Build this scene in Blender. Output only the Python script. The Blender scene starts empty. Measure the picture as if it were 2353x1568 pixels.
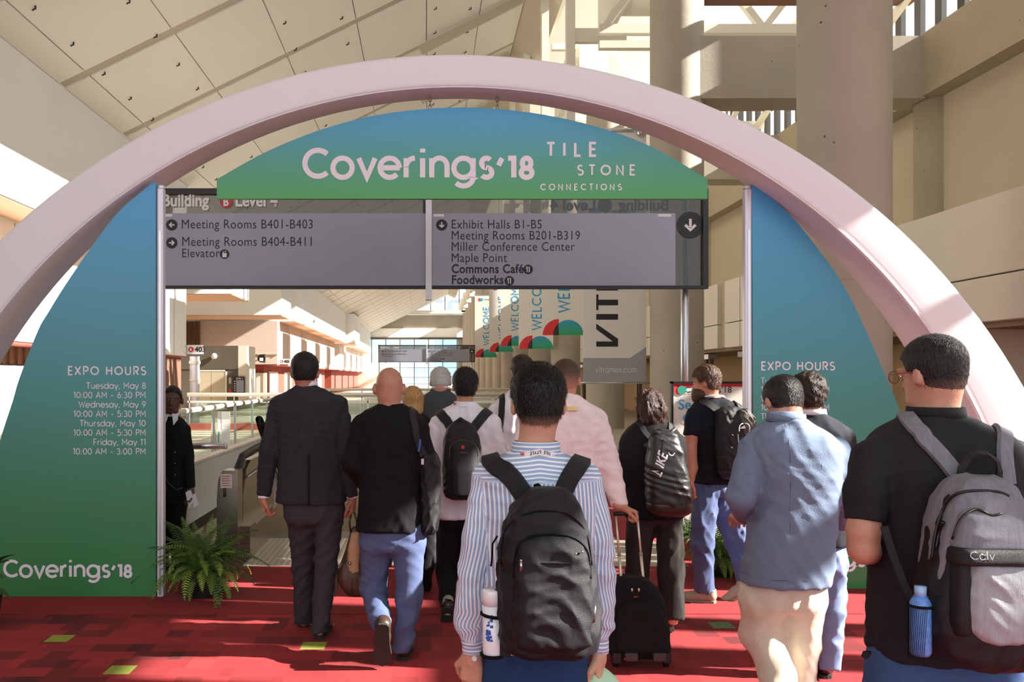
import bpy, bmesh, math, random
import numpy as np
from mathutils import Vector, Matrix

random.seed(7)
RNG = np.random.default_rng(7)
SC = bpy.context.scene
COL = SC.collection
PI = math.pi

# ------------------------------------------------------------------ camera
# one-point view down the hall: the hall axis is +Y, eye height 1.62 m
F, CX, CY, H = 2000.0, 980.0, 868.0, 1.62
cam = bpy.data.cameras.new('camera')
camo = bpy.data.objects.new('camera', cam)
COL.objects.link(camo)
camo.location = (0, 0, H)
camo.rotation_euler = (PI / 2, 0, 0)
cam.sensor_width = 36.0
cam.lens = 36.0 * F / 2353.0
cam.shift_x = (2353 / 2 - CX) / 2353
cam.shift_y = (CY - 1568 / 2) / 2353
cam.clip_end = 600
SC.camera = camo

# ------------------------------------------------------------------ light
w = bpy.data.worlds.new('sky')
SC.world = w
w.use_nodes = True
bg = w.node_tree.nodes['Background']
bg.inputs[0].default_value = (0.88, 0.94, 1.0, 1)
bg.inputs[1].default_value = 1.5
sun = bpy.data.lights.new('sun', 'SUN')
suno = bpy.data.objects.new('sun', sun)
COL.objects.link(suno)
suno.location = (20, -5, 15)
sun.energy = 20.0
sun.angle = math.radians(0.45)
sun.color = (1.0, 0.95, 0.88)
SUNDIR = Vector((-1.0, 0.14, -0.58)).normalized()
suno.rotation_euler = SUNDIR.to_track_quat('-Z', 'Y').to_euler()

SC.view_settings.view_transform = 'Standard'
SC.view_settings.look = 'None'
SC.view_settings.gamma = 1.0
SC.view_settings.use_curve_mapping = False
SC.view_settings.exposure = 0.2


def P(px, py, d):
    """world point of photo pixel (px, py) at hall depth d"""
    return Vector(((px - CX) * d / F, d, H - (py - CY) * d / F))


# ------------------------------------------------------------------ materials
def lin(c):
    if isinstance(c, str):
        c = tuple(int(c[i:i + 2], 16) / 255 for i in (0, 2, 4))
    return tuple((x / 12.92 if x <= 0.04045 else ((x + 0.055) / 1.055) ** 2.4) for x in c[:3])


MATS = {}


def mat(name, col, rough=0.6, metal=0.0, var=0.06, scale=6.0, bump=0.0, bscale=60.0, sheen=0.0,
        spec=0.5, detail=3.0, coat=0.0, sss=0.0, stretch=None):
    """procedural principled material: base colour varied by noise, optional noise bump"""
    if name in MATS:
        return MATS[name]
    m = bpy.data.materials.new(name)
    m.use_nodes = True
    nt = m.node_tree
    b = nt.nodes['Principled BSDF']
    c = lin(col)
    b.inputs['Roughness'].default_value = rough
    b.inputs['Metallic'].default_value = metal
    b.inputs['Specular IOR Level'].default_value = spec
    if sheen:
        b.inputs['Sheen Weight'].default_value = sheen
        b.inputs['Sheen Roughness'].default_value = 0.6
    if coat:
        b.inputs['Coat Weight'].default_value = coat
        b.inputs['Coat Roughness'].default_value = 0.1
    if sss:
        b.inputs['Subsurface Weight'].default_value = sss
        b.inputs['Subsurface Radius'].default_value = (0.02, 0.008, 0.004)
        b.inputs['Subsurface Scale'].default_value = 0.3
    tc = nt.nodes.new('ShaderNodeTexCoord')
    src = tc.outputs['Object']
    if stretch:
        mp = nt.nodes.new('ShaderNodeMapping')
        mp.inputs['Scale'].default_value = stretch
        nt.links.new(src, mp.inputs[0])
        src = mp.outputs[0]
    nz = nt.nodes.new('ShaderNodeTexNoise')
    nz.inputs['Scale'].default_value = scale
    nz.inputs['Detail'].default_value = detail
    nt.links.new(src, nz.inputs['Vector'])
    mx = nt.nodes.new('ShaderNodeMix')
    mx.data_type = 'RGBA'
    nt.links.new(nz.outputs[0], mx.inputs[0])
    mx.inputs[6].default_value = (*[max(0, x * (1 - 2 * var)) for x in c], 1)
    mx.inputs[7].default_value = (*[min(1, x * (1 + 2 * var)) for x in c], 1)
    nt.links.new(mx.outputs[2], b.inputs['Base Color'])
    if bump:
        n2 = nt.nodes.new('ShaderNodeTexNoise')
        n2.inputs['Scale'].default_value = bscale
        n2.inputs['Detail'].default_value = 2
        nt.links.new(src, n2.inputs['Vector'])
        bp = nt.nodes.new('ShaderNodeBump')
        bp.inputs['Strength'].default_value = bump
        bp.inputs['Distance'].default_value = 0.01
        nt.links.new(n2.outputs[0], bp.inputs['Height'])
        nt.links.new(bp.outputs[0], b.inputs['Normal'])
    MATS[name] = m
    return m


def concrete(name, col):
    m = mat(name, col, rough=0.8, var=0.09, scale=0.9, detail=6, bump=0.25, bscale=14)
    nt = m.node_tree
    b = nt.nodes['Principled BSDF']
    src = b.inputs['Base Color'].links[0].from_socket
    tc = [n for n in nt.nodes if n.type == 'TEX_COORD'][0]
    v = nt.nodes.new('ShaderNodeTexVoronoi')
    v.inputs['Scale'].default_value = 2.6
    nt.links.new(tc.outputs['Object'], v.inputs['Vector'])
    lt = nt.nodes.new('ShaderNodeMath')
    lt.operation = 'LESS_THAN'
    lt.inputs[1].default_value = 0.045
    nt.links.new(v.outputs[0], lt.inputs[0])
    mx = nt.nodes.new('ShaderNodeMix')
    mx.data_type = 'RGBA'
    nt.links.new(lt.outputs[0], mx.inputs[0])
    nt.links.new(src, mx.inputs[6])
    mx.inputs[7].default_value = (*lin('5d5346'), 1)
    nt.links.new(mx.outputs[2], b.inputs['Base Color'])
    return m


def gradient(name, stops, z0, z1, rough=0.35):
    """printed board: vertical colour ramp between world heights z0 and z1"""
    m = bpy.data.materials.new(name)
    m.use_nodes = True
    nt = m.node_tree
    b = nt.nodes['Principled BSDF']
    b.inputs['Roughness'].default_value = rough
    g = nt.nodes.new('ShaderNodeNewGeometry')
    sp = nt.nodes.new('ShaderNodeSeparateXYZ')
    nt.links.new(g.outputs['Position'], sp.inputs[0])
    mr = nt.nodes.new('ShaderNodeMapRange')
    mr.inputs[1].default_value = z0
    mr.inputs[2].default_value = z1
    nt.links.new(sp.outputs[2], mr.inputs[0])
    r = nt.nodes.new('ShaderNodeValToRGB')
    el = r.color_ramp.elements
    while len(el) < len(stops):
        el.new(0.5)
    for e, (p, c) in zip(el, stops):
        e.position = p
        e.color = (*lin(c), 1)
    nt.links.new(mr.outputs[0], r.inputs[0])
    nt.links.new(r.outputs[0], b.inputs['Base Color'])
    return m


def glass(name, tint=(0.85, 0.93, 0.9), refl=0.12, rough=0.02, dark=0.0):
    """clear pane: mostly transparent with a gloss"""
    m = bpy.data.materials.new(name)
    m.use_nodes = True
    nt = m.node_tree
    nt.nodes.remove(nt.nodes['Principled BSDF'])
    t = nt.nodes.new('ShaderNodeBsdfTransparent')
    t.inputs[0].default_value = (*tint, 1)
    g = nt.nodes.new('ShaderNodeBsdfGlossy')
    g.inputs['Roughness'].default_value = rough
    mx = nt.nodes.new('ShaderNodeMixShader')
    mx.inputs[0].default_value = refl
    nt.links.new(t.outputs[0], mx.inputs[1])
    nt.links.new(g.outputs[0], mx.inputs[2])
    nt.links.new(mx.outputs[0], nt.nodes['Material Output'].inputs[0])
    return m


def emit(name, col, s):
    m = bpy.data.materials.new(name)
    m.use_nodes = True
    b = m.node_tree.nodes['Principled BSDF']
    b.inputs['Base Color'].default_value = (*lin(col), 1)
    b.inputs['Emission Color'].default_value = (*lin(col), 1)
    b.inputs['Emission Strength'].default_value = s
    return m


# ------------------------------------------------------------------ object helpers
def link(name, me, m=None, parent=None, loc=None):
    o = bpy.data.objects.new(name, me)
    COL.objects.link(o)
    if m is not None and me is not None and not me.materials:
        me.materials.append(m)
    if parent is not None:
        o.parent = parent
    if loc is not None:
        o.location = loc
    return o


def tag(o, label=None, cat=None, group=None, kind=None):
    if label:
        o['label'] = label
    if cat:
        o['category'] = cat
    if group:
        o['group'] = group
    if kind:
        o['kind'] = kind
    return o


def empty(name, loc, label=None, cat=None, group=None, kind=None):
    o = bpy.data.objects.new(name, None)
    COL.objects.link(o)
    o.location = loc
    o.empty_display_size = 0.1
    return tag(o, label, cat, group, kind)


class MB:
    """small mesh collector: boxes, tubes, prisms ... built as ONE mesh object"""

    def __init__(s):
        s.v, s.f, s.sm = [], [], []

    def add(s, vs, fs, smooth=False):
        o = len(s.v)
        s.v += [tuple(x) for x in vs]
        s.f += [tuple(i + o for i in f) for f in fs]
        s.sm += [smooth] * len(fs)
        return s

    def box(s, x0, x1, y0, y1, z0, z1):
        vs = [(x, y, z) for z in (z0, z1) for y in (y0, y1) for x in (x0, x1)]
        return s.add(vs, [(0, 2, 3, 1), (4, 5, 7, 6), (0, 1, 5, 4), (2, 6, 7, 3), (0, 4, 6, 2), (1, 3, 7, 5)])

    def bevbox(s, x0, x1, y0, y1, z0, z1, b=0.01):
        """box with chamfered edges"""
        bm = bmesh.new()
        bmesh.ops.create_cube(bm, size=1)
        for v in bm.verts:
            v.co = Vector(((x0 + x1) / 2 + v.co.x * (x1 - x0), (y0 + y1) / 2 + v.co.y * (y1 - y0),
                           (z0 + z1) / 2 + v.co.z * (z1 - z0)))
        bmesh.ops.bevel(bm, geom=bm.edges[:], offset=b, segments=2, profile=0.5, affect='EDGES')
        bm.verts.index_update()
        s.add([v.co for v in bm.verts], [[v.index for v in f.verts] for f in bm.faces])
        bm.free()
        return s

    def hexa(s, q0, q1):
        """solid between two quads (4 points each, same winding)"""
        return s.add(list(q0) + list(q1), [(3, 2, 1, 0), (4, 5, 6, 7), (0, 1, 5, 4), (1, 2, 6, 5), (2, 3, 7, 6), (3, 0, 4, 7)])

    def bar(s, a, b, wx, wz=None, up=(0, 0, 1)):
        """rectangular bar from a to b"""
        wz = wz or wx
        a, b = Vector(a), Vector(b)
        d = (b - a).normalized()
        u = Vector(up)
        if abs(d.dot(u)) > 0.95:
            u = Vector((0, 1, 0))
        r = d.cross(u).normalized()
        u = r.cross(d)
        q = [r * i * wx / 2 + u * j * wz / 2 for i, j in ((-1, -1), (1, -1), (1, 1), (-1, 1))]
        return s.hexa([a + x for x in q], [b + x for x in q])

    def prism(s, pts, y0, y1, ax='y'):
        """polygon (x,z) extruded along y; or (x,y) along z with ax='z'; or (y,z) along x with ax='x'"""
        n = len(pts)

        def mk(p, t):
            return (p[0], t, p[1]) if ax == 'y' else ((p[0], p[1], t) if ax == 'z' else (t, p[0], p[1]))
        ar = sum(pts[i][0] * pts[(i + 1) % n][1] - pts[(i + 1) % n][0] * pts[i][1] for i in range(n))
        if (ar < 0) == (ax != 'y'):
            pts = pts[::-1]
        vs = [mk(p, y0) for p in pts] + [mk(p, y1) for p in pts]
        fs = [tuple(range(n))[::-1], tuple(range(n, 2 * n))]
        fs += [(i, (i + 1) % n, n + (i + 1) % n, n + i) for i in range(n)]
        return s.add(vs, fs)

    def tube(s, pts, r, n=10, cap=True, smooth=True, flat=1.0):
        """tube through pts; r a number or a list"""
        pts = [Vector(p) for p in pts]
        m = len(pts)
        rs = r if isinstance(r, (list, tuple)) else [r] * m
        t0 = (pts[1] - pts[0]).normalized()
        u = Vector((0, 0, 1)) if abs(t0.z) < 0.9 else Vector((1, 0, 0))
        u = (u - t0 * u.dot(t0)).normalized()
        vs = []
        for i, p in enumerate(pts):
            t = (pts[min(i + 1, m - 1)] - pts[max(i - 1, 0)]).normalized()
            u = (u - t * u.dot(t)).normalized()
            v = t.cross(u)
            for k in range(n):
                a = 2 * PI * k / n
                vs.append(p + (u * math.cos(a) + v * math.sin(a) * flat) * rs[i])
        fs = [(i * n + k, i * n + (k + 1) % n, (i + 1) * n + (k + 1) % n, (i + 1) * n + k) for i in range(m - 1) for k in range(n)]
        if cap:
            fs += [tuple(range(n))[::-1], tuple((m - 1) * n + k for k in range(n))]
        return s.add(vs, fs, smooth)

    def cyl(s, c, r, z0, z1, n=24, r1=None):
        r1 = r if r1 is None else r1
        vs = [(c[0] + r * math.cos(2 * PI * k / n), c[1] + r * math.sin(2 * PI * k / n), z0) for k in range(n)]
        vs += [(c[0] + r1 * math.cos(2 * PI * k / n), c[1] + r1 * math.sin(2 * PI * k / n), z1) for k in range(n)]
        s.add(vs, [(k, (k + 1) % n, n + (k + 1) % n, n + k) for k in range(n)], True)
        s.add(vs[:n], [tuple(range(n))[::-1]])
        return s.add(vs[n:], [tuple(range(n))])

    def ribbon(s, pts, nrm, wid, th):
        """flat strap: centre points, surface normals, width, thickness"""
        pts = [Vector(p) for p in pts]
        m = len(pts)
        vs = []
        for i, p in enumerate(pts):
            t = (pts[min(i + 1, m - 1)] - pts[max(i - 1, 0)]).normalized()
            nn = Vector(nrm[i])
            nn = (nn - t * nn.dot(t)).normalized()
            side = t.cross(nn)
            ww = wid[i] if isinstance(wid, (list, tuple)) else wid
            for a, b in ((-.5, 0), (-.42, 1), (.42, 1), (.5, 0)):
                vs.append(p + side * a * ww + nn * b * th)
        fs = []
        for i in range(m - 1):
            for k in range(4):
                fs.append((i * 4 + k, i * 4 + (k + 1) % 4, i * 4 + 4 + (k + 1) % 4, i * 4 + 4 + k))
        fs += [(3, 2, 1, 0), (4 * m - 4, 4 * m - 3, 4 * m - 2, 4 * m - 1)]
        return s.add(vs, fs, False)

    def ball(s, c, r, nu=12, nv=8):
        r = r if isinstance(r, (list, tuple)) else (r, r, r)
        vs = [(c[0], c[1], c[2] + r[2])]
        for j in range(1, nv):
            t = PI * j / nv
            for i in range(nu):
                a = 2 * PI * i / nu
                vs.append((c[0] + r[0] * math.sin(t) * math.cos(a), c[1] + r[1] * math.sin(t) * math.sin(a), c[2] + r[2] * math.cos(t)))
        vs.append((c[0], c[1], c[2] - r[2]))
        fs = [(0, 1 + i, 1 + (i + 1) % nu) for i in range(nu)]
        for j in range(nv - 2):
            for i in range(nu):
                a, b = 1 + j * nu + i, 1 + j * nu + (i + 1) % nu
                fs.append((a, a + nu, b + nu, b))
        L = len(vs) - 1
        fs += [(L, L - nu + (i + 1) % nu, L - nu + i) for i in range(nu)]
        return s.add(vs, fs, True)

    def mesh(s, name, m=None):
        me = bpy.data.meshes.new(name)
        me.from_pydata(s.v, [], s.f)
        me.polygons.foreach_set('use_smooth', s.sm)
        me.update()
        if m is not None:
            me.materials.append(m)
        return me

    def build(s, name, m=None, parent=None, off=None):
        """off: world position of the parent's origin, if the parent is not at the origin"""
        if off is not None:
            ox, oy, oz = off
            s.v = [(x - ox, y - oy, z - oz) for x, y, z in s.v]
        return link(name, s.mesh(name, m), None, parent)


def struct(name, mb, m, parent=None, label=None):
    o = mb.build(name, m, parent)
    if parent is None:
        o['kind'] = 'structure'
    if label:
        o['label'] = label
    return o


def boxo(name, b, m, parent=None, off=None, bev=0):
    mb = MB()
    (mb.bevbox(*b, bev) if bev else mb.box(*b))
    return mb.build(name, m, parent, off)


# ------------------------------------------------------------------ lettering
def arc(cx, cy, rx, ry, a0, a1, n=None):
    n = n or max(4, int(abs(a1 - a0) / 12))
    return [(cx + rx * math.cos(math.radians(a0 + (a1 - a0) * i / n)), cy + ry * math.sin(math.radians(a0 + (a1 - a0) * i / n))) for i in range(n + 1)]


def L(*p):
    return [(p[i], p[i + 1]) for i in range(0, len(p), 2)]


# geometric sans: strokes in units of cap height 1, x-height .72, stroke centre lines; (advance, strokes)
X = .68
R = X / 2
GL = {
    'A': (.86, [L(.0, 0, .38, 1, .76, 0), L(.15, .33, .61, .33)]),
    'C': (.92, [arc(.5, .5, .46, .46, 45, 315)]),
    'E': (.62, [L(.52, 1, .06, 1, .06, 0, .52, 0), L(.06, .51, .46, .51)]),
    'F': (.6, [L(.5, 1, .06, 1, .06, 0), L(.06, .5, .44, .5)]),
    'H': (.8, [L(.06, 0, .06, 1), L(.66, 0, .66, 1), L(.06, .51, .66, .51)]),
    'I': (.24, [L(.06, 0, .06, 1)]),
    'L': (.56, [L(.06, 1, .06, 0, .48, 0)]),
    'M': (.98, [L(.06, 0, .06, 1, .44, .36, .82, 1, .82, 0)]),
    'N': (.86, [L(.06, 0, .06, 1, .68, 0, .68, 1)]),
    'O': (1.06, [arc(.5, .5, .46, .46, 0, 360)]),
    'P': (.68, [L(.06, 0, .06, 1, .32, 1) + arc(.32, .73, .27, .27, 90, -90) + L(.06, .46)]),
    'R': (.7, [L(.06, 0, .06, 1, .32, 1) + arc(.32, .73, .27, .27, 90, -90) + L(.06, .46), L(.3, .46, .58, 0)]),
    'S': (.66, [arc(.3, .74, .24, .23, 40, 270) + arc(.3, .25, .27, .25, 90, -145)]),
    'T': (.68, [L(.0, 1, .6, 1), L(.3, 1, .3, 0)]),
    'U': (.8, [L(.06, 1, .06, .32) + arc(.36, .3, .3, .3, 180, 360) + L(.66, 1)]),
    'V': (.82, [L(.0, 1, .38, 0, .76, 1)]),
    'W': (1.12, [L(.0, 1, .27, 0, .53, .9, .79, 0, 1.06, 1)]),
    'X': (.78, [L(.0, 0, .68, 1), L(.0, 1, .68, 0)]),
    'B': (.7, [L(.06, .53, .06, 0, .34, 0) + arc(.34, .265, .25, .265, -90, 90) + L(.06, .53, .06, 1, .3, 1) + arc(.3, .765, .22, .235, 90, -90)]),
    'a': (.78, [arc(R, R, R, R, 0, 360), L(X, X, X, 0)]),
    'c': (.68, [arc(R, R, R, R, 50, 310)]),
    'd': (.8, [arc(R, R, R, R, 0, 360), L(X, 1.05, X, 0)]),
    'e': (.76, [L(.1, R, X + .02, R), arc(R, R, R, R, 0, 318)]),
    'g': (.8, [arc(R, R, R, R, 0, 360), L(X, X, X, 0) + arc(R, 0, R, .3, 0, -140)]),
    'h': (.7, [L(.05, 0, .05, 1.05), L(.05, .38) + arc(.31, .42, .26, .26, 180, 0) + L(.57, 0)]),
    'i': (.22, [L(.06, 0, .06, X), L(.06, .88, .06, 1.02)]),
    'm': (1.06, [L(.05, 0, .05, X), L(.05, .4) + arc(.27, .45, .22, .23, 180, 0) + L(.49, 0), L(.49, .4) + arc(.71, .45, .22, .23, 180, 0) + L(.93, 0)]),
    'n': (.72, [L(.05, 0, .05, X), L(.05, .38) + arc(.32, .41, .27, .27, 180, 0) + L(.59, 0)]),
    'o': (.8, [arc(R, R, R, R, 0, 360)]),
    'r': (.46, [L(.05, 0, .05, X), L(.05, .36) + arc(.35, .36, .3, .32, 180, 88)]),
    's': (.52, [arc(.24, .51, .17, .17, 40, 270) + arc(.24, .17, .19, .17, 90, -145)]),
    'u': (.72, [L(.05, X, .05, .26) + arc(.31, .26, .26, .26, 180, 360) + L(.57, .26), L(.57, X, .57, 0)]),
    't': (.42, [L(.14, .92, .14, 0), L(.0, X, .34, X)]),
    'v': (.64, [L(.0, X, .29, 0, .58, X)]),
    'x': (.6, [L(.0, 0, .5, X), L(.0, X, .5, 0)]),
    'l': (.2, [L(.06, 0, .06, 1.05)]),
    'y': (.66, [L(.0, X, .3, 0), L(.6, X, .2, -.28)]),
    '0': (.74, [arc(.32, .5, .3, .48, 0, 360)]),
    '1': (.42, [L(.0, .86, .24, 1, .24, 0)]),
    '3': (.64, [arc(.26, .74, .23, .24, 150, -80) + arc(.26, .26, .28, .26, 85, -150)]),
    '4': (.7, [L(.48, 0, .48, 1, .0, .27, .62, .27)]),
    '5': (.64, [L(.5, 1, .12, 1, .08, .55) + arc(.26, .32, .3, .32, 110, -145)]),
    '6': (.66, [arc(.3, .29, .27, .28, 0, 360), L(.07, .42, .4, 1)]),
    '8': (.64, [arc(.28, .74, .21, .24, 0, 360), arc(.28, .26, .27, .26, 0, 360)]),
    '9': (.66, [arc(.3, .71, .27, .28, 0, 360), L(.53, .58, .2, 0)]),
    ':': (.28, [L(.08, .02, .08, .16), L(.08, .5, .08, .64)]),
    '.': (.22, [L(.08, 0, .08, .12)]),
    ',': (.26, [L(.1, .1, .04, -.16)]),
    '-': (.56, [L(.06, .38, .42, .38)]),
    "'": (.2, [L(.14, 1, .06, .74)]),
    'K': (.7, [L(.06, 0, .06, 1), L(.6, 1, .08, .45), L(.22, .58, .62, 0)]),
    'Y': (.76, [L(.0, 1, .34, .45, .68, 1), L(.34, .45, .34, 0)]),
    ' ': (.4, []),
}
# the logo's own numerals: x-height figures with a slanted tick
GL['\u2018'] = (.24, [L(.16, X, .03, .42)])
GL['\u2460'] = (.34, [L(.02, X, .22, X, .22, 0)])
GL['\u2467'] = (.56, [arc(.22, .5, .15, .18, 0, 360), arc(.22, .165, .19, .165, 0, 360)])
LOGO = 'Coverings\u2018\u2460\u2467'


class StrokeQuad(list):
    ns = 0


def stroke_text(txt, cap, wt, track=0.0):
    """returns (list of quads in 2D, width); cap = cap height, wt = stroke weight / cap"""
    quads = []
    x = 0.0
    h = wt / 2
    cap = cap / (1 + wt)
    track = track + wt * .5
    ns = 0
    for ch in txt:
        adv, sts = GL[ch]
        for st in sts:
            ns += 1
            closed = math.dist(st[0], st[-1]) < 1e-6
            m = len(st)
            left, right = [], []
            for i, p in enumerate(st):
                a = st[i - 1] if i > 0 else (st[-2] if closed else None)
                b = st[i + 1] if i < m - 1 else (st[1] if closed else None)
                dirs = []
                if a:
                    dirs.append(Vector((p[0] - a[0], p[1] - a[1])).normalized())
                if b:
                    dirs.append(Vector((b[0] - p[0], b[1] - p[1])).normalized())
                t = sum(dirs, Vector((0, 0)))
                t = t.normalized() if t.length > 1e-6 else dirs[0]
                n = Vector((-t.y, t.x))
                k = min(2.2, 1 / max(0.3, abs(t.dot(dirs[0]))))
                left.append((p[0] + n.x * h * k, p[1] + n.y * h * k))
                right.append((p[0] - n.x * h * k, p[1] - n.y * h * k))
            for i in range(m - 1):
                q = [left[i], right[i], right[i + 1], left[i + 1]]
                # keep strokes inside the cap/base lines the way drawn letters are
                quads.append(StrokeQuad(((x + h + a) * cap, (min(max(b, -.5), 1.12) + h) * cap) for a, b in q))
                quads[-1].ns = ns
        x += adv + track
    return quads, (x - track) * cap


def text_geo(name, txt, cap, wt, m, fn, align='l', track=0.0, parent=None, off=None):
    """stroke lettering; fn(u,v,layer)->world point, layer 0 front 1 back"""
    quads, wd = stroke_text(txt, cap, wt, track)
    sh = 0 if align == 'l' else (-wd if align == 'r' else -wd / 2)
    mb = MB()
    for j, q in enumerate(quads):
        e = (q.ns % 4) * 0.0005
        mb.add([fn(a + sh, b, e) for a, b in q], [(0, 1, 2, 3)])
    return mb.build(name, m, parent, off)


def frontal(x, y, z, sx=1.0):
    """letters standing on the plane Y = y, reading from the camera's side"""
    return lambda a, b, e: (x + a * sx, y - e, z + b)


def font_text(name, txt, size, m, fn, align='LEFT', weight=0.0, parent=None, off=None, space=1.0, ext=0.0):
    """lettering in Blender's built-in typeface, turned into a mesh through fn(u,v)"""
    cu = bpy.data.curves.new(name, 'FONT')
    cu.body = txt
    cu.size = size
    cu.align_x = align
    cu.offset = weight
    cu.space_character = space
    cu.resolution_u = 3
    o = bpy.data.objects.new(name, cu)
    COL.objects.link(o)
    dg = bpy.context.evaluated_depsgraph_get()
    me = bpy.data.meshes.new_from_object(o.evaluated_get(dg))
    bpy.data.objects.remove(o)
    bpy.data.curves.remove(cu)
    for v in me.vertices:
        q = Vector(fn(v.co.x, v.co.y, 0.0))
        v.co = q - Vector(off) if off is not None else q
    me.materials.clear()
    me.materials.append(m)
    return link(name, me, None, parent)
# ================================================================== SETTING
M_CONC = concrete('concrete', 'a69e8e')
M_CONC2 = concrete('concrete_warm', 'a3977f')
M_WHITE = mat('white_plaster', 'f5f4f0', rough=0.75, var=0.02, scale=0.6)
M_CREAM = mat('cream_panel', 'dcd3c3', rough=0.7, var=0.025, scale=0.7)
M_BEIGE = mat('beige_wall', 'b8ab92', rough=0.75, var=0.05, scale=0.5)
M_CEIL = mat('ceiling_panel', 'e6e0d5', rough=0.75, var=0.02, scale=0.5)
M_CEILB = mat('ceiling_batten', 'b9af9a', rough=0.85, var=0.04, scale=0.8)
M_PEACH = mat('peach_soffit', 'd9a988', rough=0.8, var=0.04)
M_PINK = mat('pink_plaster', 'd8c3b4', rough=0.8, var=0.03, scale=0.8)
M_STEELW = mat('white_steel', 'e4e0d0', rough=0.5, var=0.02)
M_REDW = mat('red_wall', 'a3493c', rough=0.7, var=0.08)
M_BROWN = mat('brown_wall', '6e4a3a', rough=0.7, var=0.1)
M_RIB = mat('ribbed_brown', '7d5b45', rough=0.7, var=0.1)
M_TAUPE = mat('taupe_wall', '574f43', rough=0.7, var=0.05, scale=1.5)
M_DARK = mat('dark_metal', '1b1b1c', rough=0.45, var=0.1)
M_FIN = mat('fin_bronze', '2f2a25', rough=0.55, var=0.08)
M_ALU = mat('aluminium', 'c6c8cc', rough=0.3, metal=0.9, var=0.04)
M_ALUW = mat('white_aluminium', 'd9d9e2', rough=0.35, metal=0.2, var=0.02)
M_STEEL = mat('stainless_steel', 'a79f92', rough=0.28, metal=1.0, var=0.08, scale=3, stretch=(1, 1, 12))
M_BLACK = mat('black_rubber', '0d0d0e', rough=0.5, var=0.1)
M_GLASS = glass('clear_glass')
M_GLASSG = glass('green_glass', tint=(0.84, 0.9, 0.86), refl=0.07)
M_GLASSD = glass('smoked_glass', tint=(0.45, 0.43, 0.4), refl=0.05)
M_TILE = mat('terrazzo', 'b3a999', rough=0.35, var=0.06, scale=8)
M_RED = mat('red_carpet_plain', '861c20', rough=0.95, var=0.1, scale=30, bump=0.3, bscale=300)


def carpet_material():
    m = bpy.data.materials.new('block_carpet')
    m.use_nodes = True
    nt = m.node_tree
    b = nt.nodes['Principled BSDF']
    b.inputs['Roughness'].default_value = 0.95
    g = nt.nodes.new('ShaderNodeNewGeometry')

    def cells(sx, sy, ox):
        mp = nt.nodes.new('ShaderNodeMapping')
        mp.inputs['Scale'].default_value = (1 / sx, 1 / sy, 0)
        mp.inputs['Location'].default_value = (ox, ox * 1.7, 0)
        nt.links.new(g.outputs['Position'], mp.inputs[0])
        fl = nt.nodes.new('ShaderNodeVectorMath')
        fl.operation = 'FLOOR'
        nt.links.new(mp.outputs[0], fl.inputs[0])
        wn = nt.nodes.new('ShaderNodeTexWhiteNoise')
        wn.noise_dimensions = '3D'
        nt.links.new(fl.outputs[0], wn.inputs['Vector'])
        return wn.outputs['Value']

    def ramp(v, stops):
        r = nt.nodes.new('ShaderNodeValToRGB')
        r.color_ramp.interpolation = 'CONSTANT'
        el = r.color_ramp.elements
        while len(el) < len(stops):
            el.new(0.5)
        for e, (p, c) in zip(el, stops):
            e.position = p
            e.color = (*lin(c), 1)
        nt.links.new(v, r.inputs[0])
        return r.outputs[0]
    a = ramp(cells(.145, .145, .3), [(0, '962427'), (.35, '902125'), (.66, '80191c'), (.84, '6c1518'), (.9, '9e292b')])
    c2 = ramp(cells(.29, .145, .9), [(0, 'ffffff'), (.6, 'e4dcdc'), (.85, 'b9adad')])
    mx = nt.nodes.new('ShaderNodeMix')
    mx.data_type = 'RGBA'
    mx.blend_type = 'MULTIPLY'
    mx.inputs[0].default_value = 1
    nt.links.new(a, mx.inputs[6])
    nt.links.new(c2, mx.inputs[7])
    # sparse coloured blocks
    v = cells(.145, .145, 17.2)
    k = ramp(v, [(0, '8f9a3c'), (.004, '6f7f86'), (.008, 'b98a2c'), (.011, '5e7a4a'), (.014, '000000')])
    msk = nt.nodes.new('ShaderNodeMath')
    msk.operation = 'LESS_THAN'
    msk.inputs[1].default_value = .014
    nt.links.new(v, msk.inputs[0])
    m2 = nt.nodes.new('ShaderNodeMix')
    m2.data_type = 'RGBA'
    nt.links.new(msk.outputs[0], m2.inputs[0])
    nt.links.new(mx.outputs[2], m2.inputs[6])
    nt.links.new(k, m2.inputs[7])
    nz = nt.nodes.new('ShaderNodeTexNoise')
    nz.inputs['Scale'].default_value = 260
    nt.links.new(g.outputs['Position'], nz.inputs['Vector'])
    bp = nt.nodes.new('ShaderNodeBump')
    bp.inputs['Strength'].default_value = 0.35
    bp.inputs['Distance'].default_value = 0.006
    nt.links.new(nz.outputs[0], bp.inputs['Height'])
    nt.links.new(bp.outputs[0], b.inputs['Normal'])
    nt.links.new(m2.outputs[2], b.inputs['Base Color'])
    return m


M_CARPET = carpet_material()

# ---- floors
EX0, EX1 = -2.35, 2.25           # escalator opening in X
ED0, ED1 = 8.65, 27.0            # and in depth
struct('floor', MB().box(-9.8, 11.6, -9, 5.95, -.3, 0), M_CARPET, label='red block-pattern carpet of the hall')
fr = struct('floor_runner', MB().box(-9.8, 11.6, 5.95, 7.45, -.3, .004).box(-9.8, EX0, 7.45, ED0, -.3, .004).box(EX1, 11.6, 7.45, 13, -.3, .004),
            M_RED, label='plain red carpet before the escalators')
struct('floor_terrazzo', MB().box(-17, -3.95, ED0, 125, -.35, 0).box(EX1, 11.6, 13, 125, -.35, 0).box(-3.95, EX1, ED1, 125, -.35, 0)
       .box(-17, -9.8, -9, ED0, -.35, 0), M_TILE, label='beige terrazzo floor beyond the escalators')
struct('floor_lower', MB().box(-17, 12, 8, 60, -6.6, -6.3), M_TILE, label='floor of the level below')
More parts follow.
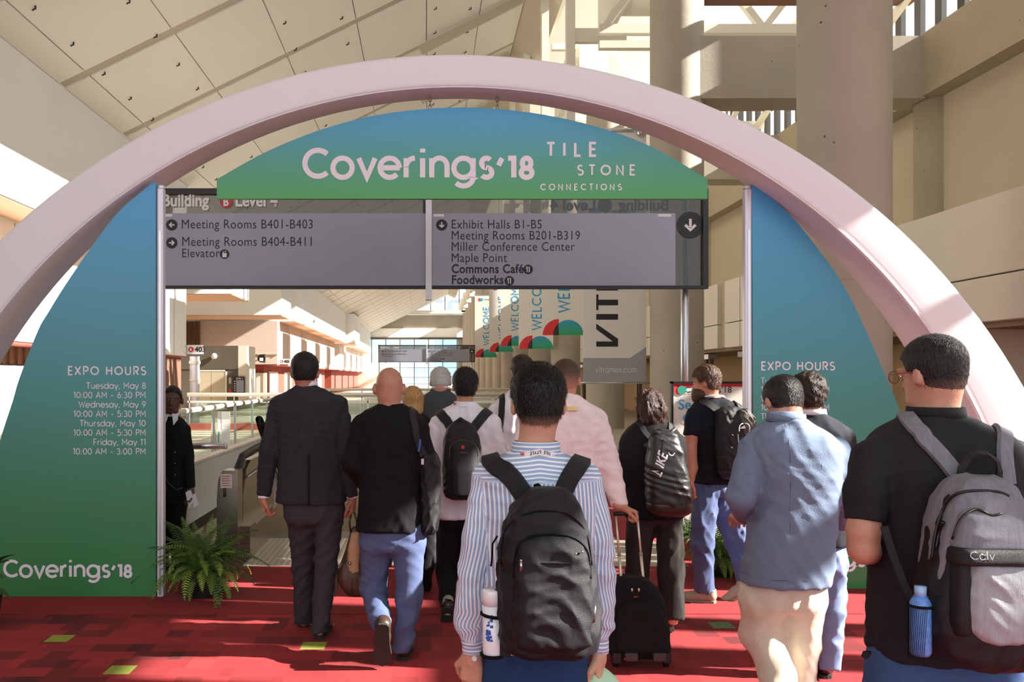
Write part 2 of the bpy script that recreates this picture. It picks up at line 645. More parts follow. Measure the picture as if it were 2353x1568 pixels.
struct('wall_void', MB().box(-3.95, EX1, ED1 + .02, ED1 + .3, -6.3, -.36).box(-4.2, -3.97, ED0, ED1, -6.3, -.36).box(EX1 + .02, EX1 + .3, ED0, ED1, -6.3, -.31), M_BEIGE)
struct('trim_1', MB().box(-3.95, EX1, ED1 - .04, ED1 + .02, -.34, .02), M_REDW, label='red slab edge across the escalator opening')
struct('trim_2', MB().box(-4.0, -3.93, ED0, ED1 - .05, -.34, .02), M_REDW, label='red slab edge along the escalator opening')
for i, y in enumerate((11.5, 15.5, 19.5, 23.5)):
    struct('trim_%d' % (10 + i), MB().box(-3.96, -3.92, y, y + .04, -6.3, -.36), M_BROWN)

# ---- ceiling: pitched, rising to the right; separate panels with open joints
SL = .49
Z0 = 10.32 + H


def cz(x):
    return Z0 + SL * x


RIDGE = 3.07
slab = MB()
slab.hexa([(-8, -9, cz(-8) + .04), (RIDGE, -9, cz(RIDGE) + .04), (RIDGE, 125, cz(RIDGE) + .04), (-8, 125, cz(-8) + .04)],
          [(-8, -9, cz(-8) + .3), (RIDGE, -9, cz(RIDGE) + .3), (RIDGE, 125, cz(RIDGE) + .3), (-8, 125, cz(-8) + .3)])
zr = cz(RIDGE)
slab.hexa([(RIDGE, -9, zr + .04), (4.1, -9, zr - .46), (4.1, 125, zr - .46), (RIDGE, 125, zr + .04)],
          [(RIDGE, -9, zr + .3), (4.1, -9, zr - .2), (4.1, 125, zr - .2), (RIDGE, 125, zr + .3)])
ceil = struct('ceiling', slab, M_CEILB, label='pitched cream panel ceiling')
JX = [-8.0, -7.44, -5.55, -3.69, -1.85, 0.0, 1.62, RIDGE]
BAND = [19.1 + 3.9 * k for k in range(-7, 28)]
pm = {}
for bi in range(len(BAND) - 1):
    y0, y1 = BAND[bi] + .17, BAND[bi + 1] - .17
    if y1 > 124:
        continue
    for j in range(len(JX) - 1):
        x0, x1 = JX[j] + .012, JX[j + 1] - .012
        if bi > 15:
            continue
        if j not in pm:
            q = MB()
            q.hexa([(0, 0, 0), (x1 - x0, 0, SL * (x1 - x0)), (x1 - x0, y1 - y0, SL * (x1 - x0)), (0, y1 - y0, 0)],
                   [(0, 0, .04), (x1 - x0, 0, SL * (x1 - x0) + .04), (x1 - x0, y1 - y0, SL * (x1 - x0) + .04), (0, y1 - y0, .04)])
            pm[j] = q.mesh('panel', M_CEIL)
        link('panel', pm[j], None, ceil, (x0, y0, cz(x0)))
far = MB()
for bi in range(16, len(BAND) - 1):
    y0, y1 = BAND[bi] + .17, min(BAND[bi + 1] - .17, 124.9)
    for j in range(len(JX) - 1):
        x0, x1 = JX[j] + .012, JX[j + 1] - .012
        far.hexa([(x0, y0, cz(x0)), (x1, y0, cz(x1)), (x1, y1, cz(x1)), (x0, y1, cz(x0))],
                 [(x0, y0, cz(x0) + .04), (x1, y0, cz(x1) + .04), (x1, y1, cz(x1) + .04), (x0, y1, cz(x0) + .04)])
tag(far.build('far_panels', M_CEIL, ceil), kind='stuff')
clip = MB().bar((0, 0, 0), (.0, 0, -.065), .025).bar((0, 0, -.05), (-.07, .02, -.075), .022).mesh('hanger_clip', M_DARK)
for j in range(1, 7):
    for k in range(26):
        y = 12 + 1.72 * k + (j % 2) * .5
        x = JX[j] + (.28 if j % 2 else -.3)
        link('hanger_clip', clip, None, ceil, (x, y, cz(x)))
struct('ceiling_aisle', MB().box(4.1, 12.2, -9, 125, 18.4, 18.7).box(4.0, 4.3, -9, 125, zr - .2, 18.4), M_CEIL)  # unseen aisle roof, height and edge shaped to set the left wall's sun line

# ---- left side: stepped bulkheads
up = empty('wall_left', (-8, 0, 0), label='white stepped bulkheads of the left side', kind='structure')
OF = (-8, 0, 0)
ZL = cz(-8) + .04
for i, (a, b, xo) in enumerate(((-9, 29.2, -8), (35.8, 39.2, -8), (48, 51.3, -8), (53.3, 86, -8), (88, 95, -7.3), (97, 125, -8))):
    MB().box(-17, xo, a, b, 5.07, ZL).build('bulkhead', M_WHITE, up, OF)
    MB().box(-16.9, xo - .03, a + .03, b - .03, 5.04, 5.07).build('soffit', M_PEACH, up, OF)
MB().box(-17, -16.7, -9, 125, 0, 9).build('back_wall', M_PINK, up, OF)
MB().box(-17, -8, -9, 125, ZL, ZL + .3).build('roof_slab', M_WHITE, up, OF)
for i, (a, b) in enumerate(((-9, 32.6), (52.5, 85), (90, 125))):
    MB().box(-14, -9, a, b, 2.42, 5.04).build('lower_bulkhead', M_WHITE if i != 1 else M_PINK, up, OF)
    MB().box(-13.9, -9.03, a + .03, b - .03, 2.36, 2.42).build('red_soffit', M_REDW, up, OF)
    MB().box(-13.8, -9.9, a + .5, b - .4, 0, 2.36).build('recess_wall', M_BROWN if i == 0 else M_REDW, up, OF)
    # vertical panel joint + reveal on the hall side
    for y in np.arange(a + 4, b - 1, 6.0):
        MB().box(-9.0, -8.985, y, y + .02, 2.45, 5.0).build('joint', M_CEILB, up, OF)
MB().box(-13.8, -9.15, 26, 32.45, 0, 2.36).build('recess_wall', M_BROWN, up, OF)
# ribs on the near recess wall
for k in range(60):
    y = 8.2 + k * .4
    MB().box(-9.9, -9.86, y, y + .2, 1.95, 2.36).build('rib', M_RIB, up, OF)
for y in (8.5, 13.5, 18.5, 23.5, 28.2):
    MB().box(-9.9, -9.8, y, y + 3.4, .02, 1.9).build('door_panel', M_WHITE, up, OF)
# ribbed patch on the frontal recess beside the pink wall
for k in range(12):
    x = -14.6 + k * .085
    MB().box(x, x + .05, 52.3, 52.4, 2.5, 5.0).build('rib', M_RIB, up, OF)
MB().box(-9.05, -8.95, 52.44, 52.5, 3.0, 3.03).build('joint', M_CEILB, up, OF)
MB().box(-13.9, -9.0, 52.46, 52.5, 3.0, 3.05).build('joint', M_CEILB, up, OF)
# curtained openings in the far red wall
for y in (54.5, 60.5, 66.5, 72.5, 78.5):
    q = MB()
    for k in range(12):
        q.box(-9.9, -9.84 - .03 * (k % 2), y + k * .28, y + k * .28 + .27, .0, 2.0)
    q.build('curtain', M_CREAM, up, OF)
# frontal openings under the pink wall
q = MB()
for k in range(9):
    q.box(-11.6 + k * .21, -11.4 + k * .21, 52.82 + .03 * (k % 2), 53.0, 0, 1.9)
q.build('curtain', M_CREAM, up, OF)
MB().box(-12.45, -12.1, 52.86, 52.98, 1.1, 1.55).build('poster_frame', M_DARK, up, OF)
MB().box(-12.41, -12.14, 52.84, 52.86, 1.14, 1.51).build('poster', M_REDW, up, OF)

# elevator block
ev = empty('wall_elevator', (-12, 46, 0), label='taupe elevator block with pale double door', kind='structure')
EO = (-12, 46, 0)
MB().box(-16, -9.95, 46, 48.3, 0, 3.3).build('block', M_TAUPE, ev, EO)
MB().box(-9.95, -9.5, 46, 48.3, 0, 3.3).build('pier', M_CREAM, ev, EO)  # sunlit right side of the taupe block, its brightness put in as cream
MB().box(-16, -9.95, 45.985, 46, 2.02, 2.05).build('joint', M_DARK, ev, EO)
MB().box(-10.62, -10.55, 45.96, 46, 0, 2.02).box(-12.2, -12.13, 45.96, 46, 0, 2.02).box(-12.2, -10.55, 45.96, 46, 1.95, 2.02).build('door_frame', M_CREAM, ev, EO)
MB().box(-12.13, -11.385, 45.97, 46, 0, 1.95).build('door_leaf', M_BEIGE, ev, EO)
MB().box(-11.365, -10.62, 45.97, 46, 0, 1.95).build('door_leaf', M_BEIGE, ev, EO)
MB().box(-10.45, -10.3, 45.96, 46, 1.3, 1.62).build('call_plate', M_ALU, ev, EO)
MB().box(-10.45, -10.3, 45.96, 46, .7, 1.0).build('extinguisher_plate', mat('red_paint', 'c02a2a'), ev, EO)
MB().ball((-11.2, 45.9, 2.75), (.16, .08, .16)).build('lamp', M_CREAM, ev, EO)

# ---- right side
wr = empty('wall_right', (11.6, 0, 0), label='beige right wall with cream storefront bulkhead', kind='structure')
WO = (11.6, 0, 0)
MB().box(11.6, 12.0, 9.5, 125, 0, 7.95).build('back_wall', M_BEIGE, wr, WO)  # near end extended out of view to keep sun off the first column
MB().box(11.15, 12.1, -9, 125, 7.95, 9.35).build('wall_beam', M_CONC2, wr, WO)
MB().box(11.6, 12.0, -9, 12.0, 9.35, 18.4).build('sun_block_wall', M_BEIGE, wr, WO)  # unseen wall added to keep clerestory sun off header board and first column
k = 0
for (a, b) in ((11.3, 17.3), (17.35, 22.2), (22.25, 23.35), (23.95, 31.5), (31.55, 39.5), (39.55, 47.5), (47.55, 60), (60.05, 80), (80.05, 124)):
    xo = 8.0
    MB().bevbox(xo, 11.55, a, b, 3.08, 4.2, .012).build('panel', M_CREAM, wr, WO)
    MB().bevbox(xo, 11.55, a, b, 2.42, 3.06, .012).build('panel', M_CREAM, wr, WO)
MB().box(8.14, 11.5, 11.4, 124, 2.44, 4.18).build('bulkhead_core', M_BEIGE, wr, WO)
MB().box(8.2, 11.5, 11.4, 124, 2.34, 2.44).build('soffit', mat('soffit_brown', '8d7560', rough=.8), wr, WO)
MB().box(10.2, 10.4, 13.2, 124, 0, 2.34).build('storefront_wall', mat('tan_shutter', 'b39468', rough=.7), wr, WO)
MB().box(8.1, 10.2, 13.0, 13.3, 0, 2.34).build('return_wall', M_BEIGE, wr, WO)
for y in (13.6, 16.4, 19.0, 22.5, 25.5, 29.0, 34, 40, 46):
    MB().box(8.3, 8.42, y, y + .12, 0, 2.34).build('gate_post', M_TAUPE, wr, WO)
    MB().box(8.3, 8.36, y + .3, y + .33, 0, 2.34).build('gate_track', M_DARK, wr, WO)
    MB().box(8.22, 8.5, y - .1, y + .5, 2.16, 2.3).build('gate_bracket', M_ALU, wr, WO)
# ceiling lamps in the storefront soffit
for y in (12.0, 12.9):
    MB().cyl((9.2, y), .1, 2.3, 2.345).build('downlight_trim', M_DARK, wr, WO)
# pilasters and cross beams, one set per column bay
COLX, COLR = 5.75, .6
bays = [12 + 8 * k for k in range(15)]
for k, y in enumerate(bays):
    if y > 12:
        MB().cyl((11.75, y), .5, 4.2, 7.95, 20).build('pilaster', M_CONC2, wr, WO)
    if k and k < 12:
        MB().box(6.1, 11.2, y - .45, y + .45, 7.9, 9.3).build('cross_beam', M_CONC, wr, WO)
        MB().box(6.1, 11.2, y - .2, y + .2, 10.25, 10.9).build('brown_beam', M_BROWN, wr, WO)
# columns
for k, y in enumerate(bays):
    lab = ['massive bare concrete column right behind the arch', 'concrete column holding the white and grey banner',
           'concrete column behind the nearest welcome banner'][k] if k < 3 else 'slender far concrete column in the receding row'
    c = empty('column', (COLX, y, 0), lab, 'column', 'round concrete columns in the hall row')
    MB().cyl((0, 0), COLR, 0, 2.9, 40).build('lower_drum', M_CONC, c)
    MB().cyl((0, 0), COLR - .004, 2.9, 2.92, 40).build('joint', M_CONC2, c)
    MB().cyl((0, 0), COLR, 2.92, 10.9 if k else 13, 40).build('upper_drum', M_CONC, c)
    if k >= 1:
        MB().bevbox(-.75, .2, .5, 2.6, 11.0, 12.6, .01).box(-1.1, -.75, 1.0, 3.6, 10.9, 12.3).build('bracket_box', M_STEELW, c)
# clerestory fins on the right wall (dark vertical louvres)
cl = empty('window_1', (11.6, 0, 9.35), label='clerestory of dark vertical louvres under the roof', kind='structure')
fin = MB().box(-.06, .06, -.13, .13, 0, 3.0).mesh('louvre', M_FIN)
for k in range(95):
    link('louvre', fin, None, cl, (.1, 11.4 + .84 * k, 0))
MB().box(11.4, 11.9, 11, 124, 12.3, 12.7).build('head_rail', M_STEELW, cl, (11.6, 0, 9.35))
# entrance facade of fins, right of the camera (its fins throw the floor stripes)
fa = empty('window_2', (11.6, 0, 0), label='glazed entrance facade with vertical fins', kind='structure')
fin2 = MB().box(-.06, .06, -.16, .16, 0, 7.95).mesh('facade_fin', M_FIN)
for k in range(24):
    if k != 17:  # one unseen fin left out so sunlight reaches the arch
        link('facade_fin', fin2, None, fa, (.1, -8.8 + .82 * k + (.14 if k % 3 == 0 else 0), 0))
for z in (.1, 6.6):
    MB().box(11.6, 11.8, -9, 11, z, z + .14).build('transom', M_FIN, fa, (11.6, 0, 0))
for y in (-6.5, -1.0, 8.6):
    MB().cyl((11.9, y), .42, 0, 7.95, 24).build('facade_column', M_CONC, fa, (11.6, 0, 0))

# ---- white roof truss between columns and right wall, and hung posts beside the ridge
for k, y in enumerate((21.2, 29.2, 37.2, 45.2)):
    lab = ('nearest white steel roof truss with crossed braces' if k == 0 else ['', 'second white roof truss, above the third column', 'third white roof truss, small behind the columns', 'farthest white roof truss'][k])
    t = empty('roof_truss', (8.5, y, 10), lab, 'truss', 'white roof trusses')
    TO = (8.5, y, 10)
    MB().box(4.2, 11.3, y - .1, y + .1, 9.98, 10.2).build('bottom_chord', M_STEELW, t, TO)
    MB().box(4.2, 11.3, y - .1, y + .1, 9.62, 9.8).build('lower_rail', M_STEELW, t, TO)
    MB().box(4.2, 11.3, y - .1, y + .1, 12.6, 12.8).build('top_chord', M_STEELW, t, TO)
    for a, b in ((4.3, 6.2), (6.2, 8.2), (8.2, 6.2), (8.2, 10.2), (10.2, 8.2), (10.2, 11.3)):
        MB().bar((a, y, 10.1), (b, y, 12.7), .16, .16, (0, 1, 0)).build('brace', M_STEELW, t, TO)
    # longitudinal brace along the clerestory
    MB().bar((11.0, y, 9.9), (11.0, y - 8, 12.5), .16).build('brace', M_STEELW, t, TO)
for k, y in enumerate((21.8, 26.5, 31.3, 36.5, 42)):
    lab = ['nearest white hanger post under the roof ridge', 'second white hanger post under the roof ridge',
           'third hanger post under the roof ridge', 'fourth small hanger post under the roof ridge', 'farthest hanger post under the roof ridge'][k]
    t = empty('hanger_post', (3.6, y, 7), lab, 'post', 'white hanger posts under the ridge')
    TO = (3.6, y, 7)
    MB().bevbox(3.49, 3.71, y - .11, y + .11, 6.6, 13.32, .01).build('post', M_STEELW, t, TO)
    MB().bevbox(3.71, 5.0, y - .08, y + .08, 10.0, 10.35, .01).build('arm', M_STEELW, t, TO)
    MB().bar((3.0, y, 13.2), (3.0 - 3.2, y, 13.2 - 1.62), .12, .25).build('rafter', M_CEILB, t, TO)

# ---- far end wall with windows
we = empty('wall_far', (0, 125, 0), label='far end wall with window bands and concrete beams', kind='structure')
WE = (0, 125, 0)


def zpx(py, d=125.0):
    return H - (py - CY) * d / F


MB().box(-10, 12, 125, 126, zpx(755), zpx(724)).build('concrete_beam', M_CONC, we, WE)
MB().box(-10, 12, 124.5, 126, zpx(722), zpx(714)).build('sill', M_STEELW, we, WE)
MB().box(-10, 12, 124.8, 126, zpx(776), zpx(755)).build('white_band', M_WHITE, we, WE)
MB().box(-10, 12, 124.6, 126, zpx(780), zpx(776)).build('rail', M_TAUPE, we, WE)
MB().box(-17, -5.0, 124.8, 126, 0, zpx(835)).build('lower_wall', M_CREAM, we, WE)
MB().box(4.5, 12, 124.8, 126, 0, zpx(780)).build('pier', M_CONC, we, WE)
for i in range(12):
    x = -10 + i * 2.05
    MB().box(x, x + .1, 125.2, 125.4, 0, zpx(780)).build('mullion', M_DARK, we, WE)
    MB().box(x + .3, x + .4, 125.2, 125.4, zpx(714), 22).build('mullion', M_DARK, we, WE)
for z in (zpx(846), zpx(868)):
    MB().box(-10, 12, 125.2, 125.4, z, z + .08).build('transom', M_ALU, we, WE)
MB().box(-10, 5, 125.25, 125.3, 0, zpx(780)).build('pane', glass('far_glass', tint=(.82, .93, .95), refl=.06), we, WE)
# tower seen through the end windows
tw = empty('office_tower', (6, 240, 0), 'pale blue office tower outside the far windows', 'building')
M_TOW = mat('tower_blue', 'a9b4cc', rough=.5, var=.03)
MB().box(2.5, 40, 240, 260, 0, 33).build('tower_body', M_TOW, tw, (6, 240, 0))
MB().box(7, 40, 239.5, 260, 33, 40).build('tower_top', M_TOW, tw, (6, 240, 0))
for i in range(3):
    MB().box(4.4 + i * 6.2, 4.6 + i * 6.2, 239.3, 239.5, 18, 25).box(4.4 + i * 6.2, 9 + i * 6.2, 239.3, 239.5, 25, 25.3).build('window_line', M_ALUW, tw, (6, 240, 0))
struct('ground_outside', MB().box(-200, 250, 126.5, 500, -.4, -.2), mat('pale_paving', 'b5b2a8', rough=.9))
struct('ground_entrance', MB().box(11.75, 60, -60, 126, -.4, -.2), mat('pale_paving', 'b5b2a8', rough=.9))
# ================================================================== ARCH, BOARDS, SIGNS
M_ARCH = mat('arch_fabric', 'e4e1e4', rough=0.55, var=0.015, scale=1.2)
M_TXT = mat('pale_print', 'e6dde6', rough=0.5, var=0.01)
DA = 6.35


def circ_pts(c, r, d, n=72):
    """circle given in photo pixels at depth d, from floor to floor over the top"""
    zc = H - (c[1] - CY) * d / F
    xc = (c[0] - CX) * d / F
    rr = r * d / F
    a0 = math.asin(min(1, max(-1, -zc / rr)))
    return [(xc + rr * math.cos(a0 + (PI - 2 * a0) * i / n), d, zc + rr * math.sin(a0 + (PI - 2 * a0) * i / n)) for i in range(n + 1)]


n_a = 96
fo = circ_pts((1047, 1625), 1503, DA, n_a)          # front outer edge
fi = circ_pts((1053, 1525), 1325, DA, n_a)          # front inner edge
bi_ = circ_pts((1051, 1433), 1203, 6.78, n_a)       # rear inner edge
bo = [(x * 1.0, 6.78, z) for x, y, z in fo]
arch = empty('entrance_arch', (0.2, 6.55, 0), 'huge white rounded entrance arch over the red carpet', 'arch')
mb = MB()
sec = []
for i in range(n_a + 1):
    A, B, C, D = [Vector(q[i]) for q in (fo, fi, bi_, bo)]
    ring = []
    cs = [A, B, C, D]
    for j in range(4):
        p, a, b = cs[j], cs[j - 1], cs[(j + 1) % 4]
        rr = 0.045
        p0, p1 = p + (a - p).normalized() * rr, p + (b - p).normalized() * rr
        for t in (0, .25, .5, .75, 1):
            ring.append((1 - t) ** 2 * p0 + 2 * t * (1 - t) * p + t * t * p1)
    sec.append(ring)
m_ = len(sec[0])
vs = [p for r in sec for p in r]
fs = [(i * m_ + k, (i + 1) * m_ + k, (i + 1) * m_ + (k + 1) % m_, i * m_ + (k + 1) % m_) for i in range(n_a) for k in range(m_)]
fs += [tuple(range(m_)), tuple(n_a * m_ + k for k in range(m_))[::-1]]
mb.add(vs, fs, True)
mb.build('arch_body', M_ARCH, arch, (0.2, 6.55, 0))
seam = MB()
for k in (1, 4):
    pass
# stitched seam along the inner front edge
MB().tube([Vector(fi[i]) + Vector((0, -.004, .0)) for i in range(0, n_a + 1)], .006, 6).build('edge_seam', M_ARCH, arch, (0.2, 6.55, 0))

GR = [(0, '357a45'), (.22, '3a7f55'), (.5, '3d8a86'), (.78, '4296b6'), (1, '43a0d6')]


def board(name, label, pts, d, th, mt, cat='board'):
    """flat printed board of outline pts (photo px at depth d), real thickness th"""
    w = [P(x, y, d) for x, y in pts]
    base = Vector((sum(p.x for p in w) / len(w), d, min(p.z for p in w)))
    o = empty(name, base, label, cat)
    MB().prism([(p.x, p.z) for p in w], d, d + th).build('board', mt, o, base)
    return o, base


def smooth_pts(pts, n=4):
    """Catmull-Rom through pts"""
    out = []
    for i in range(len(pts) - 1):
        p0, p1, p2, p3 = pts[max(i - 1, 0)], pts[i], pts[i + 1], pts[min(i + 2, len(pts) - 1)]
        for k in range(n):
            t = k / n
            out.append(tuple(0.5 * (2 * b + (c - a) * t + (2 * a - 5 * b + 4 * c - d) * t * t + (3 * b - a - 3 * c + d) * t ** 3)
                             for a, b, c, d in zip(p0, p1, p2, p3)))
    out.append(tuple(pts[-1]))
    return out


DLP = 6.42
Lc = smooth_pts([(-48, 1376), (-44, 1230), (-24, 1110), (2, 1006), (29, 922), (45, 868), (87, 760), (111, 718), (150, 655), (210, 568), (270, 490), (327, 439), (352, 420), (358, 424)])
lb, lbo = board('hours_board', 'blue-green board with expo hours left of the entrance', Lc + [(358, 1376)], DLP, .05,
                gradient('left_board_print', GR, 0, P(0, 430, DLP).z))
DRP = 6.66
Rc = smooth_pts([(1727, 428), (1732, 423), (1757, 441), (1817, 496), (1874, 565), (1939, 658), (1991, 762), (2032, 858), (2066, 940), (2090, 1040), (2104, 1150), (2110, 1353)])
rb, rbo = board('hours_board', 'blue-green board with expo hours right of the entrance', Rc + [(1734, 1353)], DRP, .05,
                gradient('right_board_print', GR, 0, P(0, 430, DRP).z))


def px_text(parent, off, txt, px, py, cap, d, wt, align='l', track=0.0, m=None, name='lettering'):
    """stroke lettering whose baseline starts at photo pixel (px,py), cap in px"""
    p = P(px, py, d)
    return text_geo(name, txt, cap * d / F, wt, m or M_TXT, frontal(p.x, d - .0015, p.z), align, track, parent, off)


HOURS = ['Tuesday, May 8', '10:00 AM - 6:30 PM', 'Wednesay, May 9', '10:00 AM - 5:30 PM', 'Thursday, May 10', '10:00 AM - 5:30 PM', 'Friday, May 11', '10:00 AM - 3:00 PM']
px_text(lb, lbo, 'EXPO HOURS', 335, 863, 21.5, DLP, .165, 'r', .16)
for i, t in enumerate(HOURS):
    px_text(lb, lbo, t, 335, 894 + 21.6 * i, 15, DLP, .12, 'r', .03)
px_text(lb, lbo, LOGO, 6, 1329, 44, DLP, .17, 'l', .0, name='logo_lettering')
px_text(rb, rbo, 'EXPO HOURS', 1748, 852, 21, DRP, .165, 'l', .12)
for i, t in enumerate(HOURS):
    px_text(rb, rbo, t, 1748, 882 + 20.6 * i, 14.2, DRP, .12, 'l', .03)
px_text(rb, rbo, LOGO, 1752, 1304, 42, DRP, .17, 'l', .0, name='logo_lettering')

# aluminium posts at the inner edge of each board
for lab, x0, x1, yt, yb, d in (('white aluminium post beside the left hours board', 361, 376, 432, 1376, DLP),
                               ('white aluminium post beside the right hours board', 1711, 1727, 433, 1353, DRP)):
    a, b = P(x0, yt, d), P(x1, yt, d)
    o = empty('board_post', ((a.x + b.x) / 2, d, 0), lab, 'post', 'posts of the hours boards')
    of = ((a.x + b.x) / 2, d, 0)
    MB().bevbox(a.x, b.x, d - .01, d + .06, 0.0, a.z, .012).build('post_profile', M_ALUW, o, of)
    xm, wd = (a.x + b.x) / 2, b.x - a.x
    MB().box(xm - wd * .12, xm + wd * .2, d - .016, d - .009, .02, a.z - .32).build('post_groove', M_ALU, o, of)
    MB().cyl((xm, d + .025), wd * .55, a.z, a.z + .02, 16).build('end_cap', M_ALUW, o, of)

# header board hung on chains
DH = 6.56
hp = smooth_pts([(498, 412), (620, 345), (760, 291), (900, 259), (1062, 247), (1220, 259), (1370, 291), (1500, 339), (1626, 412)], 5)
hd, ho = board('header_board', 'arched blue-green header board lettered with the show name', [(498, 457)] + hp + [(1626, 457)], DH, .04,
               gradient('header_print', [(0, '46a053'), (.3, '4a9d7a'), (.62, '4a9da8'), (1, '45a3d6')], P(0, 457, DH).z, P(0, 247, DH).z))
px_text(hd, ho, LOGO, 692, 414, 77, DH, .185, 'l', .02, name='logo_lettering')
px_text(hd, ho, 'TILE', 1254, 361, 35, DH, .2, 'l', .52)
px_text(hd, ho, 'STONE', 1325, 404, 26, DH, .18, 'l', .46)
px_text(hd, ho, 'CONNECTIONS', 1241, 438, 16, DH, .19, 'l', .42)
for lab, x in (('left steel chain holding the header board', 988), ('right steel chain holding the header board', 1143)):
    t, b = P(x, 214, DH), P(x, 249, DH)
    o = empty('hanging_chain', (b.x, DH + .02, b.z), lab, 'chain', 'chains of the header board')
    nl = 4
    for i in range(nl):
        zc = b.z + (t.z - b.z) * (i + .5) / nl
        hh = (t.z - b.z) / nl * .62
        ax = i % 2
        pts = [((math.cos(a) * .012) * (1 - ax), math.cos(a) * .012 * ax, zc - b.z + math.sin(a) * hh) for a in np.linspace(0, 2 * PI, 17)]
        MB().tube(pts, .0042, 6, cap=False).build('chain_link', M_STEEL, o)

# ---- directory sign
M_SIGN = mat('sign_grey', '9699a8', rough=0.42, var=0.05, scale=1.1, metal=0.15)
M_INK = mat('sign_ink', '16171c', rough=0.5)
M_SIGNW = mat('sign_white', 'e2e2e2', rough=0.45, var=.01)
M_SRED = mat('sign_red', 'c01f2c', rough=0.45, var=.01)
M_GINK = mat('rear_letter_dark', '2b2a28', rough=0.6)  # plain dark colour of the rear-face letters


def disc(mb, x, y, z, r, th=.006, n=28):
    mb.prism([(x + r * math.cos(2 * PI * k / n), z + r * math.sin(2 * PI * k / n)) for k in range(n)], y - th, y)
    return mb


def arrow(mb, x, y, z, s, ang):
    """arrow glyph: shaft and two barbs, pointing along ang (deg)"""
    c, q = math.cos(math.radians(ang)), math.sin(math.radians(ang))

    def T(u, v):
        return (x + (u * c - v * q) * s, y, z + (u * q + v * c) * s)
    t = .13
    for poly in ([(-.62, -t), (.3, -t), (.3, t), (-.62, t)], [(.66, 0), (.08, .62), (-.12, .42), (.3, 0)], [(.66, 0), (.3, 0), (-.12, -.42), (.08, -.62)]):
        mb.add([T(*p) for p in poly][::1], [(0, 1, 2, 3)])
    return mb


def fork(mb, x, y, z, s):
    mb.box(x - .3 * s, x - .14 * s, y - .002, y, z - .6 * s, z + .1 * s)
    for k in range(3):
        mb.box(x + (-.42 + k * .14) * s, x + (-.34 + k * .14) * s, y - .002, y, z + .1 * s, z + .6 * s)
    mb.box(x + .14 * s, x + .32 * s, y - .002, y, z - .6 * s, z + .6 * s)
    return mb


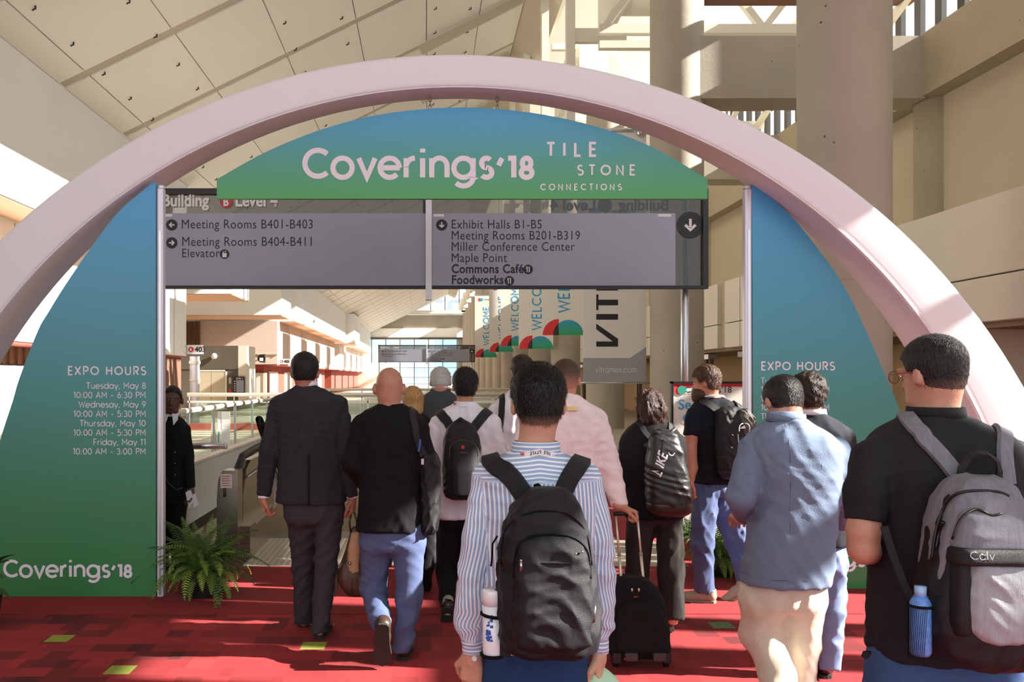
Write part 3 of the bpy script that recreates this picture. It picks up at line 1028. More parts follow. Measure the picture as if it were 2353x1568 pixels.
def directory(d, label, full=True, sc=1.0, ref=10.0):
    """hanging directory: smoked glass frame, two grey panels, white/black lettering.
    Laid out in photo pixels at depth ref, placed at depth d"""
    x0, y0 = P(985, 662, ref).x, P(985, 662, ref).z
    o = empty('directory_sign', (x0, d, y0), label, 'sign', 'overhead directory signs')
    of = (x0, ref, y0)

    def Q(px, py):
        return P(px, py, ref)

    def bx(px0, px1, py0, py1, ya, yb):
        a, b = Q(px0, py1), Q(px1, py0)
        return (a.x, b.x, ref + ya, ref + yb, a.z, b.z)
    xl = 335
    boxo('smoked_pane', bx(xl, 1624, 446, 658, .02, .035), M_GLASSD, o, of)
    MB().box(*bx(xl, 1626, 434, 447, -.03, .06)).box(*bx(xl, 1626, 657, 664, -.03, .06)).box(*bx(1614, 1626, 447, 657, -.03, .06)).build('frame', M_DARK, o, of)
    boxo('grey_panel', bx(xl + 8, 977, 491, 661, -.02, .015), M_SIGN, o, of)
    boxo('grey_panel', bx(993, 1551, 491, 661, -.02, .015), M_SIGN, o, of)
    boxo('centre_post', bx(978, 992, 430, 690, -.06, .06), M_ALUW, o, of)
    boxo('edge_bar', bx(972, 978, 452, 491, -.03, .03), M_DARK, o, of)
    yf = ref - .0215
    for (a, b) in ((378, 397), (996, 1020), (1511, 1541)):
        boxo('tape', bx(a, b, 493, 499, -.024, -.0205), M_SIGNW, o, of)
    a = Q(1587, 517)
    dk = disc(MB(), a.x, ref + .018, a.z, 31 * ref / F)
    dk.build('arrow_disc', M_INK, o, of)
    arrow(MB(), a.x, ref + .01, a.z, 23 * ref / F, -90).build('arrow', M_SIGNW, o, of)

    def line(t, px, py, sz, wgt=0.0, m=M_INK, yy=yf, nm='lettering', sp=1.06, hs=.865):
        q = Q(px, py)
        font_text(nm, t, sz * ref / F * 1.36, m, lambda u, v, e: (q.x + u * hs, yy, q.z + v), 'LEFT', wgt, o, of, sp)
    line('Meeting Rooms B401-B403', 417, 526, 22)
    line('Meeting Rooms B404-B411', 418, 566, 22)
    line('Elevator', 418, 592, 21)
    for i, t in enumerate(('Exhibit Halls B1-B5', 'Meeting Rooms B201-B319', 'Miller Conference Center', 'Maple Point')):
        line(t, 1036, 526 + 25.6 * i, 21.5)
    line('Commons Caf\u00e9', 1037, 628, 21, .0035)
    line('Foodworks', 1037, 653, 21, .0035)
    for x, y, an in ((396, 518, 180), (396, 559, 0), (1015, 518, -90)):
        q = Q(x, y)
        disc(MB(), q.x, yf, q.z, 13 * ref / F, .002).build('arrow_disc', M_INK, o, of)
        arrow(MB(), q.x, yf - .003, q.z, 10.5 * ref / F, an).build('arrow', M_SIGNW, o, of)
    for x, y in ((1213, 620), (1170, 646)):
        q = Q(x, y)
        disc(MB(), q.x, yf, q.z, 11 * ref / F, .002).build('food_disc', M_INK, o, of)
        fork(MB(), q.x, yf - .003, q.z, 11 * ref / F).build('fork_and_knife', M_SIGNW, o, of)
    q = Q(517, 585)
    disc(MB(), q.x, yf, q.z, 11 * ref / F, .002).build('elevator_disc', M_INK, o, of)
    s = 11 * ref / F
    MB().box(q.x - .45 * s, q.x + .45 * s, yf - .004, yf - .002, q.z - .65 * s, q.z + .25 * s).add(
        [(q.x - .4 * s, yf - .004, q.z + .35 * s), (q.x - .05 * s, yf - .004, q.z + .35 * s), (q.x - .22 * s, yf - .004, q.z + .7 * s),
         (q.x + .05 * s, yf - .004, q.z + .7 * s), (q.x + .4 * s, yf - .004, q.z + .7 * s), (q.x + .22 * s, yf - .004, q.z + .35 * s)], [(0, 1, 2), (5, 4, 3)]).build('elevator_icon', M_SIGNW, o, of)
    # raised letters on the smoked strip
    line('Building', 372, 474, 29, .006, M_SIGNW, ref - .006, 'raised_lettering', 1.0)
    line('Level 4', 540, 474, 29, .006, M_SIGNW, ref - .006, 'raised_lettering', 1.0)
    q = Q(520, 464)
    disc(MB(), q.x, ref - .004, q.z, 14 * ref / F).build('red_disc', M_SRED, o, of)
    line('B', 513, 473, 19, .005, M_SIGNW, ref - .012, 'raised_lettering')
    # the same words of the rear face, seen mirrored through the glass
    for t, px in (('Building', 1541), ('Level 4', 1372)):
        q2 = Q(px, 481)
        font_text('rear_lettering', t, 27 * ref / F * 1.36, M_GINK, lambda u, v, e, q2=q2: (q2.x - u, ref + .06, q2.z + v), 'LEFT', .006, o, of)
    q = Q(1392, 470)
    disc(MB(), q.x, ref + .06, q.z, 17 * ref / F).build('rear_disc', M_GINK, o, of)
    # pole
    a = Q(1581, 460)
    MB().tube([(a.x, ref + .12, 0.0), (a.x, ref + .12, a.z + .15)], 9.5 * ref / F, 20).build('pole', M_ALU, o, of)
    a = Q(346, 460)
    MB().tube([(a.x, ref + .12, 0.0), (a.x, ref + .12, a.z + .15)], 9.5 * ref / F, 20).build('pole', M_ALU, o, of)
    return o


d1 = directory(10.0, 'large grey overhead directory sign right behind the arch')
d2 = directory(58.0, 'small far directory sign across the hall beyond the escalators')

# ---- hanging banners between the columns
M_BANW = mat('banner_white', 'e8e4dc', rough=0.6, var=.01)
M_BBLUE = mat('banner_blue', '3fa3d4', rough=0.6, var=.01)
M_BRED = mat('banner_red', 'e0383f', rough=0.6, var=.02)
M_BDARK = mat('banner_dark', '33302f', rough=0.6, var=.02)
M_BGREY = mat('banner_grey', 'a5a5a8', rough=0.6, var=.02)
M_BINK = mat('banner_ink', '1d1d1f', rough=0.6)


def half(cx, z, r, a0, a1, y, clip0=None):
    return [(cx + r * math.cos(math.radians(a0 + (a1 - a0) * i / 18)), z + r * math.sin(math.radians(a0 + (a1 - a0) * i / 18))) for i in range(19)]


def welcome(d, pxl, pxr, pyb, label):
    xl, xr = (pxl - CX) * d / F, (pxr - CX) * d / F
    zb = H - (pyb - CY) * d / F
    wd = xr - xl
    hgt = 4.6 * wd * .62
    o = empty('welcome_banner', ((xl + xr) / 2, d, zb), label, 'banner', 'hanging welcome banners')
    of = ((xl + xr) / 2, d, zb)
    boxo('cloth', (xl, xr, d, d + .012, zb, zb + hgt), M_BANW, o, of)
    # half discs at the foot: red quarter, dark overlap, blue-green half disc
    r1, r2 = wd * .39, wd * .37
    cxr, cxb = xl + wd * .4, xl + wd * .63
    MB().prism(half(cxr, zb, r1, 180, 90, d) + [(cxr, zb)], d - .004, d).build('red_quarter', M_BRED, o, of)
    gm = gradient('disc_print_%d' % int(d), [(0, '2fa35c'), (.4, '3aa58c'), (1, '3fa0d0')], zb, zb + r2)
    MB().prism(half(cxb, zb, r2, 180, 0, d), d - .007, d - .001).build('blue_half_disc', gm, o, of)
    lens = [p for p in half(cxb, zb, r2, 180, 90, d) if p[0] <= cxr]
    MB().prism(lens + [(cxr, zb)], d - .010, d - .002).build('dark_overlap', M_BDARK, o, of)
    # WELCOME reading upwards
    cap = wd * .3
    x0, z0 = xl + wd * .67, zb + r2 * 1.45
    text_geo('lettering', 'WELCOME', cap, .16, M_BBLUE, lambda a, b, e: (x0 - b, d - .004 - e, z0 + a), 'l', .06, o, of)
    zt = zb + hgt - wd * .25
    disc(MB(), xl + wd * .22, d, zt, wd * .07, .004).build('logo_disc', M_BRED, o, of)
    disc(MB(), xl + wd * .3, d - .002, zt, wd * .07, .004).build('logo_disc', gm, o, of)
    text_geo('logo_lettering', LOGO, wd * .08, .15, M_BINK, frontal(xl + wd * .42, d - .004, zt - wd * .03), 'l', 0, o, of)
    MB().tube([(xl - .05, d, zb + hgt), (xr + .05, d, zb + hgt), (COLX - .36, d + .26, zb + hgt)], .03, 8).build('banner_arm', M_ALU, o, of)
    return o


welcome(27.25, 1246, 1341, 770.6, 'white welcome banner beside the grey and white banner, nearest of its row')
welcome(35.25, 1192, 1271, 802, 'second welcome banner from the grey and white banner')
welcome(43.25, 1150, 1214, 795.6, 'third welcome banner, hung a little higher than its neighbours')
welcome(51.25, 1124, 1180, 809, 'fourth welcome banner, half hidden, with its lettering cut off')
welcome(59.25, 1091, 1142, 821.7, 'farthest welcome banner above the distant directory sign')

d = 20.4
vb = empty('sponsor_banner', (P(1412, 880, d).x, d, P(0, 880, d).z), 'large white and grey banner lettered in black reading upwards', 'banner')
vo = (P(1412, 880, d).x, d, P(0, 880, d).z)
a, b = P(1340, 880, d), P(1485, 300, d)
boxo('cloth', (a.x, b.x, d, d + .015, a.z, b.z), M_BANW, vb, vo)
ft = [P(x, y, d) for x, y in ((1340, 880), (1485, 880), (1485, 797), (1448, 823), (1340, 823))]
MB().prism([(p.x, p.z) for p in ft], d - .005, d).build('grey_foot', M_BGREY, vb, vo)
q = P(1368, 857, d)
text_geo('web_lettering', 'vitromex.com', 15 * d / F, .1, M_BANW, lambda a_, b_, e: (q.x + a_ * .82, d - .007 - e, q.z + b_), 'l', .02, vb, vo)
cap = 50 * d / F


def vlet(polys):
    """black block letters reading upwards: local u along (up), v across (to the left)"""
    mbv = MB()
    for poly in polys:
        w = [P(x, y, d) for x, y in poly]
        mbv.prism([(p.x, p.z) for p in w], d - .006, d)
    return mbv


vlet([[(1370, 797), (1420, 797), (1420, 785), (1370, 785)], [(1370, 744), (1370, 757), (1408, 785), (1420, 785), (1420, 779)]]).build('letter_v', M_BINK, vb, vo)
vlet([[(1370, 735), (1420, 735), (1420, 722), (1370, 722)]]).build('letter_i', M_BINK, vb, vo)
vlet([[(1370, 713), (1375, 713), (1375, 677), (1370, 677)], [(1375, 702), (1420, 702), (1420, 689), (1375, 689)]]).build('letter_t', M_BINK, vb, vo)
vlet([[(1370, 668), (1420, 668), (1420, 655), (1370, 655)], [(1370, 655), (1376, 655), (1376, 630), (1370, 630)], [(1393, 655), (1399, 655), (1399, 630), (1393, 630)],
      [(1376, 636), (1393, 636), (1393, 630), (1376, 630)], [(1399, 650), (1420, 636), (1420, 628), (1399, 640)]]).build('letter_r', M_BINK, vb, vo)
q2 = P(1362, 487, d)
disc(MB(), q2.x, d, q2.z, .09, .005).build('logo_disc', M_BRED, vb, vo)
disc(MB(), q2.x + .09, d - .002, q2.z, .09, .005).build('logo_disc', M_BBLUE, vb, vo)
text_geo('logo_lettering', LOGO, .11, .15, M_BINK, frontal(q2.x + .25, d - .006, q2.z - .04), 'l', 0, vb, vo)
MB().tube([(a.x - .1, d, b.z), (COLX - COLR, d, b.z)], .05, 10).ball((COLX - COLR - .13, d - .02, b.z - .05), .12).build('banner_arm', M_ALU, vb, vo)
MB().tube([(a.x - .1, d, a.z), (b.x + .1, d, a.z)], .025, 8).build('bottom_rod', M_ALU, vb, vo)

# ---- room number signs on the left side
for txt, lab, x0, x1, y0, y1, d in (('403', 'white blade sign for room 403 by the elevator wall', 430, 467, 793, 814, 32.4),
                                    ('405', 'small white blade sign for room 405 under the far bulkhead', 642, 664, 825, 837, 53),
                                    ('406', 'tiny far white blade sign for room 406', 743, 766, 835, 846, 84)):
    a, b = P(x0, y1, d), P(x1, y0, d)
    o = empty('room_sign', ((a.x + b.x) / 2, d, a.z), lab, 'sign', 'room number blade signs')
    of = ((a.x + b.x) / 2, d, a.z)
    boxo('plate', (a.x, b.x, d, d + .04, a.z, b.z), M_SIGNW, o, of)
    h_ = b.z - a.z
    disc(MB(), a.x + h_ * .42, d, a.z + h_ * .5, h_ * .3, .005).build('red_disc', M_SRED, o, of)
    font_text('lettering', txt, h_ * .78, M_INK, lambda u, v, e: (a.x + h_ * .85 + u, d - .006, a.z + h_ * .25 + v), 'LEFT', .01, o, of)
    font_text('lettering', 'B', h_ * .4, M_SIGNW, lambda u, v, e: (a.x + h_ * .29 + u, d - .007, a.z + h_ * .36 + v), 'LEFT', .005, o, of)
    MB().bar((a.x - .8, d + .02, b.z - .05), (a.x, d + .02, b.z - .05), .04).bar((a.x - .8, d + .02, a.z + .05), (a.x, d + .02, a.z + .05), .04).build('bracket', M_ALU, o, of)
d = 52.2
a, b = P(590, 834, d), P(610, 814, d)
o = empty('elevator_sign', (a.x, d, a.z), 'black round elevator symbol sign on the pink wall', 'sign')
of = (a.x, d, a.z)
boxo('plate', (a.x + .35, b.x, d, d + .05, a.z, b.z), M_TAUPE, o, of)
disc(MB(), a.x + .28, d - .01, (a.z + b.z) / 2, .24, .01).build('disc', M_INK, o, of)
MB().box(a.x + .17, a.x + .39, d - .03, d - .021, a.z + .1, a.z + .3).build('icon', M_SIGNW, o, of)
MB().bar((a.x, d + .04, b.z), (a.x, 52.5, b.z), .04).bar((b.x - .1, d + .02, b.z - .1), (b.x - .1, 52.5, b.z - .1), .05).build('bracket', M_ALU, o, of)
d = 45.9
a, b = P(536, 904, d), P(562, 866, d)
o = empty('level_directory', (a.x, d, a.z), 'dark level directory board on the elevator wall', 'sign')
of = (a.x, d, a.z)
boxo('plate', (a.x, b.x, d, d + .08, a.z, b.z), mat('dark_brown_sign', '2a1a1a'), o, of)
MB().box(a.x + .16, b.x - .04, d - .005, d, a.z + .05, b.z - .18).build('list_panel', M_SIGN, o, of)
font_text('lettering', 'LEVEL 4', .11, M_SIGNW, lambda u, v, e: (a.x + .14 + u, d - .006, b.z - .13 + v), 'LEFT', .002, o, of)
for k in range(5):
    disc(MB(), a.x + .08, d, b.z - .25 - k * .12, .03, .005).build('level_dot', M_SIGNW, o, of)

# ---- security sign stand
d = 8.3
a, b = P(1542, 1240, d), P(1728, 877, d)
o = empty('security_sign', ((a.x + b.x) / 2, d, 0), 'white standing security sign with red top edge behind the bearded man', 'sign')
of = ((a.x + b.x) / 2, d, 0)
boxo('panel', (a.x + .02, b.x - .02, d, d + .03, .12, b.z - .05), M_BANW, o, of)
MB().box(a.x, a.x + .02, d - .01, d + .04, 0.02, b.z).box(b.x - .02, b.x, d - .01, d + .04, 0.02, b.z).box(a.x, b.x, d - .01, d + .04, b.z - .02, b.z).build('frame', M_DARK, o, of)
MB().box(a.x + .02, b.x - .02, d - .004, d, b.z - .05, b.z - .02).build('red_strip', M_SRED, o, of)
q = P(1558, 897, d)
disc(MB(), q.x, d, q.z, .042, .004).build('logo_disc', M_BRED, o, of)
disc(MB(), q.x + .035, d - .002, q.z, .042, .004).build('logo_disc', mat('logo_teal', '2fa08a'), o, of)
font_text('lettering', "Coverings'18", .085, M_INK, lambda u, v, e: (P(1573, 902, d).x + u, d - .005, P(0, 903, d).z + v), 'LEFT', 0, o, of)
font_text('lettering', 'Security', .135, M_BBLUE, lambda u, v, e: (P(1558, 940, d).x + u, d - .005, P(0, 941, d).z + v), 'LEFT', .002, o, of)
font_text('lettering', 'Checkpoint', .135, M_BBLUE, lambda u, v, e: (P(1568, 972, d).x + u, d - .005, P(0, 973, d).z + v), 'LEFT', .002, o, of)
MB().box(a.x - .02, a.x + .25, d - .2, d + .2, .0, .03).box(b.x - .25, b.x + .02, d - .2, d + .2, .0, .03).build('foot', M_DARK, o, of)
# ================================================================== FIGURE KIT: implicit shapes -> one continuous mesh
def smin(a, b, k):
    if k <= 1e-6:
        return np.minimum(a, b)
    h = np.clip(.5 + .5 * (b - a) / k, 0, 1)
    return b + (a - b) * h - k * h * (1 - h)


class Sdf:
    def __init__(s, h=.01):
        s.h, s.pr, s.post, s.clips = h, [], [], []

    def _add(s, lo, hi, fn, k, sub):
        s.pr.append((np.array(lo, float), np.array(hi, float), fn, k, sub))
        return s

    def cone(s, a, b, ra, rb, k=.015, sub=False, flat=None, flat0=False):
        a, b = np.array(a, float), np.array(b, float)
        d = b - a
        L2 = max(d @ d, 1e-9)
        un = d / math.sqrt(L2)
        r = max(ra, rb)

        def fn(p):
            q = p - a
            t = np.clip((q @ d) / L2, 0, 1)
            w = np.linalg.norm(q - t[..., None] * d, axis=-1) - (ra + (rb - ra) * t)
            if flat:
                w = np.maximum(w, (p - b) @ un)
            if flat0:
                w = np.maximum(w, -(q @ un))
            return w
        return s._add(np.minimum(a, b) - r, np.maximum(a, b) + r, fn, k, sub)

    def limb(s, pts, k=.02, flat=True, kn=9):
        """pts: (x,y,z,r) chain; last end cut flat"""
        for i in range(len(pts) - 1):
            a, b = pts[i], pts[i + 1]
            s.cone(a[:3], b[:3], a[3], b[3], k if i == 0 else min(k, kn), flat=flat and i == len(pts) - 2)
        return s

    def ell(s, c, r, k=.015, R=None, sub=False):
        c, r = np.array(c, float), np.array(r, float)
        m = r.max()
        Ri = None if R is None else np.array(R).T

        def fn(p):
            q = p - c
            if Ri is not None:
                q = q @ Ri.T
            n = np.linalg.norm(q / r, axis=-1)
            g = np.linalg.norm(q / (r * r), axis=-1)
            return n * (n - 1) / np.maximum(g, 1e-6)
        return s._add(c - m, c + m, fn, k, sub)

    def loft(s, rows, k=.02, n=2.5, rnd=.0, sub=False):
        """rows: (z, cx, cy, rx, ry), any order; superelliptic sections; ends cut flat"""
        rw = np.array(sorted(rows), float)
        z, cx, cy, rx, ry = rw.T
        lo = (np.min(cx - rx), np.min(cy - ry), z[0])
        hi = (np.max(cx + rx), np.max(cy + ry), z[-1])
        # smooth interpolation of the rows
        zz = np.linspace(z[0], z[-1], 160)

        def sm(v):
            u = np.interp(zz, z, v)
            kk = np.ones(9) / 9
            return np.convolve(np.pad(u, 4, 'edge'), kk, 'valid')
        tab = [sm(v) for v in (cx, cy, rx, ry)]

        def fn(p):
            X_, Y_, A, B = [np.interp(p[..., 2], zz, t) for t in tab]
            u, v = np.abs(p[..., 0] - X_) / A, np.abs(p[..., 1] - Y_) / B
            q = (u ** n + v ** n) ** (1 / n)
            # approximate distance
            d = (q - 1) * np.minimum(A, B) * np.where(u * A > v * B, np.maximum(A, B) / np.minimum(A, B) * .75 + .25, 1.0)
            e = np.maximum(z[0] - p[..., 2], p[..., 2] - z[-1])
            if rnd:
                d2, e2 = d + rnd, e + rnd
                return np.minimum(np.maximum(d2, e2), 0) + np.hypot(np.maximum(d2, 0), np.maximum(e2, 0)) - rnd
            return np.maximum(d, e)
        return s._add(lo, hi, fn, k, sub)

    def rbox(s, c, hs, r, k=.005, R=None, sub=False):
        c, hs = np.array(c, float), np.array(hs, float)
        Ri = None if R is None else np.array(R).T
        m = np.linalg.norm(hs) if R is not None else hs

        def fn(p):
            q = p - c
            if Ri is not None:
                q = q @ Ri.T
            q = np.abs(q) - hs + r
            return np.linalg.norm(np.maximum(q, 0), axis=-1) + np.minimum(q.max(-1), 0) - r
        return s._add(c - m, c + m, fn, k, sub)

    def eval(s, p):
        p = np.asarray(p, float)
        d = np.full(p.shape[:-1], 9.0)
        for lo, hi, fn, k, sub in s.pr:
            if sub:
                d = -smin(-d, fn(p), k)
            else:
                d = smin(d, fn(p), k)
        return d

    def grad(s, p, e=.004):
        p = np.asarray(p, float)
        g = np.stack([s.eval(p + np.eye(3)[i] * e) - s.eval(p - np.eye(3)[i] * e) for i in range(3)], -1)
        return g / np.maximum(np.linalg.norm(g, axis=-1, keepdims=True), 1e-9)

    def project(s, p, off=0.0, it=6):
        """move points onto the surface offset by off"""
        p = np.array(p, float)
        for _ in range(it):
            p = p - s.grad(p) * (s.eval(p) - off)[..., None] * .8
        return p, s.grad(p)

    def mesh(s):
        h = s.h
        ad = [q for q in s.pr if not q[4]]
        lo = np.min([q[0] for q in ad], 0) - 4 * h
        hi = np.max([q[1] for q in ad], 0) + 4 * h
        n = np.ceil((hi - lo) / h).astype(int) + 1
        d = np.full(n, .2, np.float32)
        ax = [lo[i] + h * np.arange(n[i]) for i in range(3)]
        for l, u, fn, k, sub in s.pr:
            m = k + 4 * h
            i0 = np.maximum(np.floor((l - m - lo) / h).astype(int), 0)
            i1 = np.minimum(np.ceil((u + m - lo) / h).astype(int) + 1, n)
            if (i1 <= i0).any():
                continue
            sl = tuple(slice(a, b) for a, b in zip(i0, i1))
            G = np.stack(np.meshgrid(*[ax[i][sl[i]] for i in range(3)], indexing='ij'), -1)
            v = fn(G)
            d[sl] = -smin(-d[sl], v, k) if sub else smin(d[sl], v, k)
        if s.post or s.clips:
            near = np.argwhere(np.abs(d) < .07)
            p = lo + h * near
            v = d[tuple(near.T)].astype(float)
            for f in s.post:
                v = v + f(p)
            for f in s.clips:
                v = np.maximum(v, f(p))
            d[tuple(near.T)] = v
        return nets(d, lo, h)


CORN = np.array([(i, j, k) for i in (0, 1) for j in (0, 1) for k in (0, 1)])
EDG = [(a, b) for a in range(8) for b in range(a + 1, 8) if np.abs(CORN[a] - CORN[b]).sum() == 1]


def nets(d, lo, h):
    """surface nets"""
    s = d < 0
    cnt = sum(s[i:d.shape[0] - 1 + i, j:d.shape[1] - 1 + j, k:d.shape[2] - 1 + k].astype(np.int8) for i, j, k in CORN)
    act = (cnt > 0) & (cnt < 8)
    cells = np.argwhere(act)
    idx = np.full(act.shape, -1, np.int64)
    idx[act] = np.arange(len(cells))
    cv = np.stack([d[tuple((cells + c).T)] for c in CORN], 1).astype(float)
    pos = np.zeros((len(cells), 3))
    cn = np.zeros(len(cells))
    for a, b in EDG:
        va, vb = cv[:, a], cv[:, b]
        x = (va < 0) != (vb < 0)
        t = np.where(x, va / np.where(x, va - vb, 1), 0)
        pos += np.where(x[:, None], CORN[a] + t[:, None] * (CORN[b] - CORN[a]), 0)
        cn += x
    V = lo + h * (cells + pos / cn[:, None])
    Fq = []
    for axis in range(3):
        o = [i for i in range(3) if i != axis]
        sl0 = [slice(1, -1)] * 3
        sl1 = [slice(1, -1)] * 3
        sl0[axis], sl1[axis] = slice(0, -1), slice(1, None)
        a, b = s[tuple(sl0)], s[tuple(sl1)]
        e = np.argwhere(a != b)
        inside = a[tuple(e.T)]
        off = np.ones(3, int)
        off[axis] = 0
        e = e + off
        u, v = np.zeros(3, int), np.zeros(3, int)
        u[o[0]], v[o[1]] = 1, 1
        q = np.stack([idx[tuple((e - u - v).T)], idx[tuple((e - v).T)], idx[tuple(e.T)], idx[tuple((e - u).T)]], 1)
        flip = inside if axis != 1 else ~inside
        q[~flip] = q[~flip][:, ::-1]
        Fq.append(q)
    return V, np.concatenate(Fq)


def smooth_mesh(V, Fq, it=1, f=.5):
    for _ in range(it):
        acc = np.zeros_like(V)
        c = np.zeros(len(V))
        for i in range(4):
            np.add.at(acc, Fq[:, i], V[Fq[:, (i + 1) % 4]])
            np.add.at(c, Fq[:, i], 1)
        V = V * (1 - f) + f * acc / np.maximum(c, 1)[:, None]
    return V


def np_mesh(name, V, Fq, m=None, attrs=None, smooth=True):
    me = bpy.data.meshes.new(name)
    n, k = Fq.shape
    me.vertices.add(len(V))
    me.vertices.foreach_set('co', np.ascontiguousarray(V, np.float32).ravel())
    me.loops.add(n * k)
    me.loops.foreach_set('vertex_index', Fq.astype(np.int32).ravel())
    me.polygons.add(n)
    me.polygons.foreach_set('loop_start', np.arange(0, n * k, k, dtype=np.int32))
    me.polygons.foreach_set('use_smooth', np.full(n, smooth, bool))
    for nm, v in (attrs or {}).items():
        a = me.attributes.new(nm, 'FLOAT', 'POINT')
        a.data.foreach_set('value', np.asarray(v, np.float32))
    me.update(calc_edges=True)
    me.validate()
    if m is not None:
        me.materials.append(m)
    return me


def sdf_obj(name, S, m, parent=None, attrs=None, it=1):
    V, Fq = S.mesh()
    if it:
        V = smooth_mesh(V, Fq, it)
    at = {k: f(V) for k, f in (attrs or {}).items()}
    return link(name, np_mesh(name, V, Fq, m, at), None, parent)


def waves(seed, freqs, amps, bias=(1, 1, 1), ridge=True):
    """cloth folds: warped, patchy sine ridges running in several directions"""
    r = np.random.default_rng(seed)
    ks, ph, lk, lp, am = [], [], [], [], []
    for f, a in zip(freqs, amps):
        k0 = r.normal(size=3) * np.array(bias)
        k0 /= np.linalg.norm(k0)
        for _ in range(3 if f < 200 else 1):
            k = k0 + r.normal(size=3) * .3 * np.array(bias)
            ks.append(k / np.linalg.norm(k) * f * r.uniform(.8, 1.2))
            ph.append(r.uniform(0, 6.28))
            q = r.normal(size=3)
            lk.append(q / np.linalg.norm(q) * (11 if f < 200 else 25))
            lp.append(r.uniform(0, 6.28))
            am.append(a)
    wk = r.normal(size=(3, 3)) * 8

    def fn(p):
        wp = p + .03 * np.sin(p @ wk.T + 1.3)
        v = 0
        for k, a, q, l, g in zip(ks, am, ph, lk, lp):
            w = (1 - np.abs(np.sin(wp @ k + q))) ** 1.4 - .3
            v = v + a * w * np.clip(.35 + .9 * np.sin(p @ l + g), 0, 1)
        return -v
    return fn


def rotm(yaw=0, pitch=0, roll=0):
    """head/foot orientation: yaw about z (+ = turn left), pitch about x (+ = look up), roll about y"""
    return np.array((Matrix.Rotation(math.radians(yaw), 3, 'Z') @ Matrix.Rotation(math.radians(pitch), 3, 'X') @ Matrix.Rotation(math.radians(roll), 3, 'Y')))


def head_prims(S, c, R, sc=1.0, ear=1.0):
    """skull, face, ears, jaw, nose; local axes x right, y forward, z up"""
    c = np.array(c, float)

    def T(x, y, z):
        return c + R @ (np.array((x, y, z)) * sc)
    S.ell(T(0, -.012, .03), np.array((.075, .096, .088)) * sc, .02, R)
    S.ell(T(0, .024, -.03), np.array((.062, .072, .085)) * sc, .02, R)
    S.ell(T(0, -.045, -.03), np.array((.058, .05, .06)) * sc, .03, R)
    S.cone(T(-.03, .055, -.088), T(.03, .055, -.088), .026 * sc, .026 * sc, .02)
    S.cone(T(0, .096, .004), T(0, .11, -.03), .009 * sc, .013 * sc, .008)
    S.ell(T(0, .094, -.062), np.array((.024, .01, .009)) * sc, .006, R)
    S.cone(T(-.05, .082, .028), T(.05, .082, .028), .012 * sc, .012 * sc, .01)
    for q in (-1, 1):
        S.ell(T(q * .031, .098, .012), np.array((.017, .012, .011)) * sc, .006, R, sub=True)
        S.ell(T(q * .084, -.012, -.005), np.array((.014, .021, .033)) * sc * ear, .006, R)
        S.ell(T(q * .096, -.002, -.002), np.array((.006, .011, .018)) * sc * ear, .003, R, sub=True)
    return T


def hair_field(c, R, sc, t, seed, nape=-.062, top=0.0, amp=.003, freq=220, front=.055, side=.012):
    """short hair cap over the skull; returns Sdf"""
    S = Sdf(.0065)
    c = np.array(c, float)

    def T(x, y, z):
        return c + R @ (np.array((x, y, z)) * sc)
    S.ell(T(0, -.014, .032 + top * .5), np.array((.075 + t, .097 + t, .088 + t + top)) * sc, .02, R)
    S.ell(T(0, -.016, .052 + top * .5), np.array((.075 + t, .094 + t, .068 + t + top * .5)) * sc, .03, R)
    S.ell(T(0, -.05, -.02), np.array((.06 + t * .7, .05 + t * .7, .068)) * sc, .03, R)
    S.post.append(waves(seed, (freq, freq * .8, freq * 1.3), (amp, amp, amp * .7), (1, .6, .5)))

    def hairline(p):
        q = (p - c) @ R / sc
        zm = np.interp(q[:, 1], (-.1, -.05, -.03, -.008, .03, .05, .08), (nape, nape, nape * .8, side, side, front, front + .012))
        return (zm - q[:, 2]) * .9
    S.clips.append(hairline)
    return S


def strands(V, N, n, length, seed, down=(0, -.3, -1), lift=.35, wd=.0012, seg=2, jit=.35):
    """short tapered hair blades rooted on the surface (quads)"""
    r = np.random.default_rng(seed)
    i = r.integers(0, len(V), n)
    p, nn = V[i] + r.normal(size=(n, 3)) * .0015, N[i]
    g = np.array(down, float)[None] + r.normal(size=(n, 3)) * jit
    g = g - nn * (g * nn).sum(1, keepdims=True)
    g /= np.linalg.norm(g, axis=1, keepdims=True) + 1e-9
    dr = g + nn * lift
    dr /= np.linalg.norm(dr, axis=1, keepdims=True)
    sd = np.cross(dr, nn)
    sd /= np.linalg.norm(sd, axis=1, keepdims=True) + 1e-9
    ln = length * r.uniform(.5, 1.2, (n, 1))
    vs, cur = [], p - nn * .002
    for k in range(seg + 1):
        w = wd * (1 - .75 * k / seg)
        vs += [cur - sd * w, cur + sd * w]
        cur = cur + dr * ln / seg
        dr = dr - nn * .22
    VV = np.stack(vs, 1).reshape(-1, 3)
    m = 2 * (seg + 1)
    fq = []
    for k in range(seg):
        b = np.arange(n)[:, None] * m
        fq.append(np.concatenate([b + 2 * k, b + 2 * k + 1, b + 2 * k + 3, b + 2 * k + 2], 1))
    return VV, np.concatenate(fq)


def vnormals(V, Fq):
    a, b, c = V[Fq[:, 0]], V[Fq[:, 1]], V[Fq[:, 2]]
    fn = np.cross(b - a, c - a)
    N = np.zeros_like(V)
    for i in range(4):
        np.add.at(N, Fq[:, i], fn)
    return N / np.maximum(np.linalg.norm(N, axis=1, keepdims=True), 1e-12)


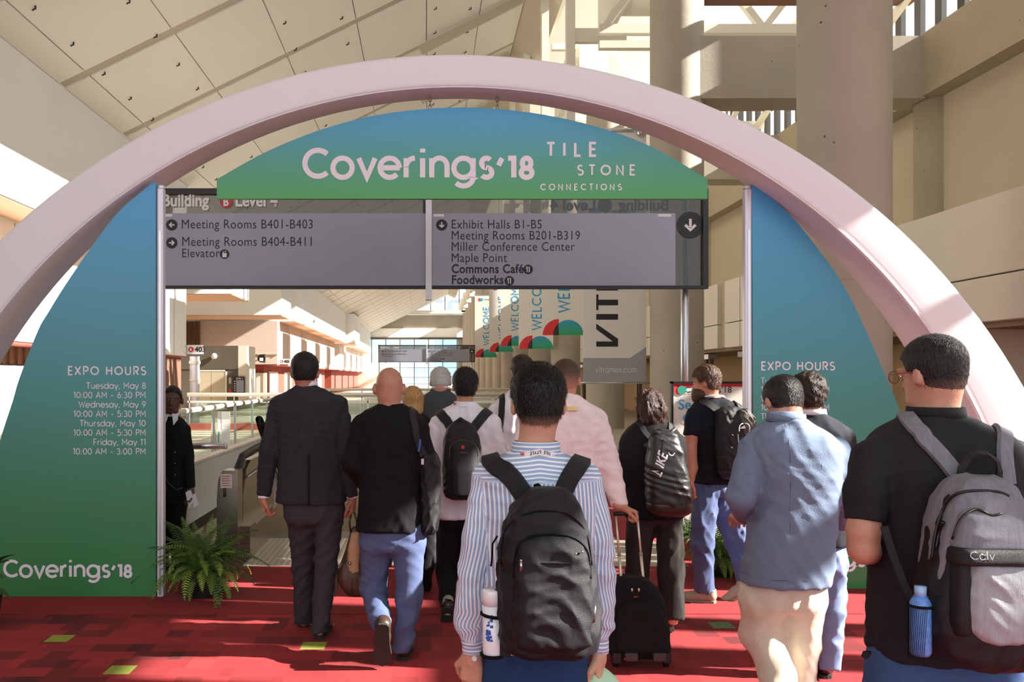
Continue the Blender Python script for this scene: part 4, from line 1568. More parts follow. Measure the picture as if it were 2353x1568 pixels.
def hair_mat(name, col, col2=None, rough=.45):
    """hair: dark base, mixing towards the skin tone where the 'fade' attribute says the hair is cropped"""
    m = mat(name, col, rough=rough, var=.3, scale=120, bump=.6, bscale=260, spec=.4, stretch=(1, 1, .25))
    if col2:
        nt = m.node_tree
        b = nt.nodes['Principled BSDF']
        src = b.inputs['Base Color'].links[0].from_socket
        at = nt.nodes.new('ShaderNodeAttribute')
        at.attribute_name = 'fade'
        nz = nt.nodes.new('ShaderNodeTexNoise')
        nz.inputs['Scale'].default_value = 420
        mm = nt.nodes.new('ShaderNodeMath')
        mm.operation = 'MULTIPLY_ADD'
        nt.links.new(nz.outputs[0], mm.inputs[0])
        mm.inputs[1].default_value = .35
        nt.links.new(at.outputs['Fac'], mm.inputs[2])
        sb = nt.nodes.new('ShaderNodeMath')
        sb.operation = 'SUBTRACT'
        sb.use_clamp = True
        nt.links.new(mm.outputs[0], sb.inputs[0])
        sb.inputs[1].default_value = .26
        mx = nt.nodes.new('ShaderNodeMix')
        mx.data_type = 'RGBA'
        nt.links.new(sb.outputs[0], mx.inputs[0])
        nt.links.new(src, mx.inputs[6])
        mx.inputs[7].default_value = (*lin(col2), 1)
        nt.links.new(mx.outputs[2], b.inputs['Base Color'])
    return m


def add_hair(parent, name, S, m, n=2500, length=.016, seed=1, c=None, R=None, sc=1.0, fade=None, down=(0, -.3, -1), lift=.35, wd=.0011, extra=None):
    V, Fq = S.mesh()
    V = smooth_mesh(V, Fq, 1, .35)
    N = vnormals(V, Fq)
    if extra is not None:
        keep = extra(V)
    else:
        keep = np.ones(len(V), bool)
    VS, FS = strands(V[keep], N[keep], n, length, seed, down, lift, wd)
    V2 = np.concatenate([V, VS])
    F2 = np.concatenate([Fq, FS + len(V)])
    at = {}
    if fade is not None:
        q = (V2 - np.array(c)) @ R / sc
        at['fade'] = np.clip((fade[0] - q[:, 2]) / (fade[0] - fade[1]), 0, 1) * (q[:, 1] < .06)
    return link(name, np_mesh(name, V2, F2, m, at), None, parent)


def hand_field(w, d, up, side, curl=.5, spread=.12, thumb=.6, sc=1.0, h=.0035, S=None):
    """hand from wrist point w: d = direction wrist->knuckles, up = back-of-hand normal, side = +1 thumb on d x up side"""
    S = S or Sdf(h)
    w = np.array(w, float)
    d = np.array(d, float) / np.linalg.norm(d)
    up = np.array(up, float) - d * np.dot(up, d)
    up /= np.linalg.norm(up)
    sx = np.cross(d, up) * side
    pl, pw = .085 * sc, .036 * sc
    S.cone(w - d * .03, w + d * .02, .025 * sc, .024 * sc, .012)
    kn = []
    for i, (o, l) in enumerate(((.95, .076), (.33, .085), (-.3, .079), (-.9, .062))):
        k = w + d * (pl * (1.0 if i in (1, 2) else .95)) + sx * o * pw * .86
        kn.append((k, l * sc, o))
        S.cone(w + d * .012 + sx * o * pw * .5, k, .0155 * sc, .0125 * sc, .012)
    for k, l, o in kn:
        a = spread * o
        cur, di = k, d * math.cos(a) + sx * math.sin(a)
        u2 = up
        rr = .0095 * sc
        for j, fr in enumerate((.45, .32, .25)):
            an = curl * (.75, .95, .7)[j] * (1 + .12 * (0.9 - o))
            ax = np.cross(di, u2)
            di, u2 = di * math.cos(an) - u2 * math.sin(an), u2 * math.cos(an) + di * math.sin(an)
            nx = cur + di * l * fr * 1.05
            S.cone(cur, nx, rr, rr * .9, .004)
            cur, rr = nx, rr * .9
    t0 = w + d * .025 * sc + sx * .026 * sc - up * .006
    td = d * .62 + sx * .62 - up * .42 * thumb
    td /= np.linalg.norm(td)
    t1 = t0 + td * .042 * sc
    td2 = d * .86 + sx * (.25 - .45 * thumb) - up * .45 * thumb
    td2 /= np.linalg.norm(td2)
    t2 = t1 + td2 * .03 * sc
    t3 = t2 + (td2 - up * .2 * thumb) * .024 * sc
    S.cone(t0, t1, .016 * sc, .0115 * sc, .012)
    S.cone(t1, t2, .0112 * sc, .0102 * sc, .004)
    S.cone(t2, t3, .0102 * sc, .0085 * sc, .004)
    return S


class Person:
    """a figure whose joints are read off the photograph (px, py) at its own depth D"""

    def __init__(s, D, rootx, label, seed=0, h=.011, yaw_head=0, pitch_head=0, skin='c08a70', group=None):
        s.D, s.seed, s.h = D, seed, h
        s.root = P(rootx, CY, D)
        s.root.z = 0
        s.lab = label
        s.skin = mat('skin_' + skin, skin, rough=.5, var=.07, scale=25, bump=.12, bscale=120, sss=.12)
        s.B = Sdf(h)
        s.hands = []
        s.o = link('person', None, None, None, s.root) if False else None
        s.parts = []
        s.R = rotm(yaw_head, pitch_head)

    def J(s, px, py, dy=0.0):
        q = P(px, py, s.D + dy) - s.root
        return np.array(q)

    def r(s, px):
        return px * s.D / F

    def rows(s, rows, inset=0.0, grow=0.0):
        """(py, xl, xr, ry, yc) -> loft rows"""
        out = []
        for py, xl, xr, ry, yc in rows:
            a, b = s.J(xl, py, 0), s.J(xr, py, 0)
            out.append((a[2], (a[0] + b[0]) / 2, yc, max(.02, (b[0] - a[0]) / 2 - inset + grow), max(.02, ry - inset + grow)))
        return out

    def chain(s, pts, k=1.0):
        """(px,py,dy,r_px) -> (x,y,z,r)"""
        return [(*s.J(a, b, c), s.r(rr) * k) for a, b, c, rr in pts]

    def head(s, px, py, sc=1.0, dy=0.0, neck=None, neck_r=.056):
        s.hc, s.hsc = s.J(px, py, dy), sc
        head_prims(s.B, s.hc, s.R, sc)
        nb = s.J(*neck) if neck else s.hc + np.array((0, -.03, -.2))
        s.B.cone(s.hc + s.R @ np.array((0, -.028, -.06)) * sc, nb, neck_r * sc, (neck_r + .006) * sc, .03)
        return s

    def build_body(s):
        V, Fq = s.B.mesh()
        V = smooth_mesh(V, Fq, 1, .4)
        for S in s.hands:
            v, f = S.mesh()
            Fq = np.concatenate([Fq, f + len(V)])
            V = np.concatenate([V, v])
        s.o = link('person', np_mesh('person', V, Fq, s.skin), None, None, s.root)
        tag(s.o, s.lab, 'person', 'people walking to the escalators')
        ey = MB()
        for q in (-1, 1):
            c = s.hc + s.R @ (np.array((q * .031, .0805, .012)) * s.hsc)
            ey.ball(c, (.0125 * s.hsc, .0125 * s.hsc, .0075 * s.hsc), 10, 8)
            c2 = s.hc + s.R @ (np.array((q * .031, .0915, .012)) * s.hsc)
        ey.build('eyes', mat('eye_white', 'b4aaa4', rough=.3), s.o)
        ir = MB()
        for q in (-1, 1):
            c2 = s.hc + s.R @ (np.array((q * .031, .0885, .012)) * s.hsc)
            ir.ball(c2, .0066 * s.hsc, 8, 6)
        ir.build('irises', mat('iris', '20140f', rough=.2), s.o)
        return s.o

    def part(s, name, S, m, attrs=None, it=1):
        return sdf_obj(name, S, m, s.o, attrs, it)


def shoe(per, name, heel, toe_dir, m, sole_m, ln=.28, up=(0, 0, 1), wd=.095, heel_h=.0, sock=None):
    """shoe: heel = back bottom point (local), toe_dir = heel->toe"""
    t = np.array(toe_dir, float) / np.linalg.norm(toe_dir)
    u = np.array(up, float)
    u = u - t * np.dot(u, t)
    u /= np.linalg.norm(u)
    sd = np.cross(t, u)
    h0 = np.array(heel, float)
    S = Sdf(.006)
    w2 = wd / 2

    def T(a, b, c):
        return h0 + t * a * ln + sd * b * w2 + u * c
    S.cone(T(.13, 0, .05), T(.4, 0, .052), w2 * .82, w2 * .8, .02)
    S.cone(T(.4, 0, .05), T(.72, 0, .035), w2 * .85, w2 * .78, .02)
    S.ell(T(.8, 0, .03), np.array((w2 * .9, ln * .19, .03)), .02, np.stack([sd, t, u], 1))
    S.cone(T(.16, 0, .06), T(.13, 0, .105), w2 * .8, w2 * .78, .02, flat=True)
    S.clips.append(lambda p: .012 - (p - h0) @ u)
    o = per.part(name, S, m)
    pts = []
    for a, b in ((.0, .0), (.01, .45), (.06, .72), (.25, .74), (.5, .82), (.7, 1.0), (.86, .9), (.96, .55), (1.0, 0)):
        pts.append((a, b))
    out = pts + [(a, -b) for a, b in pts[-2:0:-1]]
    mb = MB()
    n = len(out)
    vs = [T(a, b, 0.0) for a, b in out] + [T(a, b * 1.02, .02) for a, b in out]
    mb.add(vs, [tuple(range(n))[::-1], tuple(range(n, 2 * n))] + [(i, (i + 1) % n, n + (i + 1) % n, n + i) for i in range(n)])
    if heel_h:
        vs = [T(a, b, -heel_h) for a, b in ((.02, -.5), (.26, -.55), (.26, .55), (.02, .5))] + [T(a, b, .004) for a, b in ((.02, -.6), (.28, -.65), (.28, .65), (.02, .6))]
        mb.add(vs, [(0, 1, 2, 3), (7, 6, 5, 4), (0, 4, 5, 1), (1, 5, 6, 2), (2, 6, 7, 3), (3, 7, 4, 0)])
    mb.build('sole', sole_m, o)
    return o


def strap(per, name, body, pts, wid, m, th=.008, off=.006, n=18, parent=None):
    """strap lying on the body's surface: pts local, projected onto the garment field"""
    q = np.array(smooth_pts([tuple(p) for p in pts], max(2, n // max(1, len(pts) - 1))))
    pr, nr = body.project(q, off)
    return MB().ribbon([Vector(a) for a in pr], [Vector(a) for a in nr], wid, th).build(name, m, parent or per.o)


def cloth(name, col, rough=.85, var=.08, scale=14, bump=.25, bscale=380, sheen=0.0, spec=.25):
    return mat(name, col, rough=rough, var=var, scale=scale, bump=bump, bscale=bscale, sheen=sheen, spec=spec)


def denim(name, col, col2):
    m = mat(name, col, rough=.85, var=.12, scale=9, bump=.3, bscale=500, spec=.2)
    return m
# ================================================================== PEOPLE
def figure(per, rows, top_m, arms, seat, legs, leg_m, n=2.5, top_amp=.006, leg_amp=.006, h=.009, top_name='jacket', leg_name='trousers',
           top_freq=(26, 42, 66), top_bias=(.9, .6, .8), leg_bias=(.8, .6, .8), attrs=None, bare=(), leg_flat=True, hem_round=.012, kleg=.035):
    """body + upper garment + trousers. arms/legs: lists of chains (px,py,dy,r_px)"""
    T = Sdf(h)
    T.loft(per.rows(rows), .02, n, hem_round)
    for i, a in enumerate(arms):
        if a is None:
            continue
        T.limb(per.chain(a), .018, kn=.005)
    if top_amp:
        T.post.append(waves(per.seed * 7 + 1, top_freq, (top_amp, top_amp * .8, top_amp * .5), top_bias))
    L_ = Sdf(h)
    L_.loft([(z, x, y, rx, ry * .9) for z, x, y, rx, ry in per.rows(seat)], .06, 2.3, .05)
    for a in legs:
        L_.limb(per.chain(a), kleg, flat=leg_flat)
    if leg_amp:
        L_.post.append(waves(per.seed * 7 + 3, (26, 42, 66), (leg_amp, leg_amp, leg_amp * .5), leg_bias))
    B = per.B
    B.loft(per.rows([q for q in rows if q[2] - q[1] > 2 * .03 * F / per.D], inset=.022), .03, 2.3, .02)
    B.loft([(z, x, y, rx, ry * .78) for z, x, y, rx, ry in per.rows(seat, inset=.025)], .03, 2.3, .02)
    for a in arms:
        if a is not None:
            B.limb([(x, y, z, max(.022, r * .68)) for x, y, z, r in per.chain(a)], .02, flat=False)
    for a in bare:
        B.limb(per.chain(a), .015, flat=False)
    for a in legs:
        B.limb([(x, y, z, r * (.72 if j < len(a) - 1 else .5)) for j, (x, y, z, r) in enumerate(per.chain(a))], .03, flat=False)
    per.build_body()
    per.top, per.leg = T, L_
    per.topo = per.part(top_name, T, top_m, attrs)
    per.lego = per.part(leg_name, L_, leg_m)
    return per


def neck_ring(per, px, py, dy, rx, ry, hgt, m, name='shirt_collar', th=.006, tilt=.0, n=28, open_front=0.0):
    """standing collar around the neck"""
    c = per.J(px, py, dy)
    vs, fs = [], []
    for k in range(n):
        a = 2 * PI * k / n
        ca, sa = math.cos(a), math.sin(a)
        z = c[2] - tilt * sa
        for rr, zz in ((1.06, 0), (1.0, hgt), (1.0 - th / rx, hgt), (1.06 - th / rx, 0)):
            vs.append((c[0] + rx * rr * ca, c[1] + ry * rr * sa, z + zz))
    for k in range(n):
        for j in range(4):
            a, b = k * 4 + j, k * 4 + (j + 1) % 4
            c_, d_ = ((k + 1) % n) * 4 + (j + 1) % 4, ((k + 1) % n) * 4 + j
            fs.append((a, d_, c_, b))
    o = MB().add(vs, fs, True).build(name, m, per.o)
    at = o.data.attributes.new('su', 'FLOAT', 'POINT')
    at.data.foreach_set('value', np.array([v.co.z for v in o.data.vertices], np.float32))
    return o


class Bag:
    """a bag carried by a person: a thing of its own"""

    def __init__(s, per, name, label, base, cat='bag', group=None):
        s.per = per
        w = per.root + Vector(base)
        s.o = empty(name, w, label, cat, group)
        s.off = per.root - w

    def sdf(s, name, S, m, parent=None, it=1, attrs=None):
        o = sdf_obj(name, S, m, parent or s.o, attrs, it)
        if parent is None:
            o.location = s.off
        return o

    def mb(s, name, mb, m, parent=None):
        o = mb.build(name, m, parent or s.o)
        if parent is None:
            o.location = s.off
        return o


M_SUIT = cloth('charcoal_suit', '2b2b30', bscale=300)
M_SUITT = cloth('charcoal_trousers', '38353a', bscale=300)
M_BLK = cloth('black_wool', '0e0e10')
M_BLKN = cloth('black_nylon', '101114', rough=.5, spec=.4, bump=.35, bscale=600)
M_BLKM = cloth('black_mesh', '08080a', rough=.9)
M_JEAN = denim('blue_jeans', '525e80', '')
M_JEANL = denim('light_jeans', '7d8fb4', '')
M_JEAND = denim('mid_jeans', '3c5a86', '')
M_WSHIRT = cloth('white_shirt', 'e2dfe6', rough=.8, bump=.1)
M_PINKS = cloth('pale_pink_shirt', 'ead9da', rough=.8, bump=.1)
M_SHOEB = mat('black_leather', '16120f', rough=.3, var=.15, spec=.6)
M_SHOEBR = mat('brown_leather', '3a2a20', rough=.4, var=.15)
M_SOLE = mat('dark_sole', '2a2522', rough=.85, var=.2, bump=.4, bscale=120)
M_SOLEG = mat('tan_sole', '8d8474', rough=.85, var=.15, bump=.4, bscale=90)
M_METAL = mat('zip_metal', 'b8b8b8', rough=.25, metal=1.0)
M_LAN = mat('white_lanyard', 'e9e7ea', rough=.6)

# ---------------------------------------------------------------- suit man
p = Person(5.4, 712, 'man in charcoal suit walking away beside the bald man', 2, skin='a9715a')
p.head(701, 858, .95, 0.0, (705, 925, -.02))
figure(p, [(884, 683, 727, .07, -.01), (892, 674, 738, .085, -.01), (903, 650, 764, .10, 0), (915, 628, 786, .115, 0), (940, 624, 790, .13, 0), (1000, 634, 791, .135, 0),
           (1060, 640, 793, .125, 0), (1105, 638, 795, .13, 0), (1156, 634, 797, .135, 0)], M_SUIT,
       [[(640, 932, 0, 22), (618, 1035, -.03, 22), (606, 1139, .02, 17)], [(778, 930, 0, 22), (794, 1040, -.04, 21), (807, 1140, .0, 16)]],
       [(1110, 646, 790, .12, 0), (1150, 650, 792, .125, 0), (1205, 655, 789, .12, 0)],
       [[(696, 1185, .03, 37), (698, 1290, .16, 28), (698, 1430, .25, 22)], [(756, 1185, 0, 34), (749, 1300, -.02, 25), (735, 1452, -.02, 21)]],
       M_SUITT, top_amp=.007, leg_amp=.008)
p.hands = []
neck_ring(p, 705, 889, -.01, .066, .068, .035, M_WSHIRT)
Hh = hair_field(p.hc, p.R, p.hsc, .010, 21, nape=-.045, top=.004, amp=.003)
add_hair(p.o, 'hair', Hh, hair_mat('hair_dark_brown', '14100e'), 2600, .016, 3, p.hc, p.R)
shoe(p, 'shoe', p.J(732, 1473, -.02) * np.array((1, 1, 0)), (.08, 1, 0), M_SHOEBR, M_SOLE)
shoe(p, 'shoe', p.J(697, 1444, .24) * np.array((1, 1, 0)), (-.05, 1, 0), M_SHOEBR, M_SOLE)
for (x, y, d_, up, sd, cu) in ((605, 1143, (.05, .15, -1), (-1, -.2, 0), -1, .95), (810, 1143, (.02, .1, -1), (1, -.2, 0), 1, .8)):
    S = hand_field(p.J(x, y, .01), d_, up, sd, cu)
    sdf_obj('hand', S, p.skin, p.o)
for x in (606, 808):
    c = p.J(x, 1140, .01)
    MB().tube([c + np.array((0, 0, .01)), c + np.array((0, 0, -.012))], .036, 14).build('shirt_cuff', M_WSHIRT, p.o)
b = p.J(716, 1130, 0)
MB().box(b[0] - .0015, b[0] + .0015, -.1485, -.128, p.J(0, 1156)[2], p.J(0, 1040)[2]).build('jacket_vent', M_BLK, p.o)

# tan leather bag he carries
bg_ = Bag(p, 'leather_bag', 'brown and tan leather tote bag hanging low beside the suit man', p.J(803, 1378, -.02), 'bag')
S = Sdf(.007)
S.loft([(p.J(0, y)[2], (p.J(xl, y)[0] + p.J(xr, y)[0]) / 2, 0.05, (p.J(xr, y)[0] - p.J(xl, y)[0]) / 2, ry) for y, xl, xr, ry in
        ((1212, 806, 822, .03), (1250, 797, 832, .06), (1290, 784, 838, .09), (1325, 770, 842, .11), (1350, 782, 842, .11), (1370, 798, 838, .09))], .02, 3, .02)
S.post.append(waves(5, (60, 90), (.004, .003)))
bg_.sdf('bag_body', S, mat('dark_brown_leather', '4a2f20', rough=.5, var=.15, bump=.2, bscale=90))
S = Sdf(.007)
S.loft([(p.J(0, y)[2], (p.J(xl, y)[0] + p.J(xr, y)[0]) / 2, -.02, (p.J(xr, y)[0] - p.J(xl, y)[0]) / 2, ry) for y, xl, xr, ry in
        ((1222, 808, 826, .02), (1260, 800, 828, .03), (1300, 799, 826, .035), (1330, 806, 832, .03), (1345, 815, 835, .02))], .02, 3, .012)
bg_.sdf('front_flap', S, mat('tan_leather', 'b08a62', rough=.45, var=.1))
bg_.mb('rivet', MB().ball(p.J(804, 1295, -.06), .011), M_METAL)
hz = [p.J(802, 1180, .0), p.J(798, 1210, -.01), p.J(806, 1235, -.02)]
bg_.mb('handle', MB().tube([p.J(808, 1178, .02), p.J(803, 1200, .02), p.J(806, 1225, .02)], .006, 8).tube([p.J(814, 1178, .02), p.J(820, 1200, .02), p.J(822, 1225, .02)], .006, 8), M_SHOEBR)
bg_.mb('hanging_strap', MB().ribbon([Vector(p.J(x, y, -.03)) for x, y in ((775, 1300), (764, 1335), (762, 1362), (768, 1370), (773, 1355), (772, 1320))], [Vector((0, -1, 0))] * 6, .02, .004), M_SHOEBR)
# papers under his left arm
MB().hexa([p.J(626, 1062, .12), p.J(632, 1058, .12), p.J(638, 1158, .12), p.J(630, 1162, .12)], [p.J(626, 1062, .33), p.J(632, 1058, .33), p.J(638, 1158, .33), p.J(630, 1162, .33)]).build('conference_papers', mat('printed_paper', 'cfd8e2', rough=.6, var=.25, scale=18), p.o)

# ---------------------------------------------------------------- bald man
p = Person(5.0, 900, 'bald man in black jacket and blue jeans, one shoe sole lifted', 3, skin='b07d66')
p.head(895, 893, 1.02, 0.0, (897, 955, -.02), .062)
figure(p, [(926, 872, 921, .075, -.01), (934, 858, 938, .09, -.01), (946, 832, 958, .11, 0), (965, 816, 972, .125, 0), (1000, 814, 974, .14, 0), (1060, 822, 968, .14, 0.01),
           (1120, 826, 968, .135, .01), (1175, 822, 969, .14, 0), (1219, 817, 971, .14, 0)], M_BLK,
       [[(832, 978, 0, 25), (810, 1066, -.03, 24), (838, 1112, .17, 19)], [(958, 978, 0, 25), (982, 1066, -.03, 24), (955, 1115, .17, 19)]],
       [(1180, 832, 972, .125, 0), (1225, 830, 977, .13, 0), (1270, 830, 976, .12, 0)],
       [[(866, 1245, .02, 38), (858, 1350, .10, 30), (876, 1438, -.14, 23)], [(938, 1245, 0, 38), (941, 1370, -.01, 29), (923, 1496, .0, 22)]],
       M_JEAN, top_amp=.005, leg_amp=.008)
neck_ring(p, 897, 930, -.01, .068, .07, .022, M_WSHIRT)
shoe(p, 'shoe', p.J(924, 1520, -.03) * np.array((1, 1, 0)), (.12, 1, 0), M_SHOEBR, M_SOLE)
shoe(p, 'shoe', p.J(879, 1436, -.26), (-.02, .28, -1), M_SHOEBR, M_SOLE, .262, up=(0, 1, .25), wd=.1)
for x, y in ((846, 1112), (952, 1115)):
    sdf_obj('hand', hand_field(p.J(x, y, .19), (.5 if x < 900 else -.5, .8, .1), (0, 0, 1), 1 if x < 900 else -1, .6), p.skin, p.o)
bg_ = Bag(p, 'shoulder_bag', 'black shoulder bag at the bald man\'s right side', p.J(985, 1235, -.02), 'bag')
S = Sdf(.008)
S.loft([(p.J(0, y)[2], (p.J(xl, y)[0] + p.J(xr, y)[0]) / 2, .02, (p.J(xr, y)[0] - p.J(xl, y)[0]) / 2, .12) for y, xl, xr in
        ((1035, 966, 1000), (1060, 962, 1012), (1140, 962, 1014), (1210, 964, 1008), (1228, 968, 1000))], .02, 3, .03)
S.post.append(waves(15, (50, 80), (.005, .004)))
bg_.sdf('bag_body', S, M_BLKN)
pts = [p.J(x, y, d_) for x, y, d_ in ((972, 1050, -.1), (966, 1000, -.15), (956, 955, -.13), (948, 940, -.03), (950, 960, .1))]
pr_, nr_ = p.top.project(np.array(smooth_pts([tuple(q) for q in pts], 4)), .004)
bg_.mb('strap', MB().ribbon([Vector(a) for a in pr_], [Vector(a) for a in nr_], .045, .006), M_BLKN)
bg_.mb('buckle', MB().box(*[v for c in zip(p.J(968, 1068, -.17), p.J(974, 1054, -.15)) for v in sorted(c)]), M_METAL)
bg_.mb('blue_tab', MB().ribbon([Vector(p.J(966, 1010, -.165)), Vector(p.J(962, 1038, -.165))], [Vector((0, -1, 0))] * 2, .012, .004), mat('blue_tab', '2b4fa0'))

# ---------------------------------------------------------------- blond woman
p = Person(6.4, 955, 'woman with blond bob hidden behind the bald man', 4, skin='c99a84', h=.012)
p.head(948, 922, .85, 0.0, (950, 965, -.01))
figure(p, [(948, 930, 970, .07, 0), (958, 915, 985, .09, 0), (972, 905, 1000, .105, 0), (1010, 905, 1004, .115, 0), (1080, 912, 998, .11, 0), (1150, 908, 1000, .12, 0), (1190, 905, 1002, .12, 0)], M_BLK,
       [[(914, 985, 0, 20), (904, 1065, 0, 19), (905, 1130, .05, 15)], [(994, 985, 0, 20), (1006, 1065, 0, 19), (1004, 1130, .05, 15)]],
       [(1150, 912, 996, .11, 0), (1200, 912, 996, .115, 0)], [[(934, 1215, 0, 24), (936, 1300, .02, 20), (938, 1362, 0, 17)], [(975, 1215, 0, 24), (976, 1300, .1, 20), (975, 1355, .15, 17)]],
       M_BLK, top_amp=.005, leg_amp=.005, h=.012)
for x, dy in ((938, 0), (975, .16)):
    shoe(p, 'shoe', p.J(x, 1372, dy) * np.array((1, 1, 0)), (0, 1, 0), M_SHOEB, M_SOLE, .25)
for x, sg in ((905, -1), (1004, 1)):
    sdf_obj('hand', hand_field(p.J(x, 1132, .05), (0, .1, -1), (sg, 0, 0), sg, .6, h=.005), p.skin, p.o)
S = Sdf(.007)
c = p.hc
S.ell(c + (0, -.015, .03), (.078, .092, .085), .02)
S.loft([(c[2] - .10, c[0], -.03, .07, .07), (c[2] - .07, c[0], -.03, .08, .08), (c[2], c[0], -.02, .08, .085), (c[2] + .05, c[0], -.02, .072, .085)], .02, 2.3, .02)
S.post.append(waves(44, (210, 260, 320), (.004, .003, .003), (1, .7, .08)))
S.clips.append(lambda q: np.minimum((q[:, 1] - c[1] - .035), (c[2] + .06 - q[:, 2])))
add_hair(p.o, 'hair', S, hair_mat('hair_blond', 'b98f58'), 2500, .035, 8, down=(0, 0, -1), lift=.04)
bg_ = Bag(p, 'handbag', 'dark maroon handbag with pale grey side panel held by the blond woman', p.J(1018, 1205, -.15), 'bag')
S = Sdf(.008)
S.loft([(p.J(0, y)[2], (p.J(xl, y)[0] + p.J(xr, y)[0]) / 2, -.2, (p.J(xr, y)[0] - p.J(xl, y)[0]) / 2, .09) for y, xl, xr in
        ((1058, 1000, 1040), (1080, 990, 1050), (1150, 985, 1052), (1200, 992, 1046), (1210, 1000, 1040))], .02, 3, .03)
bg_.sdf('bag_body', S, mat('maroon_leather', '241316', rough=.4, var=.15))
S = Sdf(.006)
S.loft([(p.J(0, y)[2], (p.J(xl, y)[0] + p.J(xr, y)[0]) / 2, -.26, (p.J(xr, y)[0] - p.J(xl, y)[0]) / 2, .03) for y, xl, xr in
        ((1034, 986, 1012), (1060, 988, 1016), (1085, 994, 1010), (1104, 1000, 1006))], .02, 3, .008)
S.post.append(waves(9, (160,), (.004,), (1, 0, .3)))
bg_.sdf('side_panel', S, mat('pale_silver_cloth', '9c9a90', rough=.6))
bg_.mb('handles', MB().tube([p.J(x, y, -.2) for x, y in ((1005, 1066), (1008, 1040), (1018, 1030), (1028, 1040), (1032, 1066))], .006, 8), M_SHOEB)

# ---------------------------------------------------------------- grey-haired man
p = Person(7.4, 1012, 'grey-haired man in dark grey jacket, farthest of the group ahead', 6, skin='c08a78', h=.013, pitch_head=-25)
p.head(1012, 881, 1.0, 0.0, (1013, 912, -.03))
figure(p, [(893, 998, 1028, .075, -.02), (899, 988, 1036, .09, -.01), (908, 975, 1046, .11, 0), (925, 968, 1052, .125, 0), (980, 970, 1050, .13, 0), (1040, 972, 1050, .13, 0), (1085, 970, 1052, .135, 0)], cloth('dark_grey_wool', '45474c'),
       [[(978, 925, 0, 15), (970, 985, 0, 14), (975, 1035, .1, 11)], [(1044, 925, 0, 15), (1053, 985, 0, 14), (1048, 1035, .1, 11)]],
       [(1060, 976, 1048, .12, 0), (1110, 976, 1048, .12, 0)], [[(994, 1120, 0, 20), (995, 1200, 0, 16), (995, 1294, 0, 14)], [(1029, 1120, 0, 20), (1030, 1200, 0, 16), (1030, 1294, 0, 14)]],
       M_SUITT, top_amp=.006, h=.012)
for x in (995, 1030):
    shoe(p, 'shoe', p.J(x, 1306, -.05) * np.array((1, 1, 0)), (0, 1, 0), M_SHOEB, M_SOLE)
for x, sg in ((977, -1), (1046, 1)):
    sdf_obj('hand', hand_field(p.J(x, 1037, .11), (-sg * .3, .6, -.6), (sg, 0, .3), sg, .6, h=.006), p.skin, p.o)
add_hair(p.o, 'hair', hair_field(p.hc, p.R, p.hsc, .01, 22, amp=.003), hair_mat('hair_grey', 'b9b6b0'), 1500, .016, 4)
neck_ring(p, 1013, 896, -.02, .085, .085, .014, M_LAN, 'lanyard', tilt=.02)

# ---------------------------------------------------------------- white shirt man with backpack
p = Person(5.9, 1068, 'black-haired man in white shirt with black backpack', 5, skin='b98b6c')
p.head(1069, 890, .94, 0.0, (1068, 945, -.02))
figure(p, [(926, 1043, 1093, .075, -.01), (934, 1033, 1103, .09, -.01), (946, 1012, 1124, .105, 0), (962, 996, 1140, .12, 0), (1000, 996, 1142, .13, 0), (1060, 1002, 1138, .125, 0),
           (1120, 1004, 1136, .12, 0), (1190, 1002, 1136, .13, 0)], M_WSHIRT,
       [[(1006, 972, 0, 19), (992, 1060, -.03, 19), (1000, 1135, .06, 14)], [(1132, 972, 0, 20), (1146, 1060, -.03, 20), (1140, 1140, .06, 15)]],
       [(1160, 1008, 1128, .115, 0), (1215, 1006, 1130, .12, 0)],
       [[(1034, 1230, .02, 31), (1026, 1310, .06, 25), (1028, 1396, -.12, 16)], [(1100, 1230, 0, 31), (1102, 1310, .06, 24), (1100, 1420, .1, 18)]],
       M_BLK, top_amp=.008, leg_amp=.006, top_name='shirt')
S = Sdf(.006)
S.limb([(*p.J(1030, 1380, -.13), .036), (*p.J(1028, 1415, -.16), .034)], .01)
p.part('sock', S, mat('beige_sock', '9a9483', rough=.9))
shoe(p, 'shoe', p.J(1030, 1398, -.22), (-.05, .55, -.8), M_SHOEB, M_SOLE, .24, up=(0, .85, .5), wd=.09)
shoe(p, 'shoe', p.J(1100, 1430, .1) * np.array((1, 1, 0)), (.05, 1, 0), M_SHOEB, M_SOLE)
for x, y, sg in ((1001, 1137, -1), (1139, 1142, 1)):
    sdf_obj('hand', hand_field(p.J(x, y, .07), (0, .4, -.9), (sg, 0, 0), sg, .7, h=.005), p.skin, p.o)
add_hair(p.o, 'hair', hair_field(p.hc, p.R, p.hsc, .012, 23, top=.006, amp=.003), hair_mat('hair_black', '0a0908'), 3000, .02, 5, lift=.5)
neck_ring(p, 1068, 933, -.015, .071, .073, .03, M_WSHIRT)
neck_ring(p, 1068, 935, -.015, .079, .081, .012, M_LAN, 'lanyard')
MB().box(*[v for c in zip(p.J(1042, 931, -.098), p.J(1048, 926, -.09)) for v in sorted(c)]).build('lanyard_logo', M_SRED, p.o)


def bag_rows(per, rows, yc, ry):
    """(py, xl, xr, depth factor) read off the photo at the bag's own depth"""
    return [(per.J(0, y, yc)[2], (per.J(xl, y, yc)[0] + per.J(xr, y, yc)[0]) / 2, yc, (per.J(xr, y, yc)[0] - per.J(xl, y, yc)[0]) / 2, ry * k) for y, xl, xr, k in rows]


def on_surf(S, per, x, y, dy=-.3, it=3):
    """point of the field's camera side that shows at photo pixel (x, y)"""
    q = per.J(x, y, dy)
    for _ in range(it):
        yy = ysurf(S, np.array([q]))[0]
        if yy == 0:
            yy = dy
        q = per.J(x, y, yy)
    q[1] = yy
    return q


